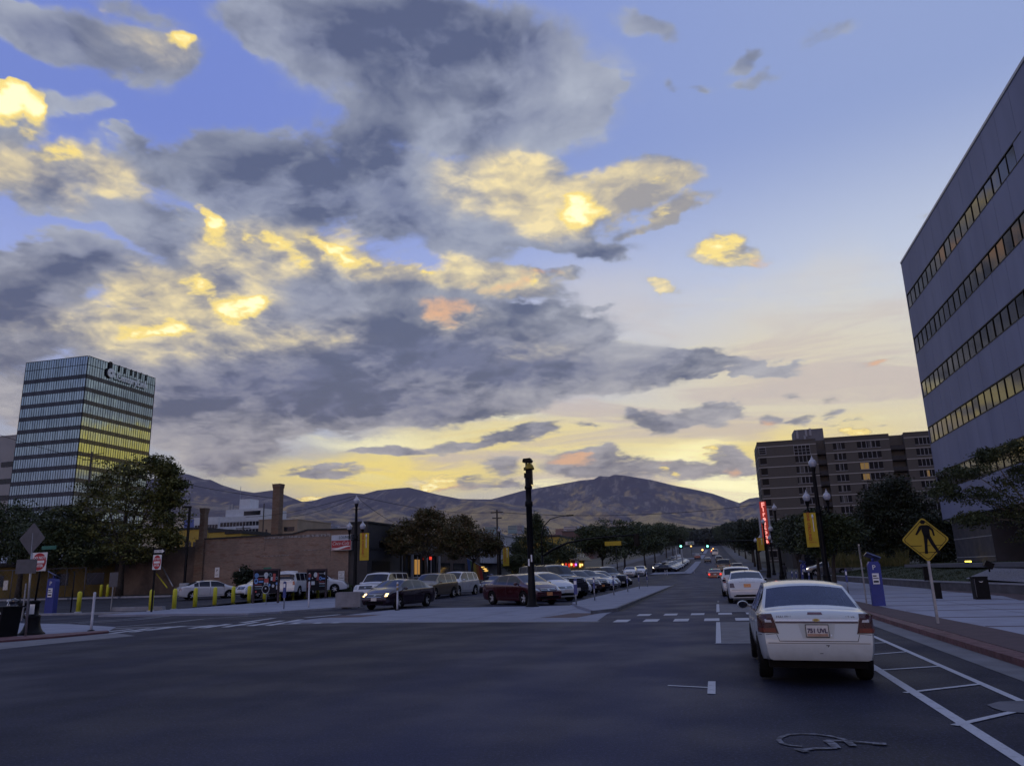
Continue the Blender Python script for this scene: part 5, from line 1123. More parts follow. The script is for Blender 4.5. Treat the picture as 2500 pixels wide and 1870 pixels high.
def tree(name, label, loc, H, rx, rz, zc, nclump, nleaf, lm, seed, bark=BARK, trunk=.2, leaf=.22, group=None, clump=.9, ry=None, hole=.25, flat=.5, blobs=None, forks=5, zbase=0., droop=0., cat='tree', thr=None):
    """trunk with limbs, crown of leaf clumps gathered round the limb ends and through an uneven volume"""
    R = random.Random(seed); ry = ry or rx
    t = thing(name, label, cat, loc if len(loc) == 3 else (*loc, zbase), 0, group)
    lobes = blobs or [(R.uniform(-.45, .45)*rx, R.uniform(-.45, .45)*ry, zc+R.uniform(-.35, .45)*rz, rx*R.uniform(.45, .7), rz*R.uniform(.45, .7)) for _ in range(7)]
    nclump = int(nclump*1.45); nleaf = int(nleaf*1.15)
    fork = thr if thr else max(1.2, zc-rz*.75); tb = MB(); lean = R.uniform(-.25, .25)
    tp = [(0, 0, -.1), (lean*.2, 0, fork*.35), (lean*.5, R.uniform(-.1, .1), fork*.7), (lean, 0, fork)]
    tb.tube(tp, [trunk*1.35, trunk, trunk*.85, trunk*.72], 9)
    for lx, ly, lz, lr, lh in lobes[:forks+3]:
        p0 = Vector((lean, 0, fork*R.uniform(.82, 1.0))); p1 = Vector((lx*.95, ly*.95, lz+lh*.2)); mid = p0.lerp(p1, .5)+Vector((R.uniform(-.3, .3), R.uniform(-.3, .3), .25*rz*R.random()))
        q1 = p0.lerp(mid, .55)+Vector((R.uniform(-.1, .1), R.uniform(-.1, .1), .1))
        tb.tube([p0, q1, mid, p1], [trunk*.5, trunk*.38, trunk*.26, trunk*.08], 6)
        for _ in range(3):
            a = R.uniform(0, 2*pi); e = mid.lerp(p1, R.uniform(.1, .8)); tb.tube([e, e+Vector((cos(a)*lr*.5, sin(a)*lr*.5, R.uniform(.0, .5)*lh)), e+Vector((cos(a)*lr*.95, sin(a)*lr*.95, R.uniform(-.1, .7)*lh))], [trunk*.16, trunk*.1, trunk*.03], 5)
    tb.build('trunk', bark, t)
    vs, fs = [], []
    for c in range(nclump):
        lx, ly, lz, lr, lh = R.choice(lobes); a = R.uniform(0, 2*pi); u = R.uniform(-1, 1); rr = (hole+(1-hole)*R.random())**.6*R.uniform(.75, 1.12)
        s_ = math.sqrt(1-u*u); cx, cy, cz = lx+lr*rr*s_*cos(a), ly+lr*rr*s_*sin(a), lz+lh*rr*u
        cr = clump*R.uniform(.5, 1.15); tone = R.random()
        for k in range(nleaf):
            b_ = R.uniform(0, 2*pi); v = R.uniform(-1, 1); rad = cr*R.random()**.5; s2 = math.sqrt(1-v*v)
            x, y, z = cx+rad*s2*cos(b_), cy+rad*s2*sin(b_), cz+rad*v*flat-droop*rad*rad
            L = leaf*R.uniform(.6, 1.35); W_ = L*R.uniform(.35, .6); d = Vector((R.uniform(-1, 1), R.uniform(-1, 1), R.uniform(-.8, .5)-droop)).normalized()
            n = Vector((R.uniform(-1, 1), R.uniform(-1, 1), R.uniform(.0, 1.4))).normalized(); w_ = d.cross(n)
            if w_.length < .05: continue
            w_ = w_.normalized()*W_*.5; p = Vector((x, y, z)); o = len(vs)
            vs += [p-d*L*.5, p+w_, p+d*L*.5, p-w_]; fs.append((o, o+1, o+2, o+3))
    MB().add(vs, fs).build('crown', lm, t, fix=False); return t
T1 = atY(292, 1440, 64)
tree('honey_locust', 'large olive green tree with feathery foliage in front of the glass tower', (T1[0], 64, zl(64)), 14, 7, 5, 7.8, 430, 44, LG, 11, trunk=.3, leaf=.30, clump=1.25, flat=.42, hole=.1, forks=8,
     blobs=[(-.3, 0, 12.2, 2.8, 1.2), (3.1, 0, 12.6, 1.5, .8), (4.7, .5, 10.6, 1.4, .8), (3.4, 0, 9.6, 3.2, 1.6), (-3.6, 0, 10.6, 2.6, 1.5), (-5.4, 0, 8.2, 2.4, 1.7), (.2, 0, 9.0, 3.8, 2.2), (4.6, 0, 7.4, 2.0, 1.6), (-3.0, 0, 6.4, 3.4, 1.8), (2.2, 0, 5.8, 3.8, 1.7), (5.0, 0, 5.4, 1.6, 1.2), (-6.4, 0, 5.6, 2., 1.4), (0, 0, 4.2, 4.6, 1.2), (4.6, 0, 9.2, 1.6, .8), (4.2, 0, 11.9, .9, .5)])
T2 = atY(45, 1440, 66)
tree('dark_tree', 'dark green leafy tree at the far left edge beside the yellow shop', (T2[0], 66, zl(66)), 9, 4, 4, 6, 330, 36, LD, 12, trunk=.28, leaf=.30, clump=1.3, blobs=[(-3, 0, 8.6, 3.2, 1.8), (0, 0, 7.2, 3.4, 2.2), (3.2, 0, 6.4, 2.8, 1.8), (-4, 0, 5.4, 3, 1.6), (1.5, 0, 4.6, 3, 1.4)])
T2b = atY(130, 1440, 63)
tree('dark_tree', 'dark green lower tree between the yellow shop and the feathery tree', (T2b[0], 63, zl(63)), 8, 4, 3, 5, 240, 36, LD, 13, trunk=.22, leaf=.28, clump=1.2, blobs=[(0, 0, 7.4, 2.6, 1.6), (2.2, 0, 5.8, 2.6, 1.8), (-2.2, 0, 5.6, 2.8, 1.8), (0, 0, 4.2, 3.2, 1.2), (3.6, 0, 3.8, 2, 1)])
T3 = atX(1042, 1430, -27.5)
tree('street_tree', 'broad red-brown street tree in front of the dark storefront', (-27.5, T3[1], .1), 8, 4.2, 2.4, 5.4, 420, 40, LR, 14, trunk=.17, leaf=.24, clump=.85, hole=.05, blobs=[(0, 0, 6.7, 2.3, 1.3), (-2.2, 0, 5.9, 2.2, 1.3), (2.4, 0, 5.8, 2.0, 1.3), (-3.6, 0, 4.6, 1.7, 1.1), (-1, 0, 4.9, 3.2, 1.2), (2.6, 0, 4.6, 2.4, 1.2), (4.3, 0, 5.1, 1.0, .9), (0, 0, 7.4, 1.2, .6)])
T4 = atX(1152, 1425, -26.5)
tree('street_tree', 'smaller reddish street tree right of the broad red-brown one', (-26.5, T4[1], .1), 8, 3, 2.4, 5.2, 300, 36, LR, 15, trunk=.12, leaf=.24, clump=.8, blobs=[(-1, 0, 7.2, 1.3, 1.1), (-.5, 0, 5.8, 2.2, 1.4), (1.6, 0, 5.4, 1.8, 1.2), (-1.6, 0, 4.3, 2.2, 1.0), (1.2, 0, 4.2, 2.2, .9), (2.7, 0, 4.6, .9, .7)])
T5 = atX(1310, 1410, -27)
tree('street_tree', 'tall thin-topped dark tree behind the black signal post', (-27, T5[1], .1), 9, 3.4, 3, 5.5, 330, 34, LM, 16, leaf=.3, clump=1.0, blobs=[(.2, 0, 9.2, .8, 1.6), (.2, 0, 7.4, 1.9, 1.6), (-1.8, 0, 5.6, 2.6, 1.8), (2, 0, 5.2, 2.4, 1.6), (0, 0, 4, 3.4, 1.2), (4.4, 0, 4.3, 2.2, 1.4)])
T6 = atX(1255, 1415, -26.5)
tree('young_tree', 'small bushy tree beside the second yellow banner', (-26.5, T6[1], .1), 4, 1.8, 1.6, 2.6, 110, 30, LM, 17, trunk=.08, leaf=.24, clump=.7)
T7 = atX(1365, 1420, -22)
tree('young_tree', 'low bushy tree above the roof of the dark parked SUV', (-23.5, T7[1]*.95, .1), 4, 2.4, 1.5, 3, 130, 30, LM, 18, trunk=.08, leaf=.26, clump=.7)
seedk = 30
for px, Yd, s_, lb in ((1470, 135, 1.15, 'dark rounded tree right of the yellow building'), (1525, 155, 1.45, 'tallest dark tree of the left street row under the mast arm'), (1575, 185, 1.4, 'dark tree in the left street row behind the parked silver hatchback'), (1600, 215, 1.4, 'dark tree in the left street row behind the oncoming car'), (1628, 255, 1.5, 'dark tree deep in the left street row above the far parked cars'), (1645, 310, 1.6, 'dark tree far along the left street row near the pale poles'), (1662, 380, 1.7, 'last big tree on the left under the green signal')):
    x = atY(px, 1380, Yd)[0]; zz = float(hz(Yd)); seedk += 1
    tree('street_tree', lb, (x, Yd, zz), 9, 4.4*s_, 3.2*s_, 4.9*s_, 230, 34, LM if seedk % 2 else LD, seedk, leaf=.42, clump=1.5, trunk=.2, group='trees along the left side of the street')
for Yd, x, s_, lb in ((142, 7.2, 1.15, 'dark tree beyond the cross street on the right'), (165, 7.4, 1.3, 'dark full tree along the right pavement beyond the neon sign'), (200, 8.6, 1.35, 'dark tree in the middle of the right street row'), (240, 8.4, 1.45, 'dark tree far along the right street row'), (290, 8., 1.6, 'last dark tree of the right street row beside the far lights'), (350, 8., 1.8, 'far right street tree at the vanishing end of the road')):
    seedk += 1; tree('street_tree', lb, (x, Yd, float(hz(Yd))), 9, 4.0*s_, 3.1*s_, 4.9*s_, 230, 34, LB, seedk, leaf=.42, clump=1.4, trunk=.2, group='trees along the right side of the street')
for Yd, x, s_, lb in ((52, 6.9, .82, 'near street tree under the tall three-globe lamp on the right'), (62, 7.2, .95, 'second dark street tree of the right pavement'), (76, 7.2, 1.0, 'third dark street tree of the right pavement, in front of the red neon sign'), (88, 8.4, 1.05, 'fourth dark street tree of the right pavement by the corner')):
    seedk += 1; tree('street_tree', lb, (x, Yd, .13), 6, 2.6*s_, 1.9*s_, 4.1*s_, 260, 34, LB if seedk % 2 else LD, seedk, leaf=.22, clump=.8, trunk=.13, thr=2.1, group='trees on the right pavement')
for px, Yd, s_, pyt, lb in ((2205, 96, 1., 1140, 'big dark tree between the apartment block and the concrete office'), (2120, 108, .75, 1235, 'dark tree left of the big one, over the tall grasses'), (2290, 92, .62, 1235, 'dark tree touching the corner of the concrete office'), (2045, 112, .62, 1290, 'low dark tree behind the tall lamp post')):
    x = atY(px, 1390, Yd)[0]; top = atY(px, pyt, Yd)[2]; seedk += 1; h = top-1.2
    tree('large_tree', lb, (x, Yd, .6), 14, h*.46, h*.34, h*.60, 420, 36, LB, seedk, leaf=.34, clump=1.35, trunk=.3, hole=.05, group='big trees behind the lawn', blobs=[(0, 0, h*.82, h*.24, h*.15), (-h*.16, 0, h*.66, h*.27, h*.18), (h*.17, 0, h*.66, h*.27, h*.17), (0, 0, h*.5, h*.40, h*.2), (-h*.25, 0, h*.42, h*.24, h*.16), (h*.26, 0, h*.42, h*.24, h*.16), (0, 0, h*.26, h*.42, h*.14)])
x_ = atY(2570, 1380, 44)[0]
tree('elm_tree', 'leafy tree with drooping sprays reaching in from the right edge before the concrete office', (x_, 44, 1.2), 9, 4, 3, 6, 290, 42, LM, 77, bark=BARKP, leaf=.16, clump=.65, flat=.5, droop=.25, trunk=.16, hole=.1, thr=2.4, forks=9,
     blobs=[(-1.0, 0, 6.9, 1.3, .8), (-3.4, .4, 5.7, 1.4, .55), (-4.6, .2, 4.6, .9, .7), (-2.6, 0, 4.3, 1.7, .8), (-.6, 0, 5.3, 1.6, 1.0), (-3.6, 0, 2.9, 1.0, .5), (-1.0, 0, 3.2, 1.7, .8), (1.0, 0, 5.9, 1.8, 1.4), (1.2, 0, 3.8, 2.0, 1.2), (-2.2, 0, 6.6, .7, .5), (-.2, 0, 1.9, 1.5, .6)]).scale = (.9, .9, .86)
fa_t = [o for o in COL.objects if o.name.startswith('street_tree') and o.parent is None and o.get('group') == 'trees along the left side of the street'][-2:]
for k in range(30):
    Yd = 400+(k//2)*34.; sd = -1 if k % 2 else 1; xx = (-30 if sd < 0 else 9.5)+rnd.uniform(-2, 2)-(Yd-400)*.012*sd
    o = dup(fa_t[k % 2], 'far dark tree lining the %s side of the rising street' % ('left' if sd < 0 else 'right'), (xx, Yd, float(hz(Yd))), rnd.uniform(0, 6), 'far trees on the %s of the rising street' % ('left' if sd < 0 else 'right'), rnd.uniform(.9, 1.25))
# shrub against the brick wall, and far woods as one mass
S1 = atY(588, 1440, 64)
tree('shrub', 'dark spiky shrub against the brick wall behind the white sedan', (S1[0], 64.6, zl(64)), 2, 1.2, 1.3, 1.3, 70, 40, LB, 81, trunk=.05, leaf=.28, clump=.6, cat='shrub', thr=.3)
S2 = atY(842, 1450, 63)
tree('shrub', 'low dark shrub at the right foot of the brick wall', (S2[0], 63.5, .3), 1, 1.6, .5, .5, 40, 30, LD, 82, trunk=.03, leaf=.22, clump=.5, cat='shrub', thr=.1)
R = random.Random(3); vs, fs = [], []
def wood(n, fpx, fpy, size, lim=3300):
    for k in range(n):
        p_ = gt(fpx(), fpy())
        if p_[1] < 640 or p_[1] > lim: continue
        s_ = size*R.uniform(.6, 1.3)*min(1., .35+p_[1]/2600); h = s_*R.uniform(.8, 1.3)
        for j in range(34):
            a, u = R.uniform(0, 2*pi), R.uniform(-.3, 1); q = R.uniform(.5, 1.1); o = len(vs)
            c = Vector((p_[0]+cos(a)*s_*q*math.sqrt(1-u*u*.8), p_[1]+sin(a)*s_*q, p_[2]+h*.5+u*h*.6)); L = s_*.24
            d = Vector((R.uniform(-1, 1), R.uniform(-1, 1), R.uniform(-1, 1))).normalized()*L; e = Vector((R.uniform(-1, 1), R.uniform(-1, 1), R.uniform(-1, 1))).normalized()*L*.7
            vs.extend([c-d, c+e, c+d, c-e]); fs.append((o, o+1, o+2, o+3))
wood(900, lambda: R.uniform(1120, 1860), lambda: R.uniform(1300, 1352), 8); wood(500, lambda: R.uniform(640, 1130), lambda: R.uniform(1300, 1330), 10); wood(500, lambda: R.uniform(1560, 1745), lambda: R.uniform(1310, 1355), 7); wood(500, lambda: R.uniform(1680, 1765), lambda: R.uniform(1312, 1352), 11)
o = MB().add(vs, fs).build('distant_woods', mat('far_foliage', (.022, .028, .022), .9, var=.4, scale=.02, col2=(.04, .045, .03)), fix=False); o['kind'] = 'stuff'
# tall grasses at the edge of the lawn
vs, fs = [], []
for k in range(46):
    px = R.uniform(2032, 2215); Yd = R.uniform(80, 90); b = atY(px, 1392, Yd); zb_ = 1.3
    for j in range(46):
        a = R.uniform(0, 2*pi); r_ = R.uniform(0, .5); x, y = b[0]+r_*cos(a), Yd+r_*sin(a); h = (.5+1.1*((k*37 % 46)/46))*R.uniform(.6, 1.15); dx, dy = R.uniform(-.6, .6), R.uniform(-.3, .3); o = len(vs)
        vs += [(x-.03, y, zb_), (x+.03, y, zb_), (x+dx*.5+.03, y+dy*.5, zb_+h*.7), (x+dx*.5-.03, y+dy*.5, zb_+h*.7), (x+dx, y+dy, zb_+h)]; fs += [(o, o+1, o+2, o+3), (o+3, o+2, o+4)]
o = MB().add(vs, fs).build('tall_grass', leafmat('feather_grass', (.13, .12, .045), (.06, .07, .025), 2.), fix=False); o['kind'] = 'stuff'
vs, fs = [], []
for k in range(9000):
    y = R.uniform(46, 90); xl = float(np.interp(y, [p_[1] for p_ in wl_], [p_[0] for p_ in wl_]))+.4; x = xl+abs(R.gauss(0, 6)) if R.random() < .7 else xl+R.uniform(0, 20)
    if x > 40: continue
    z = .50+.95*min(1, max(0, (x-xl)/8))**.8; h = R.uniform(.04, .11); o = len(vs); a = R.uniform(-.05, .05)
    vs += [(x-.02, y, z), (x+.02, y, z), (x+a, y, z+h)]; fs.append((o, o+1, o+2))
o = MB().add(vs, fs).build('lawn_blades', leafmat('blade_green', (.02, .035, .014), (.035, .05, .02), 2.), fix=False); o['kind'] = 'stuff'
# ---------------------------------------------------------------- street furniture
GLOBE = mat('frosted_globe', (.40, .42, .50), .18, var=.12, scale=3, spec=.8, coat=.5)
def lamp_post(label, loc, H, arms=True, ang=0., sc=1., group='black lamp posts with frosted globes', top=True):
    t = thing('lamp_post', label, 'lamp post', loc, ang, group)
    mb = MB(); mb.lathe([(.33, 0), (.33, .08), (.29, .12), (.27, .5), (.30, .55), (.24, .62), (.20, .8), (.23, .86), (.17, 1.0), (.15, 1.3), (.13, H*.6), (.10, H-1.15), (.11, H-1.1), (.11, H-1.02), (.08, H-.98), (.10, H-.90), (.16, H-.66), (.13, H-.62)], 16, flute=.10); mb.build('pole', BLK, t)
    def globe(x, z, s=1.):
        g = MB(); g.lathe([(.12*s, z), (.17*s, z+.05*s), (.225*s, z+.15*s), (.24*s, z+.25*s), (.215*s, z+.35*s), (.15*s, z+.42*s), (.10*s, z+.46*s), (.085*s, z+.49*s), (.10*s, z+.515*s), (.06*s, z+.56*s), (.025*s, z+.60*s), (.03*s, z+.63*s), (.006, z+.72*s)], 16, (x, 0, 0)); o = g.build('globe', GLOBE, t)
        return o
    globe(0, H-.64, 1.0)
    mb = MB()
    mb.cyl((-.42, 0, H-1.05), (.42, 0, H-1.05), .022, n=6); mb.build('crossbar', BLK, t)
    if arms:
        for s in (1, -1):
            a = MB(); z = H-2.95
            pts = [(s*.08, 0, z-.35), (s*.20, 0, z-.50), (s*.38, 0, z-.45), (s*.52, 0, z-.22), (s*.55, 0, z+.05)]; a.tube(pts, .035, 7)
            a.tube([(s*(.28+.13*cos(q)), 0, z-.2+.13*sin(q)) for q in [2*pi*i/12 for i in range(13)]], .02, 6)
            a.tube([(s*.09, 0, z+.0), (s*.25, 0, z-.08), (s*.5, 0, z-.02)], .022, 6)
            a.lathe([(.02, z-.55), (.05, z-.3), (.05, z), (.07, z+.04), (.12, z+.32), (.14, z+.34), (.10, z+.36)], 12, (s*.56, 0, 0)); a.build('arm', BLK, t)
            globe(s*.56, z+.34, .95)
        mb = MB(); mb.lathe([(.12, H-3.5), (.16, H-3.3), (.12, H-2.9)], 12); mb.build('collar', BLK, t)
    return t
BAN = mat('banner_yellow', (.48, .34, .02), .75, var=.12, scale=1.5); BRD = mat('banner_red', (.42, .07, .02), .7, var=.1, scale=3)
def banner(label, loc, h, w, ang=0.):
    t = thing('street_banner', label, 'banner', loc, ang, 'yellow banners on the lamp posts'); mb = MB(); N = 10; vs = []
    for k in range(N+1):
        z = -h*k/N
        for j in range(5): x = -w*j/4; vs.append((x, .025*sin(k*.8+j*1.1)*(j/4), z))
    f_ = [(k*5+j, k*5+j+1, (k+1)*5+j+1, (k+1)*5+j) for k in range(N) for j in range(4)]
    mb.add(vs+[(x, y+.012, z) for x, y, z in vs], f_+[tuple(i+55 for i in f[::-1]) for f in f_]); mb.build('cloth', BAN, t)
    mb = MB(); mb.cyl((.12, 0, .02), (-w-.02, 0, .02), .018, n=6); mb.cyl((.12, 0, -h-.02), (-w-.02, 0, -h-.02), .018, n=6); mb.build('rod', BLK, t)
    text('lettering', "DINE O'ROUND", h*.115, BRD, t, (-w*.66, -.035, -h*.40), (pi/2, pi/2, 0), .003, bold=.004)
    mb = MB(); mb.lathe([(.02, -h*.18), (.05*w/.6, -h*.14), (.055*w/.6, -h*.10), (.02, -h*.05)], 10, (-w*.28, -.03, 0), sm=True); mb.box(-w*.28-.018, -w*.28+.018, -.045, -.03, -h*.55, -h*.16); mb.build('spoon_print', WHITE, t)
    text('lettering', 'downtown', h*.05, BRD, t, (-w*.5, -.035, -h*.86), ext=.003); return t
lamp_post('tall three-globe lamp post nearest the camera on the right pavement, carrying a yellow banner', (6.0, 48, .13), 7.75)
banner('yellow food festival banner on the nearest lamp post at the right', (5.78, 47.7, atX(1975, 1264, 6)[2]), 1.95, .66)
lamp_post('second three-globe lamp post of the right pavement, beside the red neon sign', (5.9, 79, .13), 7.4)
lamp_post('third lamp post of the right pavement, left of the neon sign', (5.9, 99, .13), 7.2)
lamp_post('farthest small lamp post of the right pavement beside the signal arm', (5.7, 118, .1), 5.6, arms=False)
lamp_post('small single-globe lamp post of the right pavement half hidden by the neon sign', (7.4, 112, .1), 5.6, arms=False)
banner('small yellow banner low over the right street trees', (5.7, 98.5, 5.0), 1.5, .8)
LX, LY = -26.6, 55.
zz_ = atY(871, 1166, LY)[2]
lamp_post('three-globe lamp post at the left corner before the dark grey building', (atY(869, 1300, LY)[0], LY, .1), (zz_-.1)/1.18, sc=1.18)
banner('yellow food festival banner on the left corner lamp post', (atY(903, 1301, LY)[0], LY-.15, atY(890, 1301, LY)[2]), 2.05, .74, 0)
zz_ = atY(1218, 1258, 96)[2]; xx_ = atY(1220, 1330, 96)[0]
lamp_post('three-globe lamp post in front of the white building', (xx_, 96, .1), (zz_-.1)/1.2, sc=1.2)
banner('yellow banner on the lamp post before the white building', (atY(1243, 1336, 96)[0], 95.8, atY(1235, 1336, 96)[2]), 2.3, .8)
# black signal post in the middle of the picture
px_, py_ = -9.2, 39.0
t = thing('signal_post', 'tall black signal post with a yellow-striped louvred lamp head on the median', 'signal post', (px_, py_, .012))
HP = 7.5
mb = MB(); mb.lathe([(.34, 0), (.34, .05), (.24, .12), (.20, .6), (.185, 1.3), (.17, 1.35), (.155, 5.0), (.20, 5.02), (.20, 5.25), (.15, 5.3), (.15, 5.9), (.20, 5.92), (.20, 6.05), (.16, 6.1), (.16, 6.5)], 20); mb.build('pole', BLK, t)
mb = MB(); mb.box(-.02, .23, -.14, .14, 6.15, 6.95); mb.box(-.19, -.02, -.10, .10, 6.5, 6.75); mb.box(-.20, .0, -.06, .06, 6.9, 7.05); mb.box(-.11, -.02, -.05, .05, 6.7, 7.4); mb.build('bracket', BLK, t)
mb = MB(); mb.prism([(-.24, 7.32), (.20, 7.28), (.26, 7.38), (.18, 7.52), (-.20, 7.50)], -.2, .2, T=MT); mb.build('cap', BLK, t)
YST = mat('louvre_yellow', (.55, .42, .06), .6, var=.15, scale=4)
dm = MB(); dm.lathe([(.25, 6.92), (.245, 7.0), (.20, 7.12), (.12, 7.22), (.02, 7.27)], 18, (.10, -.05, 0)); dome = dm.build('louvre_head', YST, t)
for k in range(5): mb = MB(); z = 6.93+k*.068; r_ = float(np.interp(z, [6.92, 7.0, 7.12, 7.22, 7.27], [.25, .245, .20, .12, .02])); mb.lathe([(r_+.005, z-.012), (r_+.02, z), (r_+.0, z+.018)], 18, (.10, -.05, 0)); mb.build('louvre', BLK, dome)
mb = MB(); mb.box(-.10, -.02, -.20, -.165, 2.0, 2.35); mb.box(.05, .12, -.205, -.165, 2.2, 2.55); mb.build('sticker', WHITE, t)
# bollards
BY = mat('bollard_yellow', (.56, .54, .03), .55, var=.10, scale=3)
bl = [(190, 1497, 1233), (392, 1497, 0), (424, 1492, 0), (475, 1487, 0), (523, 1484, 0), (568, 1480, 0), (607, 1476, 0), (645, 1473, 0), (681, 1470, 0), (714, 1468, 0), (745, 1466, 0), (775, 1464, 0), (804, 1461, 0)]
bl = [(190, 1497), (367, 1496), (424, 1492), (475, 1487), (523, 1484), (568, 1480), (607, 1476), (645, 1473), (681, 1470), (714, 1468), (745, 1466), (775, 1464), (804, 1461)]
first = None
for k, (px, py) in enumerate(bl):
    x, y = gp(px, py, .10)
    if k: x = -33.45
    else: x, y = gp(px, py, .02)
    if k: # keep the row straight on the lot edge, spacing as seen
        dr = ray(px, py); y = x*dr[1]/dr[0]
    if first is None:
        first = thing('bollard', 'steel bollard painted yellow along the edge of the parking lot', 'bollard', (x, y, .1), 0, 'yellow bollards along the parking lot')
        mb = MB(); mb.lathe([(.135, 0), (.135, 1.14), (.115, 1.21), (.06, 1.25), (.01, 1.26)], 14); mb.build('post', BY, first)
        mb = MB(); mb.lathe([(.22, -.09), (.22, .0), (.19, .03)], 12); mb.build('footing', CONC, first)
    else: dup(first, first['label'], (x, y, .1))
for px in (247, 263): dup(first, 'yellow bollard at the back of the lot under the feathery tree', (atY(px, 1440, 62)[0], 62, zl(62)), group='rear yellow bollards')
# white flexible delineators
DW = mat('delineator_white', (.55, .56, .62), .5, var=.12, scale=5); 
def delin(label, x, y, h=1.3, dark=False, tape=None):
    t = thing('delineator', label, 'delineator post', (x, y, .01)); mb = MB(); mb.lathe([(.05, .04), (.045, h*.3), (.045, h*.8), (.05, h*.82), (.05, h*.97), (.03, h)], 10); mb.build('post', DW, t)
    mb = MB(); mb.lathe([(.13, 0), (.13, .03), (.07, .05)], 12); mb.build('base', BLK, t)
    if tape:
        mb = MB(); mb.lathe([(.052, h*.70), (.052, h*.80)], 10); mb.lathe([(.052, h*.86), (.052, h*.93)], 10); mb.build('tape', tape, t)
    return t
delin('white flexible marker post on the tip of the red kerb, near left', *gp(222, 1541), 1.42)
delin('white marker post in front of the painted boards', *gp(753, 1487, 0), 1.55)
delin('white marker post with brown bands before the dark moving sedan', *gp(970, 1490), 1.40, tape=mat('tape_brown', (.28, .18, .06), .6, var=.1))
delin('white marker post at the left end of the concrete barrier', *gp(872, 1483), .75)
for px, Yd, lb in ((1624, 131, 'thin white marker post on the corner of the second island'), (1629, 128, 'shorter white marker post beside the corner of the second island'), (1695, 137, 'small white marker post at the right of the second island')):
    delin(lb, atY(px, 1400, Yd)[0], Yd, 1.5)
# concrete barrier and wheel stop
x0, y0 = gp(818, 1487); x1, y1 = gp(880, 1484)
t = thing('concrete_barrier', 'short pale concrete barrier block in front of the white SUV', 'barrier', (x0, y0, .1)); L0 = atY(880, 1470, y0)[0]-x0
mb = MB(); mb.prism([(0, 0), (L0, .0), (L0, .75), (L0-.1, .82), (.1, .82), (0, .75)], -.5, 0, T=MT); mb.build('block', mat('barrier_concrete', (.22, .22, .25), .85, var=.2, scale=2, bump=.2), t)
x0, y0 = gp(240, 1497); x1, _ = gp(339, 1496)
t = thing('wheel_stop', 'long low grey wheel stop on the lot edge between two sign posts', 'wheel stop', (x0, y0+1, .03)); mb = MB(); mb.prism([(0, 0), (3.9, 0), (3.8, .28), (.12, .28)], -.3, 0, T=MT); mb.build('block', kerbm, t)
t = thing('concrete_barrier', 'small concrete block on the second island before the dark cars', 'barrier', (*atY(1659, 1405, 136)[:2], .4)); mb = MB(); mb.prism([(0, 0), (1.3, 0), (1.25, .62), (.05, .62)], -.3, 0, T=MT); mb.build('block', kerbm, t)
# blue pay stations and stall posts
BLU = mat('kiosk_blue', (.018, .035, .23), .45, var=.15, scale=2); SOL = mat('solar_panel', (.10, .12, .22), .15, .4, var=.2, scale=8)
def kiosk(label, x, y, s=1., z=.1, rz=0.):
    t = thing('pay_station', label, 'pay station', (x, y, z), rz, None, s); w, d, h = .21, .13, 1.55
    mb = MB(); mb.prism([(-w, 0), (w, 0), (w*.98, h-.12), (w*.7, h), (-w*.7, h), (-w*.98, h-.12)], -d, d, T=MT); mb.build('cabinet', BLU, t)
    mb = MB(); mb.cyl((0, 0, h), (0, 0, h+.12), .05, n=8); mb.build('neck', BLU, t)
    mb = MB(); T_ = Matrix.Translation((0, 0, h+.17)) @ Matrix.Rotation(RD(24), 4, 'Y') @ Matrix.Rotation(RD(-18), 4, 'X'); mb.box(-.25, .25, -.2, .2, -.02, .02, T=T_); mb.build('solar_panel', SOL, t)
    text('lettering', 'P', .24, WHITE, t, (-.02, -d-.01, h-.22), ext=.004)
    mb = MB(); mb.box(-.11, .11, -d-.015, -d+.01, h-.80, h-.42); f = mb.build('instruction_panel', WHITE, t)
    mb = MB(); mb.box(-.09, .09, -d-.02, -d-.014, h-.60, h-.575); mb.box(-.09, .03, -d-.02, -d-.014, h-.53, h-.49); mb.box(-.09, .08, -d-.02, -d-.014, h-.74, h-.68); mb.build('keypad', TXB, f); return t
kiosk('blue parking pay station with a letter P on the right plaza', *gp(2146, 1478, .13), 1.02, .13)
kiosk('blue parking pay station with a letter P at the left edge beside the striped lot', *gp(122, 1500), 1.42, .0, .05)
kiosk('small distant blue parking pay station among the right street trees', 6.9, 69, 1.05, .13)
BM = mat('meter_blue', (.03, .05, .20), .5, var=.15, scale=4)
def stallpost(label, x, y, h=1.12, big=False, z=.12, group=None):
    t = thing('stall_post', label, 'stall post', (x, y, z), 0, group); mb = MB(); mb.cyl((0, 0, 0), (0, 0, h*.72), .035, n=8); mb.build('post', STEEL, t)
    w = .10 if not big else .16; mb = MB(); mb.prism([(-w/2, h*(.4 if big else .5)), (w/2, h*(.4 if big else .5)), (w/2, h*.96), (w*.3, h), (-w*.3, h), (-w/2, h*.96)], -.04, .04, T=MT); f = mb.build('number_plate', BM, t)
    mb = MB(); mb.box(-w*.38, w*.38, -.047, -.04, h*.78, h*.92); mb.build('sticker', WHITE, f); return t
for k, (px, py) in enumerate(((1407, 1476), (1452, 1465), (1499, 1452), (1533, 1444), (1561, 1437), (1581, 1432))):
    x, y = gp(px, py, .13); stallpost(['blue capped stall post nearest the camera on the median', 'second blue stall post, before the white crossover', 'third blue stall post, before the dark parked SUVs', 'fourth blue stall post of the median row', 'fifth blue stall post of the median row', 'farthest blue stall post at the tip of the median'][k], x, y, 1.2, k == 0, .13)
stallpost('blue stall post on the left pavement before the painted boards', *gp(693, 1486, .1), 1.5, True, .1)
stallpost('thin blue stall post on the right plaza behind the white sedan', *gp(2072, 1452, .13), 1.25, False, .13)
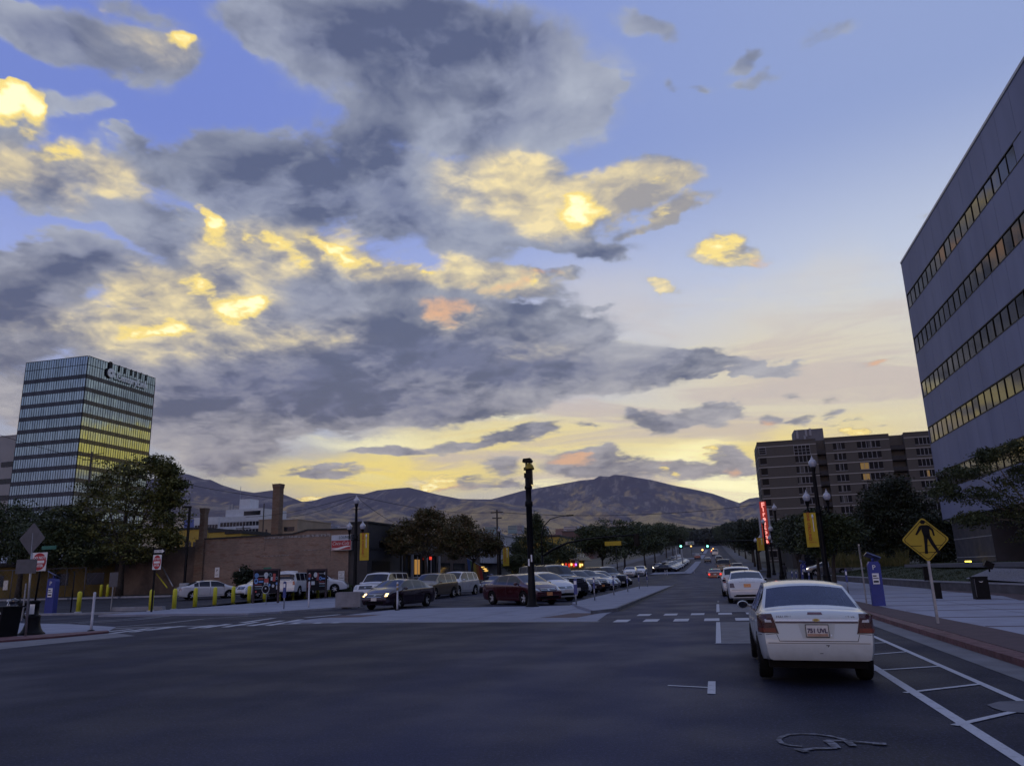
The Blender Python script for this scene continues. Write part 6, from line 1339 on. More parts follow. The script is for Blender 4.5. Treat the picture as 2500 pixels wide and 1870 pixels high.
for k, (x, y) in enumerate(((5.9, 56), (6.0, 61), (6.1, 67), (6.3, 73))): stallpost('dark stall post among the right street trees', x, y, 1.1, False, .13, 'stall posts under the right street trees')
# sign posts
def post(t, x, h, r=.03, m=STEEL): mb = MB(); mb.box(x-r, x+r, -r, r, 0, h); return mb.build('post', m, t)
SY = mat('warning_yellow', (.36, .25, .008), .55, var=.08, scale=3)
x, y = gp(2290, 1521, .13); t = thing('crossing_sign', 'yellow diamond sign with a walking figure on a square post, right plaza', 'road sign', (x, y, .13), 0)
zc_ = 2.2-.13; hw = .565
mb = MB(); mb.box(-.03, .03, -.03, .03, 0, 2.5); mb.build('post', STEEL, t)
def diamond(r, c, o): rr = r*math.sqrt(2)-c; return [(0, -rr), (rr, 0), (0, rr), (-rr, 0)]
def rdia(r, k=.10, n=5):
    out = []
    for q in range(4):
        a0 = q*pi/2-pi/2; cx, cz = (r-k)*cos(a0), (r-k)*sin(a0)
        for i in range(n+1): a = a0-pi/4+pi/2*i/n; out.append((cx+k*.75*cos(a), cz+k*.75*sin(a)))
    return out
def flat(pts, y0, y1, z): 
    mb = MB(); mb.prism([(a, b+z) for a, b in pts], -y1, -y0, T=MT); return mb
pnl_ = flat(rdia(hw), -.045, -.035, zc_).build('panel', SY, t)
def rim_(r0, r1, y, z, m, par, k=.10):
    a, b = rdia(r0, k), rdia(r1, k*.9); n = len(a); mb = MB(); mb.add([(p_[0], y, p_[1]+z) for p_ in a]+[(p_[0], y, p_[1]+z) for p_ in b], [(i, (i+1) % n, n+(i+1) % n, n+i) for i in range(n)]); return mb.build('border', m, par)
rim_(hw-.045, hw-.065, -.049, zc_, TXB, pnl_)
def fig(polys, y, z, s, m, par, nm='figure'):
    mb = MB()
    for pl in polys: mb.prism([(a*s, b*s+z) for a, b in pl], -y-.001, -y+.003, T=MT)
    return mb.build(nm, m, par)
man = [[(-.10, .62), (-.03, .68), (.05, .66), (.08, .59), (.03, .53), (-.06, .54)][::-1],
       [(-.06, .50), (.12, .50), (.18, .38), (.17, .12), (-.04, .12), (-.08, .32)][::-1],
       [(-.06, .50), (-.08, .36), (-.24, .16), (-.30, .18), (-.20, .34), (-.14, .46)],
       [(.12, .50), (.20, .46), (.30, .34), (.32, .12), (.27, .12), (.24, .30), (.15, .38)][::-1],
       [(-.04, .14), (.10, .14), (.04, -.18), (.02, -.48), (-.08, -.48), (-.05, -.18)][::-1],
       [(.04, .14), (.17, .14), (.27, -.14), (.42, -.46), (.33, -.50), (.15, -.16)][::-1]]
fig(man, -.0495, zc_+.0, .74, TXB, pnl_)
mb = MB(); mb.box(-.36, -.10, -.050, -.048, zc_-.16, zc_-.145); mb.box(.02, .10, -.050, -.048, zc_-.16, zc_-.145); mb.box(.20, .38, -.050, -.048, zc_-.16, zc_-.145); mb.box(-.2, .24, -.050, -.048, zc_-.33, zc_-.315); mb.build('crosswalk_lines', TXB, pnl_)
x, y = gp(2116, 1474, .13); t = thing('sign_post', 'thin grey sign post seen edge-on left of the blue pay station', 'sign post', (x, y, .13)); post(t, 0, 2.25, .025); mb = MB(); mb.box(-.012, .012, -.16, .16, 1.7, 2.2); mb.build('panel', ALU, t)
def rect_sign(label, px, py, z, boxes, H_, pm=BLK, cat='road sign', name='road_sign', r=.03):
    x, y = gp(px, py, z); t = thing(name, label, cat, (x, y, z)); post(t, 0, H_, r, pm); return t, x, y
# DO NOT ENTER assemblies
def dne(t, x, z, s, sx=1.):
    mb = MB(); mb.box(x-.5*s*sx, x+.5*s*sx, -.05, -.035, z-.5*s, z+.5*s); p_ = mb.build('panel', WHITE, t)
    pts = [(x+.47*s*sx*cos(a), z+.47*s*sin(a)) for a in [2*pi*i/28 for i in range(28)]]; mb = MB(); mb.prism(pts, .052, .056, T=MT); mb.build('disc', RED, p_)
    mb = MB(); mb.box(x-.36*s*sx, x+.36*s*sx, -.060, -.057, z-.075*s, z+.065*s); mb.build('bar', WHITE, p_)
    text('lettering', 'DO NOT', .20*s, WHITE, p_, (x, -.058, z+.21*s), sx=sx, ext=.002, bold=.004); text('lettering', 'ENTER', .20*s, WHITE, p_, (x, -.058, z-.22*s), sx=sx, ext=.002, bold=.004)
x, y = gp(369, 1497, .02); t = thing('do_not_enter_sign', 'do not enter sign below a one way arrow, edge of the lot', 'road sign', (x, y, .02)); post(t, 0, 3.2, .04, BLK)
zt_ = atY(383, 1373, y)[2]; s_ = atY(383, 1355, y)[2]-atY(383, 1391, y)[2]; dne(t, .15, zt_, s_, .68)
zo = atY(384, 1346.5, y)[2]; wz = (atY(384, 1339.5, y)[2]-atY(384, 1353.5, y)[2]); mb = MB(); mb.box(.25-wz*1.25, .25+wz*1.25, -.05, -.035, zo-wz*.5, zo+wz*.5); ow = mb.build('one_way_panel', TXB, t)
mb = MB(); mb.prism([(.25-wz*1.05, zo-wz*.22), (.25+wz*.55, zo-wz*.22), (.25+wz*.55, zo-wz*.36), (.25+wz*1.08, zo), (.25+wz*.55, zo+wz*.36), (.25+wz*.55, zo+wz*.22), (.25-wz*1.05, zo+wz*.22)], .052, .055, T=MT); mb.build('arrow', WHITE, ow)
text('lettering', 'ONE WAY', wz*.36, TXB, ow, (.25-wz*.2, -.058, zo), ext=.002)
x, y = gp(76, 1550); t = thing('do_not_enter_sign', 'near do not enter sign on a black post with a bell-shaped base', 'road sign', (x, y, 0))
mb = MB(); mb.lathe([(.44, 0), (.44, .06), (.36, .12), (.30, .22), (.25, .38), (.24, .60), (.26, .66), (.20, .70), (.165, .72), (.16, 1.10), (.20, 1.12), (.20, 1.20), (.06, 1.22)], 20, flute=.04); mb.build('base', BLK, t)
mb = MB(); mb.cyl((0, 0, 1.2), (.10, 0, 2.9), .035, n=10); mb.build('post', BLK, t)
zt_ = atY(100, 1371, y)[2]; s_ = atY(100, 1349, y)[2]-atY(100, 1394, y)[2]; dne(t, atY(98, 1371, y)[0]-x, zt_, s_, 1.0)
mb = MB(); mb.box(.06, .26, -.26, -.24, .74, 1.08); mb.build('notice', WHITE, t)
GRN = mat('street_sign_green', (.02, .14, .10), .5, var=.1); mb = MB(); mb.box(-.02, .62, .03, .06, 3.02, 3.15); mb.build('street_name_plate', GRN, t)
# back of the diamond and rectangle
x, y = gp(62, 1557); zc_ = atY(80, 1315, y)[2]; xc = atY(80, 1315, y)[0]; t = thing('road_sign', 'grey back of a diamond warning sign with a rectangular plate below, far left', 'road sign', (x, y, 0))
r_ = atY(80, 1278, y)[2]-zc_; mb = MB(); mb.prism([(a*1.0+xc-x, b+zc_) for a, b in rdia(r_*1.05, .06)], .02, .03, T=MT); mb.build('panel', ALU, t)
a, b = atY(44, 1366, y), atY(90, 1399, y); mb = MB(); mb.box(a[0]-x, b[0]-x, -.05, -.04, b[2], a[2]); mb.build('plate', ALU, t)
mb = MB(); mb.tube([(0, 0, 0), (xc-x, 0, zc_+.2)], .035, 8); mb.build('post', STEEL, t)
x, y = gp(53, 1515); t = thing('sign_post', 'bare grey channel post left of the cast sign base', 'sign post', (x, y, 0)); post(t, 0, 1.9, .03)
x, y = gp(270, 1495); t = thing('road_sign', 'small square grey sign back on a thin post beside the wheel stop', 'road sign', (x, y, .02)); post(t, 0, 2.4, .025); mb = MB(); mb.box(-.3, .34, -.04, -.03, 1.55, 2.45); mb.build('panel', ALU, t)
x, y = gp(172, 1497); t = thing('sign_post', 'slim black post between the pay station and the first bollard', 'sign post', (x, y, .02)); mb = MB(); mb.cyl((0, 0, 0), (.0, 0, 2.6), .04, n=8); mb.build('post', BLK, t)
# bins
x, y = gp(4, 1556); t = thing('wheeled_bin', 'tall black bin with a green label at the bottom left corner', 'bin', (x, y, 0)); mb = MB(); mb.prism([(-.46, 0), (.24, 0), (.34, 1.0), (-.50, 1.0)], -.4, .4, T=MT); mb.build('body', BLK, t)
mb = MB(); mb.box(-.54, .38, -.45, .45, 1.0, 1.05); mb.build('rim', TRIM, t); mb = MB(); mb.box(.04, .26, -.425, -.40, .80, .86); mb.build('sticker', WHITE, t); text('lettering', 'RECYCLING', .13, mat('label_green', (.05, .35, .22), .5, var=.1), t, (-.52, -.41, .74), ext=.003)
x, y = gp(2398, 1462, .13); t = thing('litter_bin', 'black square litter bin with a small white arc mark before the planter wall', 'bin', (x, y, .13)); mb = MB(); mb.box(-.36, .36, -.3, .3, 0, 1.0); mb.build('body', BLK, t); t.scale = (.72, .72, .84)
mb = MB(); mb.box(-.38, .38, -.32, .32, 1.0, 1.04); mb.build('lid', TRIM, t); mb = MB(); mb.box(-.34, -.31, -.32, -.30, .1, .95); mb.build('edge_strip', ALU, t)
mb = MB(); mb.add([(-.12, -.312, .84), (-.05, -.312, .78), (.05, -.312, .78), (.12, -.312, .84), (.05, -.312, .81), (-.05, -.312, .81)], [(0, 1, 5), (1, 2, 4, 5), (2, 3, 4)]); mb.build('mark', WHITE, t)
x, y = gp(2292, 1461, .13); t = thing('litter_bin', 'narrow dark bin behind the post of the crossing sign', 'bin', (x, y, .13)); mb = MB(); mb.box(-.2, .2, -.2, .2, 0, .95); mb.build('body', BLK, t); t.scale = (.6, .6, .65); mb = MB(); mb.box(-.22, .22, -.22, .22, .95, 1.0); mb.build('lid', TRIM, t)
a = atY(2273, 1410, 49); t = thing('utility_cabinet', 'dark utility cabinet standing on the lawn behind the wall', 'cabinet', (a[0], 49.6, .6)); mb = MB(); mb.box(-.35, .35, -.2, .2, 0, 1.05); mb.build('body', BLK, t); t.scale = (.6, .6, .7); mb = MB(); mb.box(-.38, .38, -.23, .23, 1.05, 1.1); mb.build('lid', TRIM, t)
a = atY(2420, 1417, 44); t = thing('flood_light', 'small black floodlight tilted on the gravel bed', 'light', (a[0], 44, 1.15)); T_ = Matrix.Translation((0, 0, .25)) @ Matrix.Rotation(.5, 4, 'Y'); mb = MB(); mb.box(-.2, .2, -.15, .15, -.15, .15, T=T_); mb.build('housing', BLK, t); mb = MB(); mb.cyl((0, 0, -.1), (0, 0, .2), .04, n=8); mb.build('bracket', BLK, t)
for k, yy in enumerate((62, 66.5)): t = thing('litter_bin', ['dark round bin beside the trunk of a right street tree', 'second dark round bin among the right street trees'][k], 'bin', (6.5+.3*k, yy, .13)); mb = MB(); mb.lathe([(.28, 0), (.3, .9), (.32, .95), (.2, 1.0)], 14); mb.build('body', BLK, t); mb = MB(); mb.lathe([(.33, .93), (.33, .98)], 14); mb.build('rim', TRIM, t)
# parking-lot lamp
a = atY(456, 1300, 60); zt_ = atY(463, 1239, 60)[2]; t = thing('car_park_lamp', 'thin dark car park lamp pole on a concrete plinth left of the short chimney', 'lamp post', (atY(449, 1440, 60)[0], 60, zl(60)))
mb = MB(); mb.lathe([(.42, 0), (.42, 1.15), (.38, 1.2)], 14); mb.build('plinth', CONC, t); mb = MB(); mb.box(-.08, .08, -.08, .08, 1.2, zt_-zl(60)); mb.build('pole', BLK, t); mb = MB(); mb.box(-.75, .1, -.12, .12, zt_-zl(60)-.02, zt_-zl(60)+.14); mb.build('lamp_head', BLK, t)
# poles leaning on the wall, masts, utility poles
for k, (p0_, p1_, m_, lb) in enumerate((((396, 1383), (422, 1431), STEEL, 'grey prop pole leaning against the brown wall'), ((382, 1400), (408, 1434), BY, 'yellow prop pole leaning against the brown wall'))):
    a, b = atY(*p0_, 66.6), atY(*p1_, 64.6); t = thing('prop_pole', lb, 'pole', (b[0], 64.6, b[2])); mb = MB(); mb.cyl((0, 0, 0), (a[0]-b[0], 2.0, a[2]-b[2]), .06, n=8); mb.build('shaft', m_, t)
def upole(px, ytop, Yd, lb, arms=((-.4, 1.6),), r=.14, base=0.):
    a = atY(px, ytop, Yd); t = thing('utility_pole', lb, 'utility pole', (a[0], Yd, base)); h = a[2]-base; WD = mat('pole_wood', (.05, .04, .035), .9, var=.3, scale=3)
    mb = MB(); mb.tube([(0, 0, -1), (0, 0, h)], [r*1.2, r*.8], 8); mb.build('pole', WD, t)
    for dz_, w_ in arms: mb = MB(); mb.box(-w_, w_, -.06, .06, h+dz_-.08, h+dz_+.08); ar = mb.build('crossarm', WD, t); mb = MB(); [mb.cyl((u, 0, h+dz_+.08), (u, 0, h+dz_+.3), .05, n=6) for u in (-w_*.9,)]; mb.build('insulator', STEEL, ar)
    return t, (a[0], Yd, a[2])
upole(225, 1103, 150, 'wooden utility pole with crossarms in front of the glass tower', ((-.6, 3.4), (-1.8, 2.6)), .25)
upole(594, 1284, 160, 'short wooden utility pole with two crossarms before the white office', ((-.5, 1.9), (-1.5, 1.6)), .2)
upole(645, 1229, 120, 'bare slender mast left of the tall brick chimney', (), .12)
upole(1213, 1244, 108, 'wooden utility pole with transformers behind the second lamp post', ((-.4, .9), (-1.2, .7)), .16)
a = atY(588, 1187, 900); t = thing('radio_mast', 'thin lattice radio mast on the hillside above the white office', 'mast', (a[0], 900, float(hz(900)))); mb = MB(); h = a[2]-float(hz(900)); mb.tube([(0, 0, 0), (0, 0, h)], [.9, .35], 4); mb.build('lattice', STEEL, t); mb = MB(); mb.box(-3, 3, -.2, .2, h-7, h-6.6); mb.build('aerial', STEEL, t)
# wires
def wire(lb, pts, r=.03):
    t = thing('overhead_wire', lb, 'wire', tuple(pts[0])); P0 = Vector(pts[0]); q = []
    for (a, b) in zip(pts, pts[1:]):
        a, b = Vector(a), Vector(b)
        for k in range(15): u = k/14; p_ = a.lerp(b, u); p_.z -= 4*u*(1-u)*(a-b).length*.012; q.append(p_-P0)
    mb = MB(); mb.tube(q, r, 5, caps=False); mb.build('cable', TXB, t)
wire('long sagging wire crossing before the big mountain to the apartment block', [atY(1213, 1250, 108), atY(1560, 1256, 125), atY(1846, 1231, 140)], .035)
wire('sagging wire from the left corner lamp to the utility pole', [atY(871, 1210, 56), atY(1213, 1249, 108)], .02)
wire('thin wire sagging down from the left corner lamp to the dark building roof', [atY(872, 1214, 56), atY(980, 1284, 74)], .018)
wire('wire running from the chimney to the left corner lamp', [atY(600, 1262, 75), atY(870, 1209, 55.2)], .018)
wire('lower wire running from the chimney to the left corner lamp', [atY(700, 1262, 73), atY(870, 1214, 55.2)], .018)
wire('wire crossing before the left hills from the feathery tree to the chimney', [atY(330, 1150, 90), atY(668, 1216, 78)], .03)
wire('wire crossing in front of the glass tower from the left edge', [atY(-60, 1042, 120), atY(225, 1125, 150)], .05)
# mast arms and signals
def shead(par, x, z, back=False, lit=None, m=BLK):
    mb = MB(); mb.box(x-.24, x+.24, -.14, .14, z-.62, z+.62); mb.box(x-.34, x+.34, .1, .13, z-.75, z+.75); h = mb.build('signal_head', m, par)
    if not back:
        for k, zz in enumerate((.38, 0, -.38)):
            mm = lit if (lit and k == 2) else TXB; mb = MB(); mb.lathe([(.15, -.18), (.16, -.15), (.16, -.14)], 14, (x, 0, z+zz), 0, 'y'); mb.build('lamp', mm, h)
    return h
GLI = mat('green_signal_lit', (.1, 1, .7), .4, emit=(.25, 1., .75), es=3.2)
a = atY(1900, 1332, 124); zr_ = float(hz(124)); xr = a[0]; Za = atY(1800, 1322, 124)[2]-zr_
t = thing('traffic_signal', 'mast arm over the right lane with two green traffic lights and a street name sign', 'traffic signal', (xr, 124, zr_))
mb = MB(); mb.tube([(0, 0, 0), (0, 0, Za-.3)], [.18, .14], 10); mb.build('pole', BLK, t)
xL = atY(1650, 1319, 124)[0]-xr; mb = MB(); mb.tube([(0, 0, Za-.8), (-.9, 0, Za-.2), (-2.6, 0, Za+.05), (xL*.6, 0, Za+.15), (xL, 0, Za+.2)], [.13, .12, .10, .08, .06], 8); mb.build('mast_arm', BLK, t)
for px in (1662, 1727): x_ = atY(px, 1330, 124)[0]-xr; shead(t, x_, atY(px, 1327, 124)[2]-zr_, lit=GLI)
xs0, xs1 = atY(1673, 1322, 123.8)[0]-xr, atY(1694, 1322, 123.8)[0]-xr; mb = MB(); mb.box(xs0, xs1, -.2, -.16, Za-.2, Za+.28); sp_ = mb.build('street_name_sign', WHITE, t); mb = MB(); mb.box(xs0+.35, xs1-.06, -.215, -.2, Za-.14, Za+.22); mb.build('green_field', GRN, sp_)
text('lettering', '200 E', .36, WHITE, sp_, ((xs0+xs1)/2+.15, -.22, Za+.04), ext=.003)
a = atY(1326, 1410, 96); xl_ = a[0]; t = thing('traffic_signal', 'black curved mast arm with an unlit signal seen from behind, left of the street', 'traffic signal', (xl_, 96, .1))
pt = [(atY(px, py, 96)[0]-xl_, 0, atY(px, py, 96)[2]-.1) for px, py in ((1327, 1356), (1350, 1341), (1385, 1325), (1430, 1316), (1490, 1310), (1553, 1305))]
mb = MB(); mb.tube([(0, 0, 0), (0, 0, pt[0][2])], [.2, .16], 10); mb.build('pole', BLK, t); mb = MB(); mb.tube(pt, [.16, .14, .12, .11, .09, .07], 8); mb.build('mast_arm', BLK, t)
shead(t, pt[-1][0], pt[-1][2]-.6, back=True)
for px, py, lb, Yd in ((1326, 1290, 'curved cobra-head street light rising above the yellow building', 98), (1352, 1305, 'second smaller cobra-head street light beside the yellow building', 135)):
    b = atY(px, 1410, Yd); zt_ = atY(px, py, Yd)[2]; k_ = Yd/98; t = thing('street_light', lb, 'street light', (b[0], Yd, 0)); mb = MB(); w_ = 3.5*(1 if k_ == 1 else -.55)
    mb.tube([(0, 0, 0), (0, 0, zt_-1.), (.1*w_, 0, zt_+.3), (.35*w_, 0, zt_+1.15), (.7*w_, 0, zt_+1.45), (w_, 0, zt_+1.5)], [.12, .09, .08, .06, .05, .05], 8); mb.build('pole', BLK, t)
    mb = MB(); mb.box(min(w_-.1, w_+.8 if w_ > 0 else w_-.8), max(w_-.1, w_+.8 if w_ > 0 else w_-.8), -.14, .14, zt_+1.42, zt_+1.58); mb.build('lamp_head', BLK, t)
a0_, a1_ = atY(1476, 1317, 118), atY(1517, 1331, 118); t = thing('lane_sign', 'wide yellow overhead sign board on a dark post under the left mast arm', 'road sign', (a1_[0]-.8, 118, 0)); mb = MB(); mb.box(a0_[0]-a1_[0]+.8, .8, -.05, .05, a1_[2]-.0, a0_[2]-.3); mb.build('panel', BAN, t); mb = MB(); mb.cyl((0, 0, 0), (0, 0, a1_[2]), .07, n=8); mb.build('post', BLK, t)
for px, yt, Yd, lb in ((1650, 1333, 190, 'pale slender light pole on the left beyond the crossing'), (1664, 1338, 175, 'pale thicker pole right of the slender one')):
    a = atY(px, yt, Yd); t = thing('light_pole', lb, 'pole', (a[0], Yd, float(hz(Yd)))); mb = MB(); mb.tube([(0, 0, 0), (0, 0, a[2]-float(hz(Yd)))], [.16, .10], 8); mb.build('pole', CONC, t); mb = MB(); mb.box(-.1, .9, -.08, .08, a[2]-float(hz(Yd))-.1, a[2]-float(hz(Yd))); mb.build('lamp_arm', CONC, t)
# far amber lights down the street
for k, (px, py, s_, mm) in enumerate(((1687, 1333, .35, AMB), (1715, 1342, .5, AMB), (1741, 1339, .35, AMB), (1738, 1343, .4, AMB), (1731, 1347.5, .35, AMB), (1741, 1349.5, .45, AMB), (1736, 1346, .3, REDL), (1737, 1351.5, .3, LAMPW), (1741, 1345, .25, LAMPW))):
    Yd = 330+30*(k % 5); a = atY(px, py, Yd); z0 = float(hz(Yd)); t = thing('distant_street_lamp', 'glowing amber lamp far down the street' if mm is AMB else 'glowing lamp far down the street', 'street lamp', (a[0], Yd, z0), 0, 'lit lamps far down the street' if mm is AMB else 'small red and white lights far down the street')
    mb = MB(); mb.lathe([(.02, -s_), (s_*.8, -s_*.4), (s_, 0), (s_*.8, s_*.4), (.02, s_)], 8, (0, 0, a[2]-z0)); mb.build('lamp', mm, t); mb = MB(); mb.cyl((0, 0, 0), (0, 0, a[2]-z0-s_), .08, n=6); mb.build('pole', BLK, t)
# painted boards before the white jeep
def board(label, px0, px1, py0, py1, pyf, seed):
    Yd = 48. if px0 < 700 else 54.; a, b = atY(px0, py0, Yd), atY(px1, py1, Yd); zf = float(zl(Yd)); w, h0, h1 = b[0]-a[0], b[2]-zf, a[2]-zf
    t = thing('painted_board', label, 'painted board', (a[0], Yd, zf)); mb = MB(); mb.box(0, w, -.05, .05, h0, h1); mb.build('panel', mat('board_black', (.008, .008, .014), .5, var=.3, scale=2, spec=.12), t)
    mb = MB(); 
    for u in (0, w-.1): mb.box(u, u+.1, -.07, .07, 0, h1+.02)
    mb.box(0, w, -.07, .07, h1, h1+.12); mb.build('frame', mat('board_frame', (.035, .02, .03), .7, var=.3, scale=4), t)
    Q = random.Random(seed); cl = [mat('art_blue', (.10, .22, .48), .6, var=.2), mat('art_pale', (.42, .46, .52), .6, var=.15), mat('art_maroon', (.17, .03, .04), .6, var=.2), mat('art_red', (.34, .06, .06), .6, var=.2), mat('art_teal', (.12, .20, .26), .6, var=.2)]
    def disc(u, v, r, m, rx_=1., hole_=0): 
        mb = MB(); pts = [(w*u+r*rx_*cos(q), h0+(h1-h0)*v+r*sin(q)) for q in [2*pi*i/14 for i in range(14)]]; yy = .055+.002*Q.random()
        if hole_:
            p2 = [(w*u+r*rx_*hole_*cos(q), h0+(h1-h0)*v+r*hole_*sin(q)) for q in [2*pi*i/14 for i in range(14)]]; mb.add([(x_, -yy, z_) for x_, z_ in pts+p2], [(i, (i+1) % 14, 14+(i+1) % 14, 14+i) for i in range(14)])
        else: mb.add([(x_, -yy, z_) for x_, z_ in pts], [tuple(range(14))])
        mb.build('painted_shape', m, t)
    def bar(u0, u1, v0, v1, m): mb = MB(); yy = .0545+.002*Q.random(); mb.add([(w*u0, -yy, h0+(h1-h0)*v0), (w*u1, -yy, h0+(h1-h0)*v0), (w*u1, -yy, h0+(h1-h0)*v1), (w*u0, -yy, h0+(h1-h0)*v1)], [(0, 1, 2, 3)]); mb.build('painted_shape', m, t)
    return t, disc, bar, cl, w
t, disc, bar, cl, w = board('left black painted board with blue, red and white shapes before the white pickup', 620, 681, 1394, 1447, 1480, 1)
disc(.13, .80, .16, cl[0], 1.1); bar(.2, .45, .77, .79, cl[1]); disc(.50, .82, .17, cl[1]); disc(.46, .80, .04, TXB); disc(.54, .80, .04, TXB); bar(.45, .55, .66, .74, cl[1]); disc(.12, .55, .20, cl[0], .8, .45); bar(.22, .40, .48, .56, cl[0]); bar(.18, .40, .60, .68, cl[2]); bar(.43, .60, .46, .66, cl[3]); disc(.46, .44, .07, cl[1]); disc(.56, .44, .07, cl[1]); disc(.66, .82, .11, cl[4], 1.2, .6); bar(.76, .86, .52, .86, cl[3]); disc(.90, .66, .10, cl[4], 1, .6); bar(.68, .75, .56, .72, cl[1]); disc(.50, .18, .30, cl[1], 1., .88); disc(.50, .22, .06, cl[1]); disc(.64, .36, .10, cl[0], .8); disc(.78, .32, .11, cl[1], .9); bar(.08, .36, .30, .33, cl[1]); bar(.08, .34, .20, .23, cl[4]); bar(.10, .16, .04, .12, cl[3]); disc(.92, .42, .09, cl[0]); bar(.90, .94, .16, .34, cl[1]); bar(.04, .34, .38, .42, cl[2])
t, disc, bar, cl, w = board('right black painted board with a white diamond and blue shapes before the white SUV', 750, 797, 1393, 1440, 1470, 2)
disc(.45, .78, .19, cl[1], .8); disc(.45, .78, .11, cl[4]); bar(.62, .90, .83, .85, cl[1]); bar(.88, .93, .78, .90, cl[1]); disc(.70, .60, .14, cl[0], .8, .5); bar(.75, .95, .55, .62, cl[0]); bar(.25, .42, .28, .46, cl[1]); bar(.29, .39, .30, .43, TXB); bar(.10, .22, .66, .84, cl[2]); bar(.50, .62, .50, .88, cl[2]); disc(.14, .60, .09, cl[0]); disc(.14, .84, .08, cl[1]); bar(.05, .22, .15, .40, cl[2]); bar(.65, .95, .32, .35, cl[1]); bar(.65, .95, .20, .23, cl[4]); disc(.30, .62, .05, cl[1]); bar(.62, .9, .40, .45, cl[2])
a = atY(653, 1389, 60); t = thing('wall_sign', 'small green and white plate above the left painted board', 'sign', (a[0], 48.2, atY(653, 1391, 48.2)[2])); t.location.x = atY(653, 1391, 48.2)[0]; mb = MB(); mb.box(-.3, .3, -.03, 0, .02, .18); mb.build('panel', GRN, t); mb = MB(); mb.box(-.24, .24, -.03, 0, -.14, -.02); mb.build('lower_panel', WHITE, t); mb = MB(); mb.cyl((0, .02, -2.6), (0, .02, .1), .02, n=6); mb.build('post', STEEL, t)
# flags and post box near the white building
a = atY(1160, 1375, 88); t = thing('rainbow_flag', 'rainbow flag hanging at the shop front behind the white SUV', 'flag', a); mb = MB()
RB = [mat('flag_%s' % n_, c_, .7, var=.1) for n_, c_ in (('blue', (.08, .14, .35)), ('green', (.10, .22, .10)), ('yellow', (.45, .36, .06)), ('orange', (.42, .18, .05)), ('red', (.38, .06, .06)))]
for k in range(5): mb.add([(-1.0+k*.34, .02*k, .6-.25*k), (-.66+k*.34, .02*k, .5-.2*k), (-.40+k*.34, .02*k, -1.9), (-.74+k*.34, .02*k, -1.9)], [(0, 1, 2, 3)], k)
mb.build('cloth', RB, t); mb = MB(); mb.cyl((-1.2, 0, .7), (1.1, 0, -.5), .03, n=6); mb.build('pole', STEEL, t)
a = atX(1197, 1402, -25.5); t = thing('post_box', 'blue round-topped post box on the left pavement', 'post box', (-25.5, a[1], .1)); mb = MB(); mb.prism([(-.35, 0), (.35, 0), (.35, 1.3), (.25, 1.52), (0, 1.6), (-.25, 1.52), (-.35, 1.3)], -.35, .35, T=MT); mb.build('body', mat('post_blue', (.03, .05, .22), .5, var=.1), t); mb = MB(); mb.box(-.2, .2, -.37, -.35, 1.0, 1.15); mb.build('label', WHITE, t)
for k, (px, py) in enumerate(((1178, 1384), (1184, 1388.5), (1187, 1393))): a = atY(px, py, 100); t = thing('lit_globe', 'small warm lit globe inside the shop porch', 'lamp', (a[0], 100, a[2]), 0, 'warm globes in the shop porch'); mb = MB(); mb.lathe([(.05, -.1), (.35, 0), (.05, .1)], 10); mb.build('shade', mat('porch_glow', (.6, .4, .1), .5, emit=(1., .6, .15), es=1.0), t); mb = MB(); mb.cyl((0, 0, .1), (0, 0, 1.), .02, n=5); mb.build('cord', TXB, t)
# chain link fence by the yellow shop
t = thing('chain_link_fence', 'chain link fence with thin grey posts at the left edge of the lot', 'fence', (atY(-60, 1440, 61.6)[0], 61.6, zl(61))); L_ = atY(205, 1440, 61.6)[0]-t.location.x
for k in range(7): mb = MB(); mb.cyl((L_*k/6, 0, 0), (L_*k/6, 0, 2.9), .04, n=6); mb.build('post', ALU, t)
mb = MB(); mb.cyl((0, 0, 2.88), (L_, 0, 2.88), .03, n=6); mb.build('rail', ALU, t)
mb = MB(); nn_ = int(L_/.5)
for k in range(nn_): mb.tube([(k*.5, 0, .05), (k*.5+2.8, 0, 2.85)], .006, 3, caps=False); mb.tube([(k*.5+2.8, 0, .05), (k*.5, 0, 2.85)], .006, 3, caps=False)
mb.build('mesh', ALU, t)
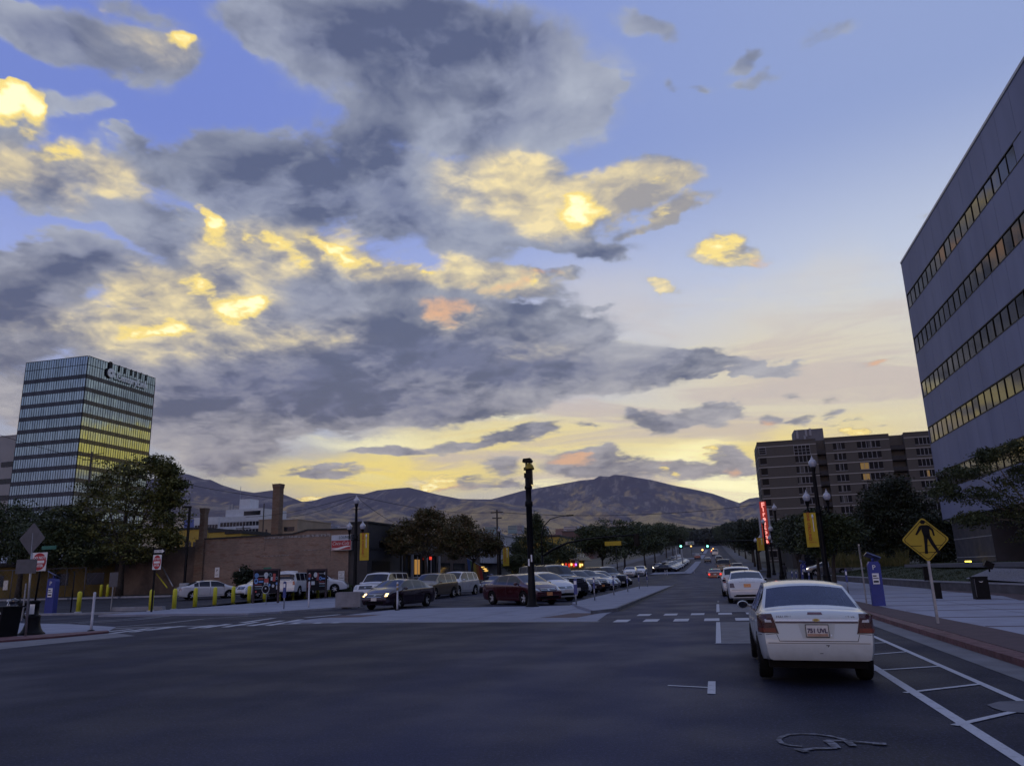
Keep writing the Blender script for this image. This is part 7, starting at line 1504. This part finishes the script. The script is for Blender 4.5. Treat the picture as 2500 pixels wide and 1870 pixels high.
# distant people on the right pavement
SKIN = mat('skin', (.25, .15, .11), .6, var=.1)
def person(label, x, y, z, c, s=1.):
    t = thing('person', label, 'person', (x, y, z), .3); mb = MB(); 
    V = {'pel': (0, 0, .95), 'ch': (0, .02, 1.35), 'nk': (0, 0, 1.52), 'hd': (0, 0, 1.68), 'kl': (-.1, -.08, .5), 'fl': (-.12, .08, .05), 'kr': (.1, .1, .5), 'fr': (.12, .0, .05), 'sl': (-.19, 0, 1.42), 'el': (-.25, .02, 1.15), 'hl': (-.24, -.1, .92), 'sr': (.19, 0, 1.42), 'er': (.25, .02, 1.15), 'hr': (.24, -.1, .92)}
    r_ = {'pel': .15, 'ch': .16, 'nk': .06, 'hd': .11, 'kl': .07, 'fl': .05, 'kr': .07, 'fr': .05, 'sl': .07, 'el': .05, 'hl': .04, 'sr': .07, 'er': .05, 'hr': .04}
    ks = list(V); me = bpy.data.meshes.new('body'); E_ = [('pel', 'ch'), ('ch', 'nk'), ('nk', 'hd'), ('pel', 'kl'), ('kl', 'fl'), ('pel', 'kr'), ('kr', 'fr'), ('ch', 'sl'), ('sl', 'el'), ('el', 'hl'), ('ch', 'sr'), ('sr', 'er'), ('er', 'hr')]
    me.from_pydata([V[k] for k in ks], [(ks.index(a), ks.index(b)) for a, b in E_], []); me.materials.append(c); o = bpy.data.objects.new('body', me); COL.objects.link(o); o.parent = t
    o.modifiers.new('s', 'SKIN'); o.modifiers.new('u', 'SUBSURF').levels = 1
    for k, v in zip(ks, me.skin_vertices[0].data): v.radius = (r_[k], r_[k])
    mb.lathe([(.02, 1.56), (.08, 1.60), (.115, 1.68), (.10, 1.76), (.03, 1.80)], 10); mb.build('hair', TXB, t)
person('person in dark clothes walking on the right pavement between the tree trunks', 6.6, 84, .13, mat('dark_clothes', (.03, .03, .04), .8, var=.2)); person('person in a dark coat standing near the far corner on the right', 7.0, 92, .13, mat('grey_clothes', (.05, .045, .05), .8, var=.2))
# motorcycle behind the bin
x, y = gp(38, 1512); t = thing('motorcycle', 'dark motorcycle parked behind the black bin at the left edge', 'motorcycle', (x, y, 0), RD(95))
for yy in (-.72, .72):
    mb = MB(); n = 24
    mb.tube([(0, yy+.29*cos(2*pi*i/n), .33+.29*sin(2*pi*i/n)) for i in range(n+1)], .055, 8, caps=False); w_ = mb.build('wheel', RUB, t)
    mb = MB()
    for k in range(8): a = pi*2*k/8; mb.cyl((0, yy, .33), (0, yy+.27*cos(a), .33+.27*sin(a)), .008, n=4)
    mb.lathe([(.05, -.06), (.05, .06)], 10, (0, yy, .33), 0, 'x'); mb.build('rim', CHROME, w_)
mb = MB(); mb.tube([(0, -.05, .92), (0, .2, .98), (0, .42, .93), (0, .5, .85)], [.10, .16, .15, .06], 12); mb.build('tank', mat('tank_dark', (.02, .02, .03), .2, var=.1, coat=.8), t)
mb = MB(); mb.tube([(0, -.85, .88), (0, -.55, .80), (0, -.25, .80), (0, -.02, .90)], [.05, .13, .14, .08], 10); mb.build('seat', TXB, t)
mb = MB(); mb.box(-.16, .16, -.2, .25, .32, .66); mb.lathe([(.12, -.2), (.12, .2)], 12, (0, .05, .62), 0, 'x'); mb.build('engine', CHROME, t)
mb = MB(); mb.tube([(.14, .2, .45), (.17, .1, .25), (.17, -.5, .28), (.17, -.95, .34)], [.03, .03, .04, .05], 8); mb.build('exhaust', CHROME, t)
mb = MB(); mb.tube([(.07, .72, .33), (.07, .45, 1.05)], .025, 6); mb.tube([(-.07, .72, .33), (-.07, .45, 1.05)], .025, 6); mb.build('fork', CHROME, t)
mb = MB(); mb.tube([(-.38, .22, 1.15), (-.15, .42, 1.12), (.15, .42, 1.12), (.38, .22, 1.15)], .018, 6); mb.build('handlebar', BLK, t)
mb = MB(); mb.lathe([(.02, .50), (.09, .53), (.10, .62), (.09, .64)], 12, (0, 0, .98), 0, 'y'); mb.build('headlight', HEADL, t)
# ---------------------------------------------------------------- the cars themselves
def R4(x0, x1, z0, z1): return [(x0, z0), (x1, z0), (x1, z1), (x0, z1)]
WHT = paint('paint_cream_white', (.47, .50, .52), .0, .35); WH2 = paint('paint_white', (.55, .56, .60), .0, .28); SIL = paint('paint_silver', (.30, .31, .34), .6, .3); MAR = paint('paint_maroon', (.060, .010, .014), .3, .22); DKG = paint('paint_dark_grey', (.030, .026, .036), .4, .22)
BLKP = paint('paint_black', (.010, .010, .014), .2, .18); TANP = paint('paint_tan', (.16, .13, .10), .5, .3); PLUM = paint('paint_plum_black', (.032, .020, .034), .4, .2); BRN = paint('paint_brown', (.05, .028, .03), .4, .25); NAV = paint('paint_navy', (.02, .024, .05), .4, .25); ORG = paint('paint_rust_red', (.18, .035, .02), .3, .3)
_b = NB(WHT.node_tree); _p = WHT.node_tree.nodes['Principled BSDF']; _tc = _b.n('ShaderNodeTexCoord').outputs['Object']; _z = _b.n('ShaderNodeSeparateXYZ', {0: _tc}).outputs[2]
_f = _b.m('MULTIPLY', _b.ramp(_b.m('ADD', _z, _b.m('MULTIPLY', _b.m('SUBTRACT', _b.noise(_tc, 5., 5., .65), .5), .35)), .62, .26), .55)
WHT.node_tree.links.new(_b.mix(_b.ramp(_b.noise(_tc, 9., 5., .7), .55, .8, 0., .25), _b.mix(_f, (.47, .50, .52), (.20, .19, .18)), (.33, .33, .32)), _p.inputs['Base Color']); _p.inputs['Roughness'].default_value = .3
# the near sedan, all its rear modelled
CAR['near'] = dict(CAR['sedan'], W=.87, T=[(0, .93), (.06, 1.0), (.16, 1.035), (.60, 1.085), (1.45, 1.41), (1.9, 1.455), (2.5, 1.46), (2.95, 1.42), (3.75, 1.06), (4.3, .94), (4.62, .80), (4.75, .62)], rw=(.66, 1.36), bump=.08, zb=.31)
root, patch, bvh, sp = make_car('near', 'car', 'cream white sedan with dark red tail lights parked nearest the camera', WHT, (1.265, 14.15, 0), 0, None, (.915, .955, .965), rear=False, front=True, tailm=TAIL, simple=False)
for o in list(root.children):
    if o.name.startswith('tail_light'): bpy.data.objects.remove(o)
TD = mat('tail_deep_red', (.042, .005, .005), .30, var=.3, scale=14, coat=.1, spec=.3); TO = mat('tail_orange_lens', (.15, .022, .008), .35, var=.35, scale=10, coat=.1, spec=.3)  # lower lens is plain orange, without emission
for s in (1, -1):
    q = lambda a: [(s*x, z) for x, z in a] if s == 1 else [(s*x, z) for x, z in a][::-1]
    tl = patch('tail_light', [q([(.565, .735), (.845, .735), (.845, .98), (.64, .99)])], TD, 'r', nx=18, nz=14, off=.010)
    patch('lens', [q([(.60, .745), (.83, .745), (.83, .80), (.61, .80)])], TO, 'r', tl, off=.015, nx=12, nz=4, skirt=.006)
    patch('reverse_lens', [q([(.65, .880), (.755, .880), (.75, .912), (.665, .915)])], TAILW, 'r', tl, off=.016, nx=8, nz=3, skirt=.006)
zsm = [(-.60, .985), (.60, .985)]
patch('boot_seam', [R4(-.565, .565, .622, .630), [(-.60, .72), (-.592, .72), (-.557, .626), (-.565, .626)], [(.592, .72), (.60, .72), (.565, .626), (.557, .626)], [(-.645, .98), (-.637, .98), (-.567, .73), (-.575, .73)], [(.637, .98), (.645, .98), (.575, .73), (.567, .73)]], SEAM, 'r', off=.002, nx=12, nz=2, skirt=.01)
patch('bumper_seam', [[(-.86, .700), (-.56, .728), (-.56, .734), (-.86, .706)], [(.56, .728), (.86, .700), (.86, .706), (.56, .734)]], SEAM, 'r', off=.002, nx=6, nz=1, skirt=.01)
cs_ = patch('chrome_strip', [R4(-.60, .60, .895, .922)], CHROME, 'r', off=.018, nx=16, nz=2, skirt=.03)
patch('shadow_strip', [R4(-.60, .60, .872, .892)], mat('plum_strip', (.06, .035, .06), .3, var=.1), 'r', off=.010, nx=16, nz=1, skirt=.02)
patch('badge', [[(-.055, .900), (.055, .900), (.045, .924), (-.045, .924)], [(-.025, .892), (.025, .892), (.025, .932), (-.025, .932)]], mat('badge_gold', (.35, .26, .10), .3, .8), 'r', cs_, off=.026, nx=2, nz=1, skirt=.01)
patch('plate_recess', [[(-.22, .665), (.22, .665), (.27, .865), (-.27, .865)]], mat('recess_white', (.40, .42, .42), .4, var=.05), 'r', off=.0015, nx=8, nz=4, skirt=.005)
pp = patch('plate', [R4(-.16, .16, .685, .845)], PLATE, 'r', off=.016, nx=1, nz=1, skirt=.012)
patch('plate_frame', [R4(-.168, .168, .677, .686), R4(-.168, .168, .844, .853), R4(-.168, -.160, .686, .844), R4(.160, .168, .686, .844)], TRIM, 'r', pp, off=.019, nx=1, nz=1, skirt=.015)
patch('plate_scene', [R4(-.15, .15, .69, .725)], mat('plate_muted', (.34, .19, .13), .5, var=.3, scale=14), 'r', pp, off=.0175, nx=1, nz=1, skirt=.002)
yr = bvh.ray_cast(Vector((0, -4, .76)), Vector((0, 1, 0)))[0].y
text('lettering', '751 UVL', .085, mat('plate_letters', (.05, .03, .10), .5, var=.1), pp, (0, yr-.024, .768), ext=.002, sx=.95, bold=.003)
patch('brake_lamp', [[(-.11, .985), (.11, .985), (.10, 1.015), (-.10, 1.015)]], mat('brake_plum', (.09, .02, .04), .25, var=.15, coat=.4), 'r', off=.006, nx=4, nz=1, skirt=.01)
yr = bvh.ray_cast(Vector((-.5, -4, .958)), Vector((0, 1, 0)))[0].y
text('lettering', 'MALIBU', .045, CHROME, root, (-.47, yr-.012, .958), ext=.003, sx=1.4); text('lettering', 'LT V6', .040, CHROME, root, (.50, yr-.012, .956), ext=.003, sx=1.3)
patch('bumper_line', [R4(-.82, .82, .592, .604)], mat('seam_soft', (.20, .21, .21), .5, var=.05), 'r', off=.002, nx=18, nz=1, skirt=.006)
patch('scuff', [[(.10, .565), (.15, .56), (.155, .575), (.11, .575)], [(.125, .545), (.135, .545), (.15, .575), (.14, .575)], [(.0, .455), (.05, .455), (.055, .463), (.01, .463)]], SEAM, 'r', off=.002, nx=2, nz=1, skirt=.004)
patch('lock', [[(.185, .695), (.205, .695), (.205, .715), (.185, .715)]], CHROME, 'r', off=.008, nx=1, nz=1, skirt=.006)
mb = MB(); mb.box(-.72, .72, -2.0, 2.0, .22, .36); mb.build('underbody', TXB, root)
root.rotation_euler = (0, RD(.9), 0); root.location.z = .012
NG = bpy.data.materials.new('see_through_glass'); NG.use_nodes = True; NG.node_tree.nodes.clear(); B = NB(NG.node_tree)
_t = B.n('ShaderNodeBsdfTransparent', {0: (.62, .65, .78, 1)}); _g = B.n('ShaderNodeBsdfGlossy', {0: (.72, .76, 1., 1), 'Roughness': .03}); _fr = B.m('ADD', B.m('MULTIPLY', B.n('ShaderNodeFresnel', {0: 1.38}).outputs[0], 1.0), .02)
_m = B.n('ShaderNodeMixShader', {0: _fr, 1: _t.outputs[0], 2: _g.outputs[0]}); B.n('ShaderNodeOutputMaterial', {0: _m.outputs[0]})
for o in root.children:
    if o.name.startswith(('windshield', 'rear_window', 'side_window')): o.data.materials[0] = NG
INT = mat('cabin_grey', (.045, .046, .06), .85, var=.2, scale=4)
mb = MB(); mb.box(-.80, .80, -1.9, 1.5, .50, .56); mb.box(-.62, .62, -1.86, -1.18, .94, 1.0); mb.box(-.70, .70, 1.05, 1.6, .56, .98); mb.box(-.70, .70, -1.30, -1.18, .5, .98); mb.build('cabin_floor', INT, root)
for sx_ in (-.36, .36):
    mb = MB(); T_ = Matrix.Translation((sx_, 0, 0)); mb.prism([(-.24, .60), (.24, .60), (.22, 1.12), (.16, 1.18), (-.16, 1.18), (-.22, 1.12)], -.18, -.02, T=T_ @ MT); f_ = mb.build('seat', INT, root)
    mb = MB(); mb.lathe([(.05, 1.17), (.12, 1.20), (.135, 1.28), (.12, 1.36), (.04, 1.38)], 12, (sx_, .08, 0)); mb.build('headrest', INT, f_)
    mb = MB(); mb.lathe([(.05, 1.0), (.13, 1.02), (.14, 1.09), (.11, 1.15), (.03, 1.16)], 12, (sx_*1.05, -1.14, 0)); mb.build('headrest', INT, root)
mb = MB(); mb.lathe([(.02, 0), (.09, .0), (.09, .02), (.02, .02)], 10, (0, 1.12, 1.30), 0, 'y'); mb.build('rear_view_mirror', INT, root)
# headrests and seats seen in the rear window as dull shapes on the inner side
# second white sedan, SUV ahead, moving cars
root, patch, bvh, sp = make_car('sedan', 'car', 'white sedan with wide smoked tail lights parked ahead of the nearest one', WH2, (1.28, 40.6, 0), 0, None, 1.02, rear=True, plate=PLATEO, tailm=mat('tail_smoked', (.085, .05, .075), .15, var=.4, scale=20, coat=.6))
patch('chrome_strip', [R4(-.35, .35, .93, .945)], CHROME, 'r', off=.01, nx=8, nz=1)
patch('diffuser', [[(-.60, .24), (.60, .24), (.52, .40), (-.52, .40)]], TXB, 'r', off=.012, nx=8, nz=2); mb = MB(); mb.tube([(0, -.8, 1.465), (0, -.87, 1.50), (0, -.95, 1.50)], [.02, .03, .01], 6); mb.build('aerial', TRIM, root)
make_car('suv', 'car', 'white SUV parked in front of the two white sedans', WH2, (1.05, 49.5, 0), 0, None, 1.0, rear=True)
r_, patch, _, _ = make_car('sedan', 'car', 'rust red sedan driving away in the far lane with its brake lights on', ORG, (*atY(1745, 1395, 108)[:2], 0), 0, None, 1.05, rear=True, tailm=BRAKE)
make_car('boxsuv', 'car', 'black van-like SUV parked far along the right kerb', BLKP, (*atY(1768, 1392, 128)[:2], float(hz(128))), 0, None, 1.2, rear=True)
make_car('sedan', 'car', 'small dark car driving far up the street', BLKP, (*atY(1729, 1380, 215)[:2], float(hz(215))), 0, None, 1.0, simple=True)
make_car('boxsuv', 'car', 'pale van far up the street in the right lane', SIL, (*atY(1748, 1372, 300)[:2], float(hz(300))), 0, None, 1.3, simple=True)
for k, (px, Yd, m, kd, lb) in enumerate(((1785, 135, DKG, 'sedan', 'dark grey car parked on the right beyond the black SUV'), (1800, 118, TANP, 'suv', 'tan car half hidden behind the white SUV at the right kerb'), (1758, 210, BLKP, 'suv', 'dark car parked far up the right kerb'), (1756, 240, SIL, 'sedan', 'silver car parked farthest up the right kerb'))):
    make_car(kd, 'car', lb, m, (*atY(px, 1390, Yd)[:2], float(hz(Yd))), 0, None, 1.0, simple=True)
a = atY(2012, 1396, 100); make_car('sedan', 'car', 'silver sedan with lit headlights crossing behind the right street trees', SIL, (a[0]+.5, 101, .4), RD(95), None, 1.1, lit='w')
# left carriageway
make_car('sedan', 'car', 'plum black sedan turning towards the camera with amber lit headlights', PLUM, (-17.2, 40.9, 0), RD(171), None, 1.07, lit=True, plate=PLATE)
def at_ground(px, py, z=0): return gp(px, py, z)
r_, patch, bvh, sp = make_car('boxsuv', 'car', 'white SUV with a chrome grille half hidden behind the plum black sedan', WH2, (-21.7, 48.6, .0), RD(178), None, 1.08, rack=True)
make_car('suv', 'car', 'tan grey small SUV parked behind the plum black sedan', TANP, (-20.7, 55.6, 0), RD(172), None, 1.10, rack=False)
root, patch, bvh, sp = make_car('suv', 'car', 'white luxury SUV with a black roof parked behind the tan one', WH2, (-20.9, 61.5, 0), RD(172), None, 1.16)
make_car('sedan', 'car', 'tan sedan mostly hidden between the white SUV and the maroon sedan', BRN, (-19.6, 69, 0), RD(176), None, 1.08)
# angled bays on the median, front row facing the meters
AN = RD(-132)
rows = [('sedan', MAR, 'maroon sedan parked nose-out beside the black signal post', 1.12, False, PLATEO), ('hatch', WH2, 'white rounded hatchback between the maroon sedan and the black SUV', 1.15, False, PLATE), ('boxsuv', BLKP, 'black boxy SUV with a roof rack in the median bays', 1.17, True, PLATE), ('suv', WH2, 'white crossover beyond the black boxy SUV', .98, False, PLATE), ('suv', BRN, 'dark brown crossover fifth in the median row', 1.04, True, PLATE), ('suv', DKG, 'dark grey crossover sixth in the median row', 1.06, True, PLATEO), ('hatch', SIL, 'silver hatchback seventh in the median row', 1.05, False, PLATE), ('suv', SIL, 'silver-grey crossover eighth in the median row', 1.0, False, PLATE), ('boxsuv', BLKP, 'tall black off-roader with a flat roof ninth in the median row', 1.12, False, PLATE), ('sedan', BLKP, 'black car at the far end of the median row', 1.05, False, PLATE)]
for k, (kd, m, lb, s_, rk, pl_) in enumerate(rows):
    y = 42.4+k*4.15; x = -10.6+(.25 if kd == 'hatch' else 0)
    make_car(kd, 'car', lb, m, (x, y, .012 if y > 1e9 else 0), AN, None, s_, rack=rk, plate=pl_)
# second island: a dozen dark cars
P2 = {}
cols = [('sedan', BLKP), ('suv', DKG), ('sedan', NAV), ('suv', SIL), ('hatch', BLKP), ('suv', WH2), ('sedan', DKG), ('hatch', SIL), ('suv', BLKP)]
for k in range(16):
    kd, m = cols[k % len(cols)]; y = 146+k*4.4; key = (kd, m.name); lb = 'parked car seen small in the bays of the second island'
    if key not in P2: P2[key] = make_car(kd, 'car', lb, m, (-8.9, y, float(hz(y))+.02), AN, 'cars in the bays of the second island', 1.0, simple=True)[0]
    else: dup(P2[key], lb, (-8.9, y, float(hz(y))+.02), AN)
# parked cars on the left kerb further up, oncoming car with its headlights on
for k, (px, Yd, m, kd, lb) in enumerate(((1540, 122, WH2, 'sedan', 'white sedan at the left kerb beyond the intersection, cut by the dark row'), (1564, 128, WH2, 'hatch', 'silver-white hatchback at the left kerb beyond the intersection'), (1622, 178, WH2, 'sedan', 'white car at the left kerb behind the oncoming headlights'), (1633, 196, BLKP, 'suv', 'black car at the left kerb between two pale ones'), (1642, 216, SIL, 'suv', 'silver car at the left kerb under the pale poles'), (1649, 238, WH2, 'sedan', 'white car far up the left kerb'), (1659, 275, SIL, 'sedan', 'last silver car far up the left kerb'))):
    a = atY(px, 1395, Yd); make_car(kd, 'car', lb, m, (a[0], Yd, float(hz(Yd))), RD(180), None, 1.1, simple=True)
a = atY(1608, 1400, 150); make_car('sedan', 'car', 'oncoming maroon car with blazing white headlights', BRN, (a[0], 150, float(hz(150))), RD(180), None, 1.15, lit='w')
a = atY(1714, 1378, 260); make_car('sedan', 'car', 'tiny red car with lit tail lights far up the street', ORG, (a[0]-1.2, 260, float(hz(260))), 0, None, 1.1, simple=True, tailm=BRAKE)
# parking lot cars
def lotcar(kd, lb, m, px, Yd, rz, s_, **kw): a = atY(px, 1450, Yd); return make_car(kd, 'car', lb, m, (a[0], Yd, zl(Yd)+.02), rz, None, s_, **kw)
r_, patch, bvh, sp = lotcar('sedan', 'white compact sedan parked in the lot before the brick wall', WH2, 508, 55.5, RD(-40), 1.0, rear=True)
for o_ in (): pass
root, patch, bvh, sp = lotcar('boxsuv', 'white boxy SUV seen from behind between the two painted boards', WH2, 722, 57.0, RD(8), 1.0, rear=True)
patch('rear_glass', [R4(-.62, .40, 1.22, 1.62)], GLASS, 'r', off=.012, nx=8, nz=3)
patch('rear_side_glass', [R4(.52, .74, 1.22, 1.60)], GLASS, 'r', off=.012, nx=2, nz=3)
lotcar('boxsuv', 'taller white SUV behind the left shoulder of the boxy one', WH2, 702, 61.5, RD(30), 1.04, simple=False)
lotcar('suv', 'white pickup-like car hidden behind the left painted board', WH2, 645, 55.5, RD(160), 1.0)
lotcar('suv', 'white car hidden behind the right painted board', WH2, 782, 60.5, RD(-70), 1.0)
# ---------------------------------------------------------------- air
mb = MB(); mb.box(-11000, 11000, -11000, 11000, -1.1, 1150)
hzm = bpy.data.materials.new('haze_air'); hzm.use_nodes = True; hzm.node_tree.nodes.clear(); B = NB(hzm.node_tree)
pv = B.n('ShaderNodeVolumePrincipled', {'Color': (.62, .66, .95, 1), 'Density': HAZE, 'Anisotropy': .0})
ou = hzm.node_tree.nodes.new('ShaderNodeOutputMaterial'); hzm.node_tree.links.new(pv.outputs[0], ou.inputs['Volume'])
o = mb.build('haze', hzm); o['kind'] = 'stuff'; hzm.cycles.homogeneous_volume = True
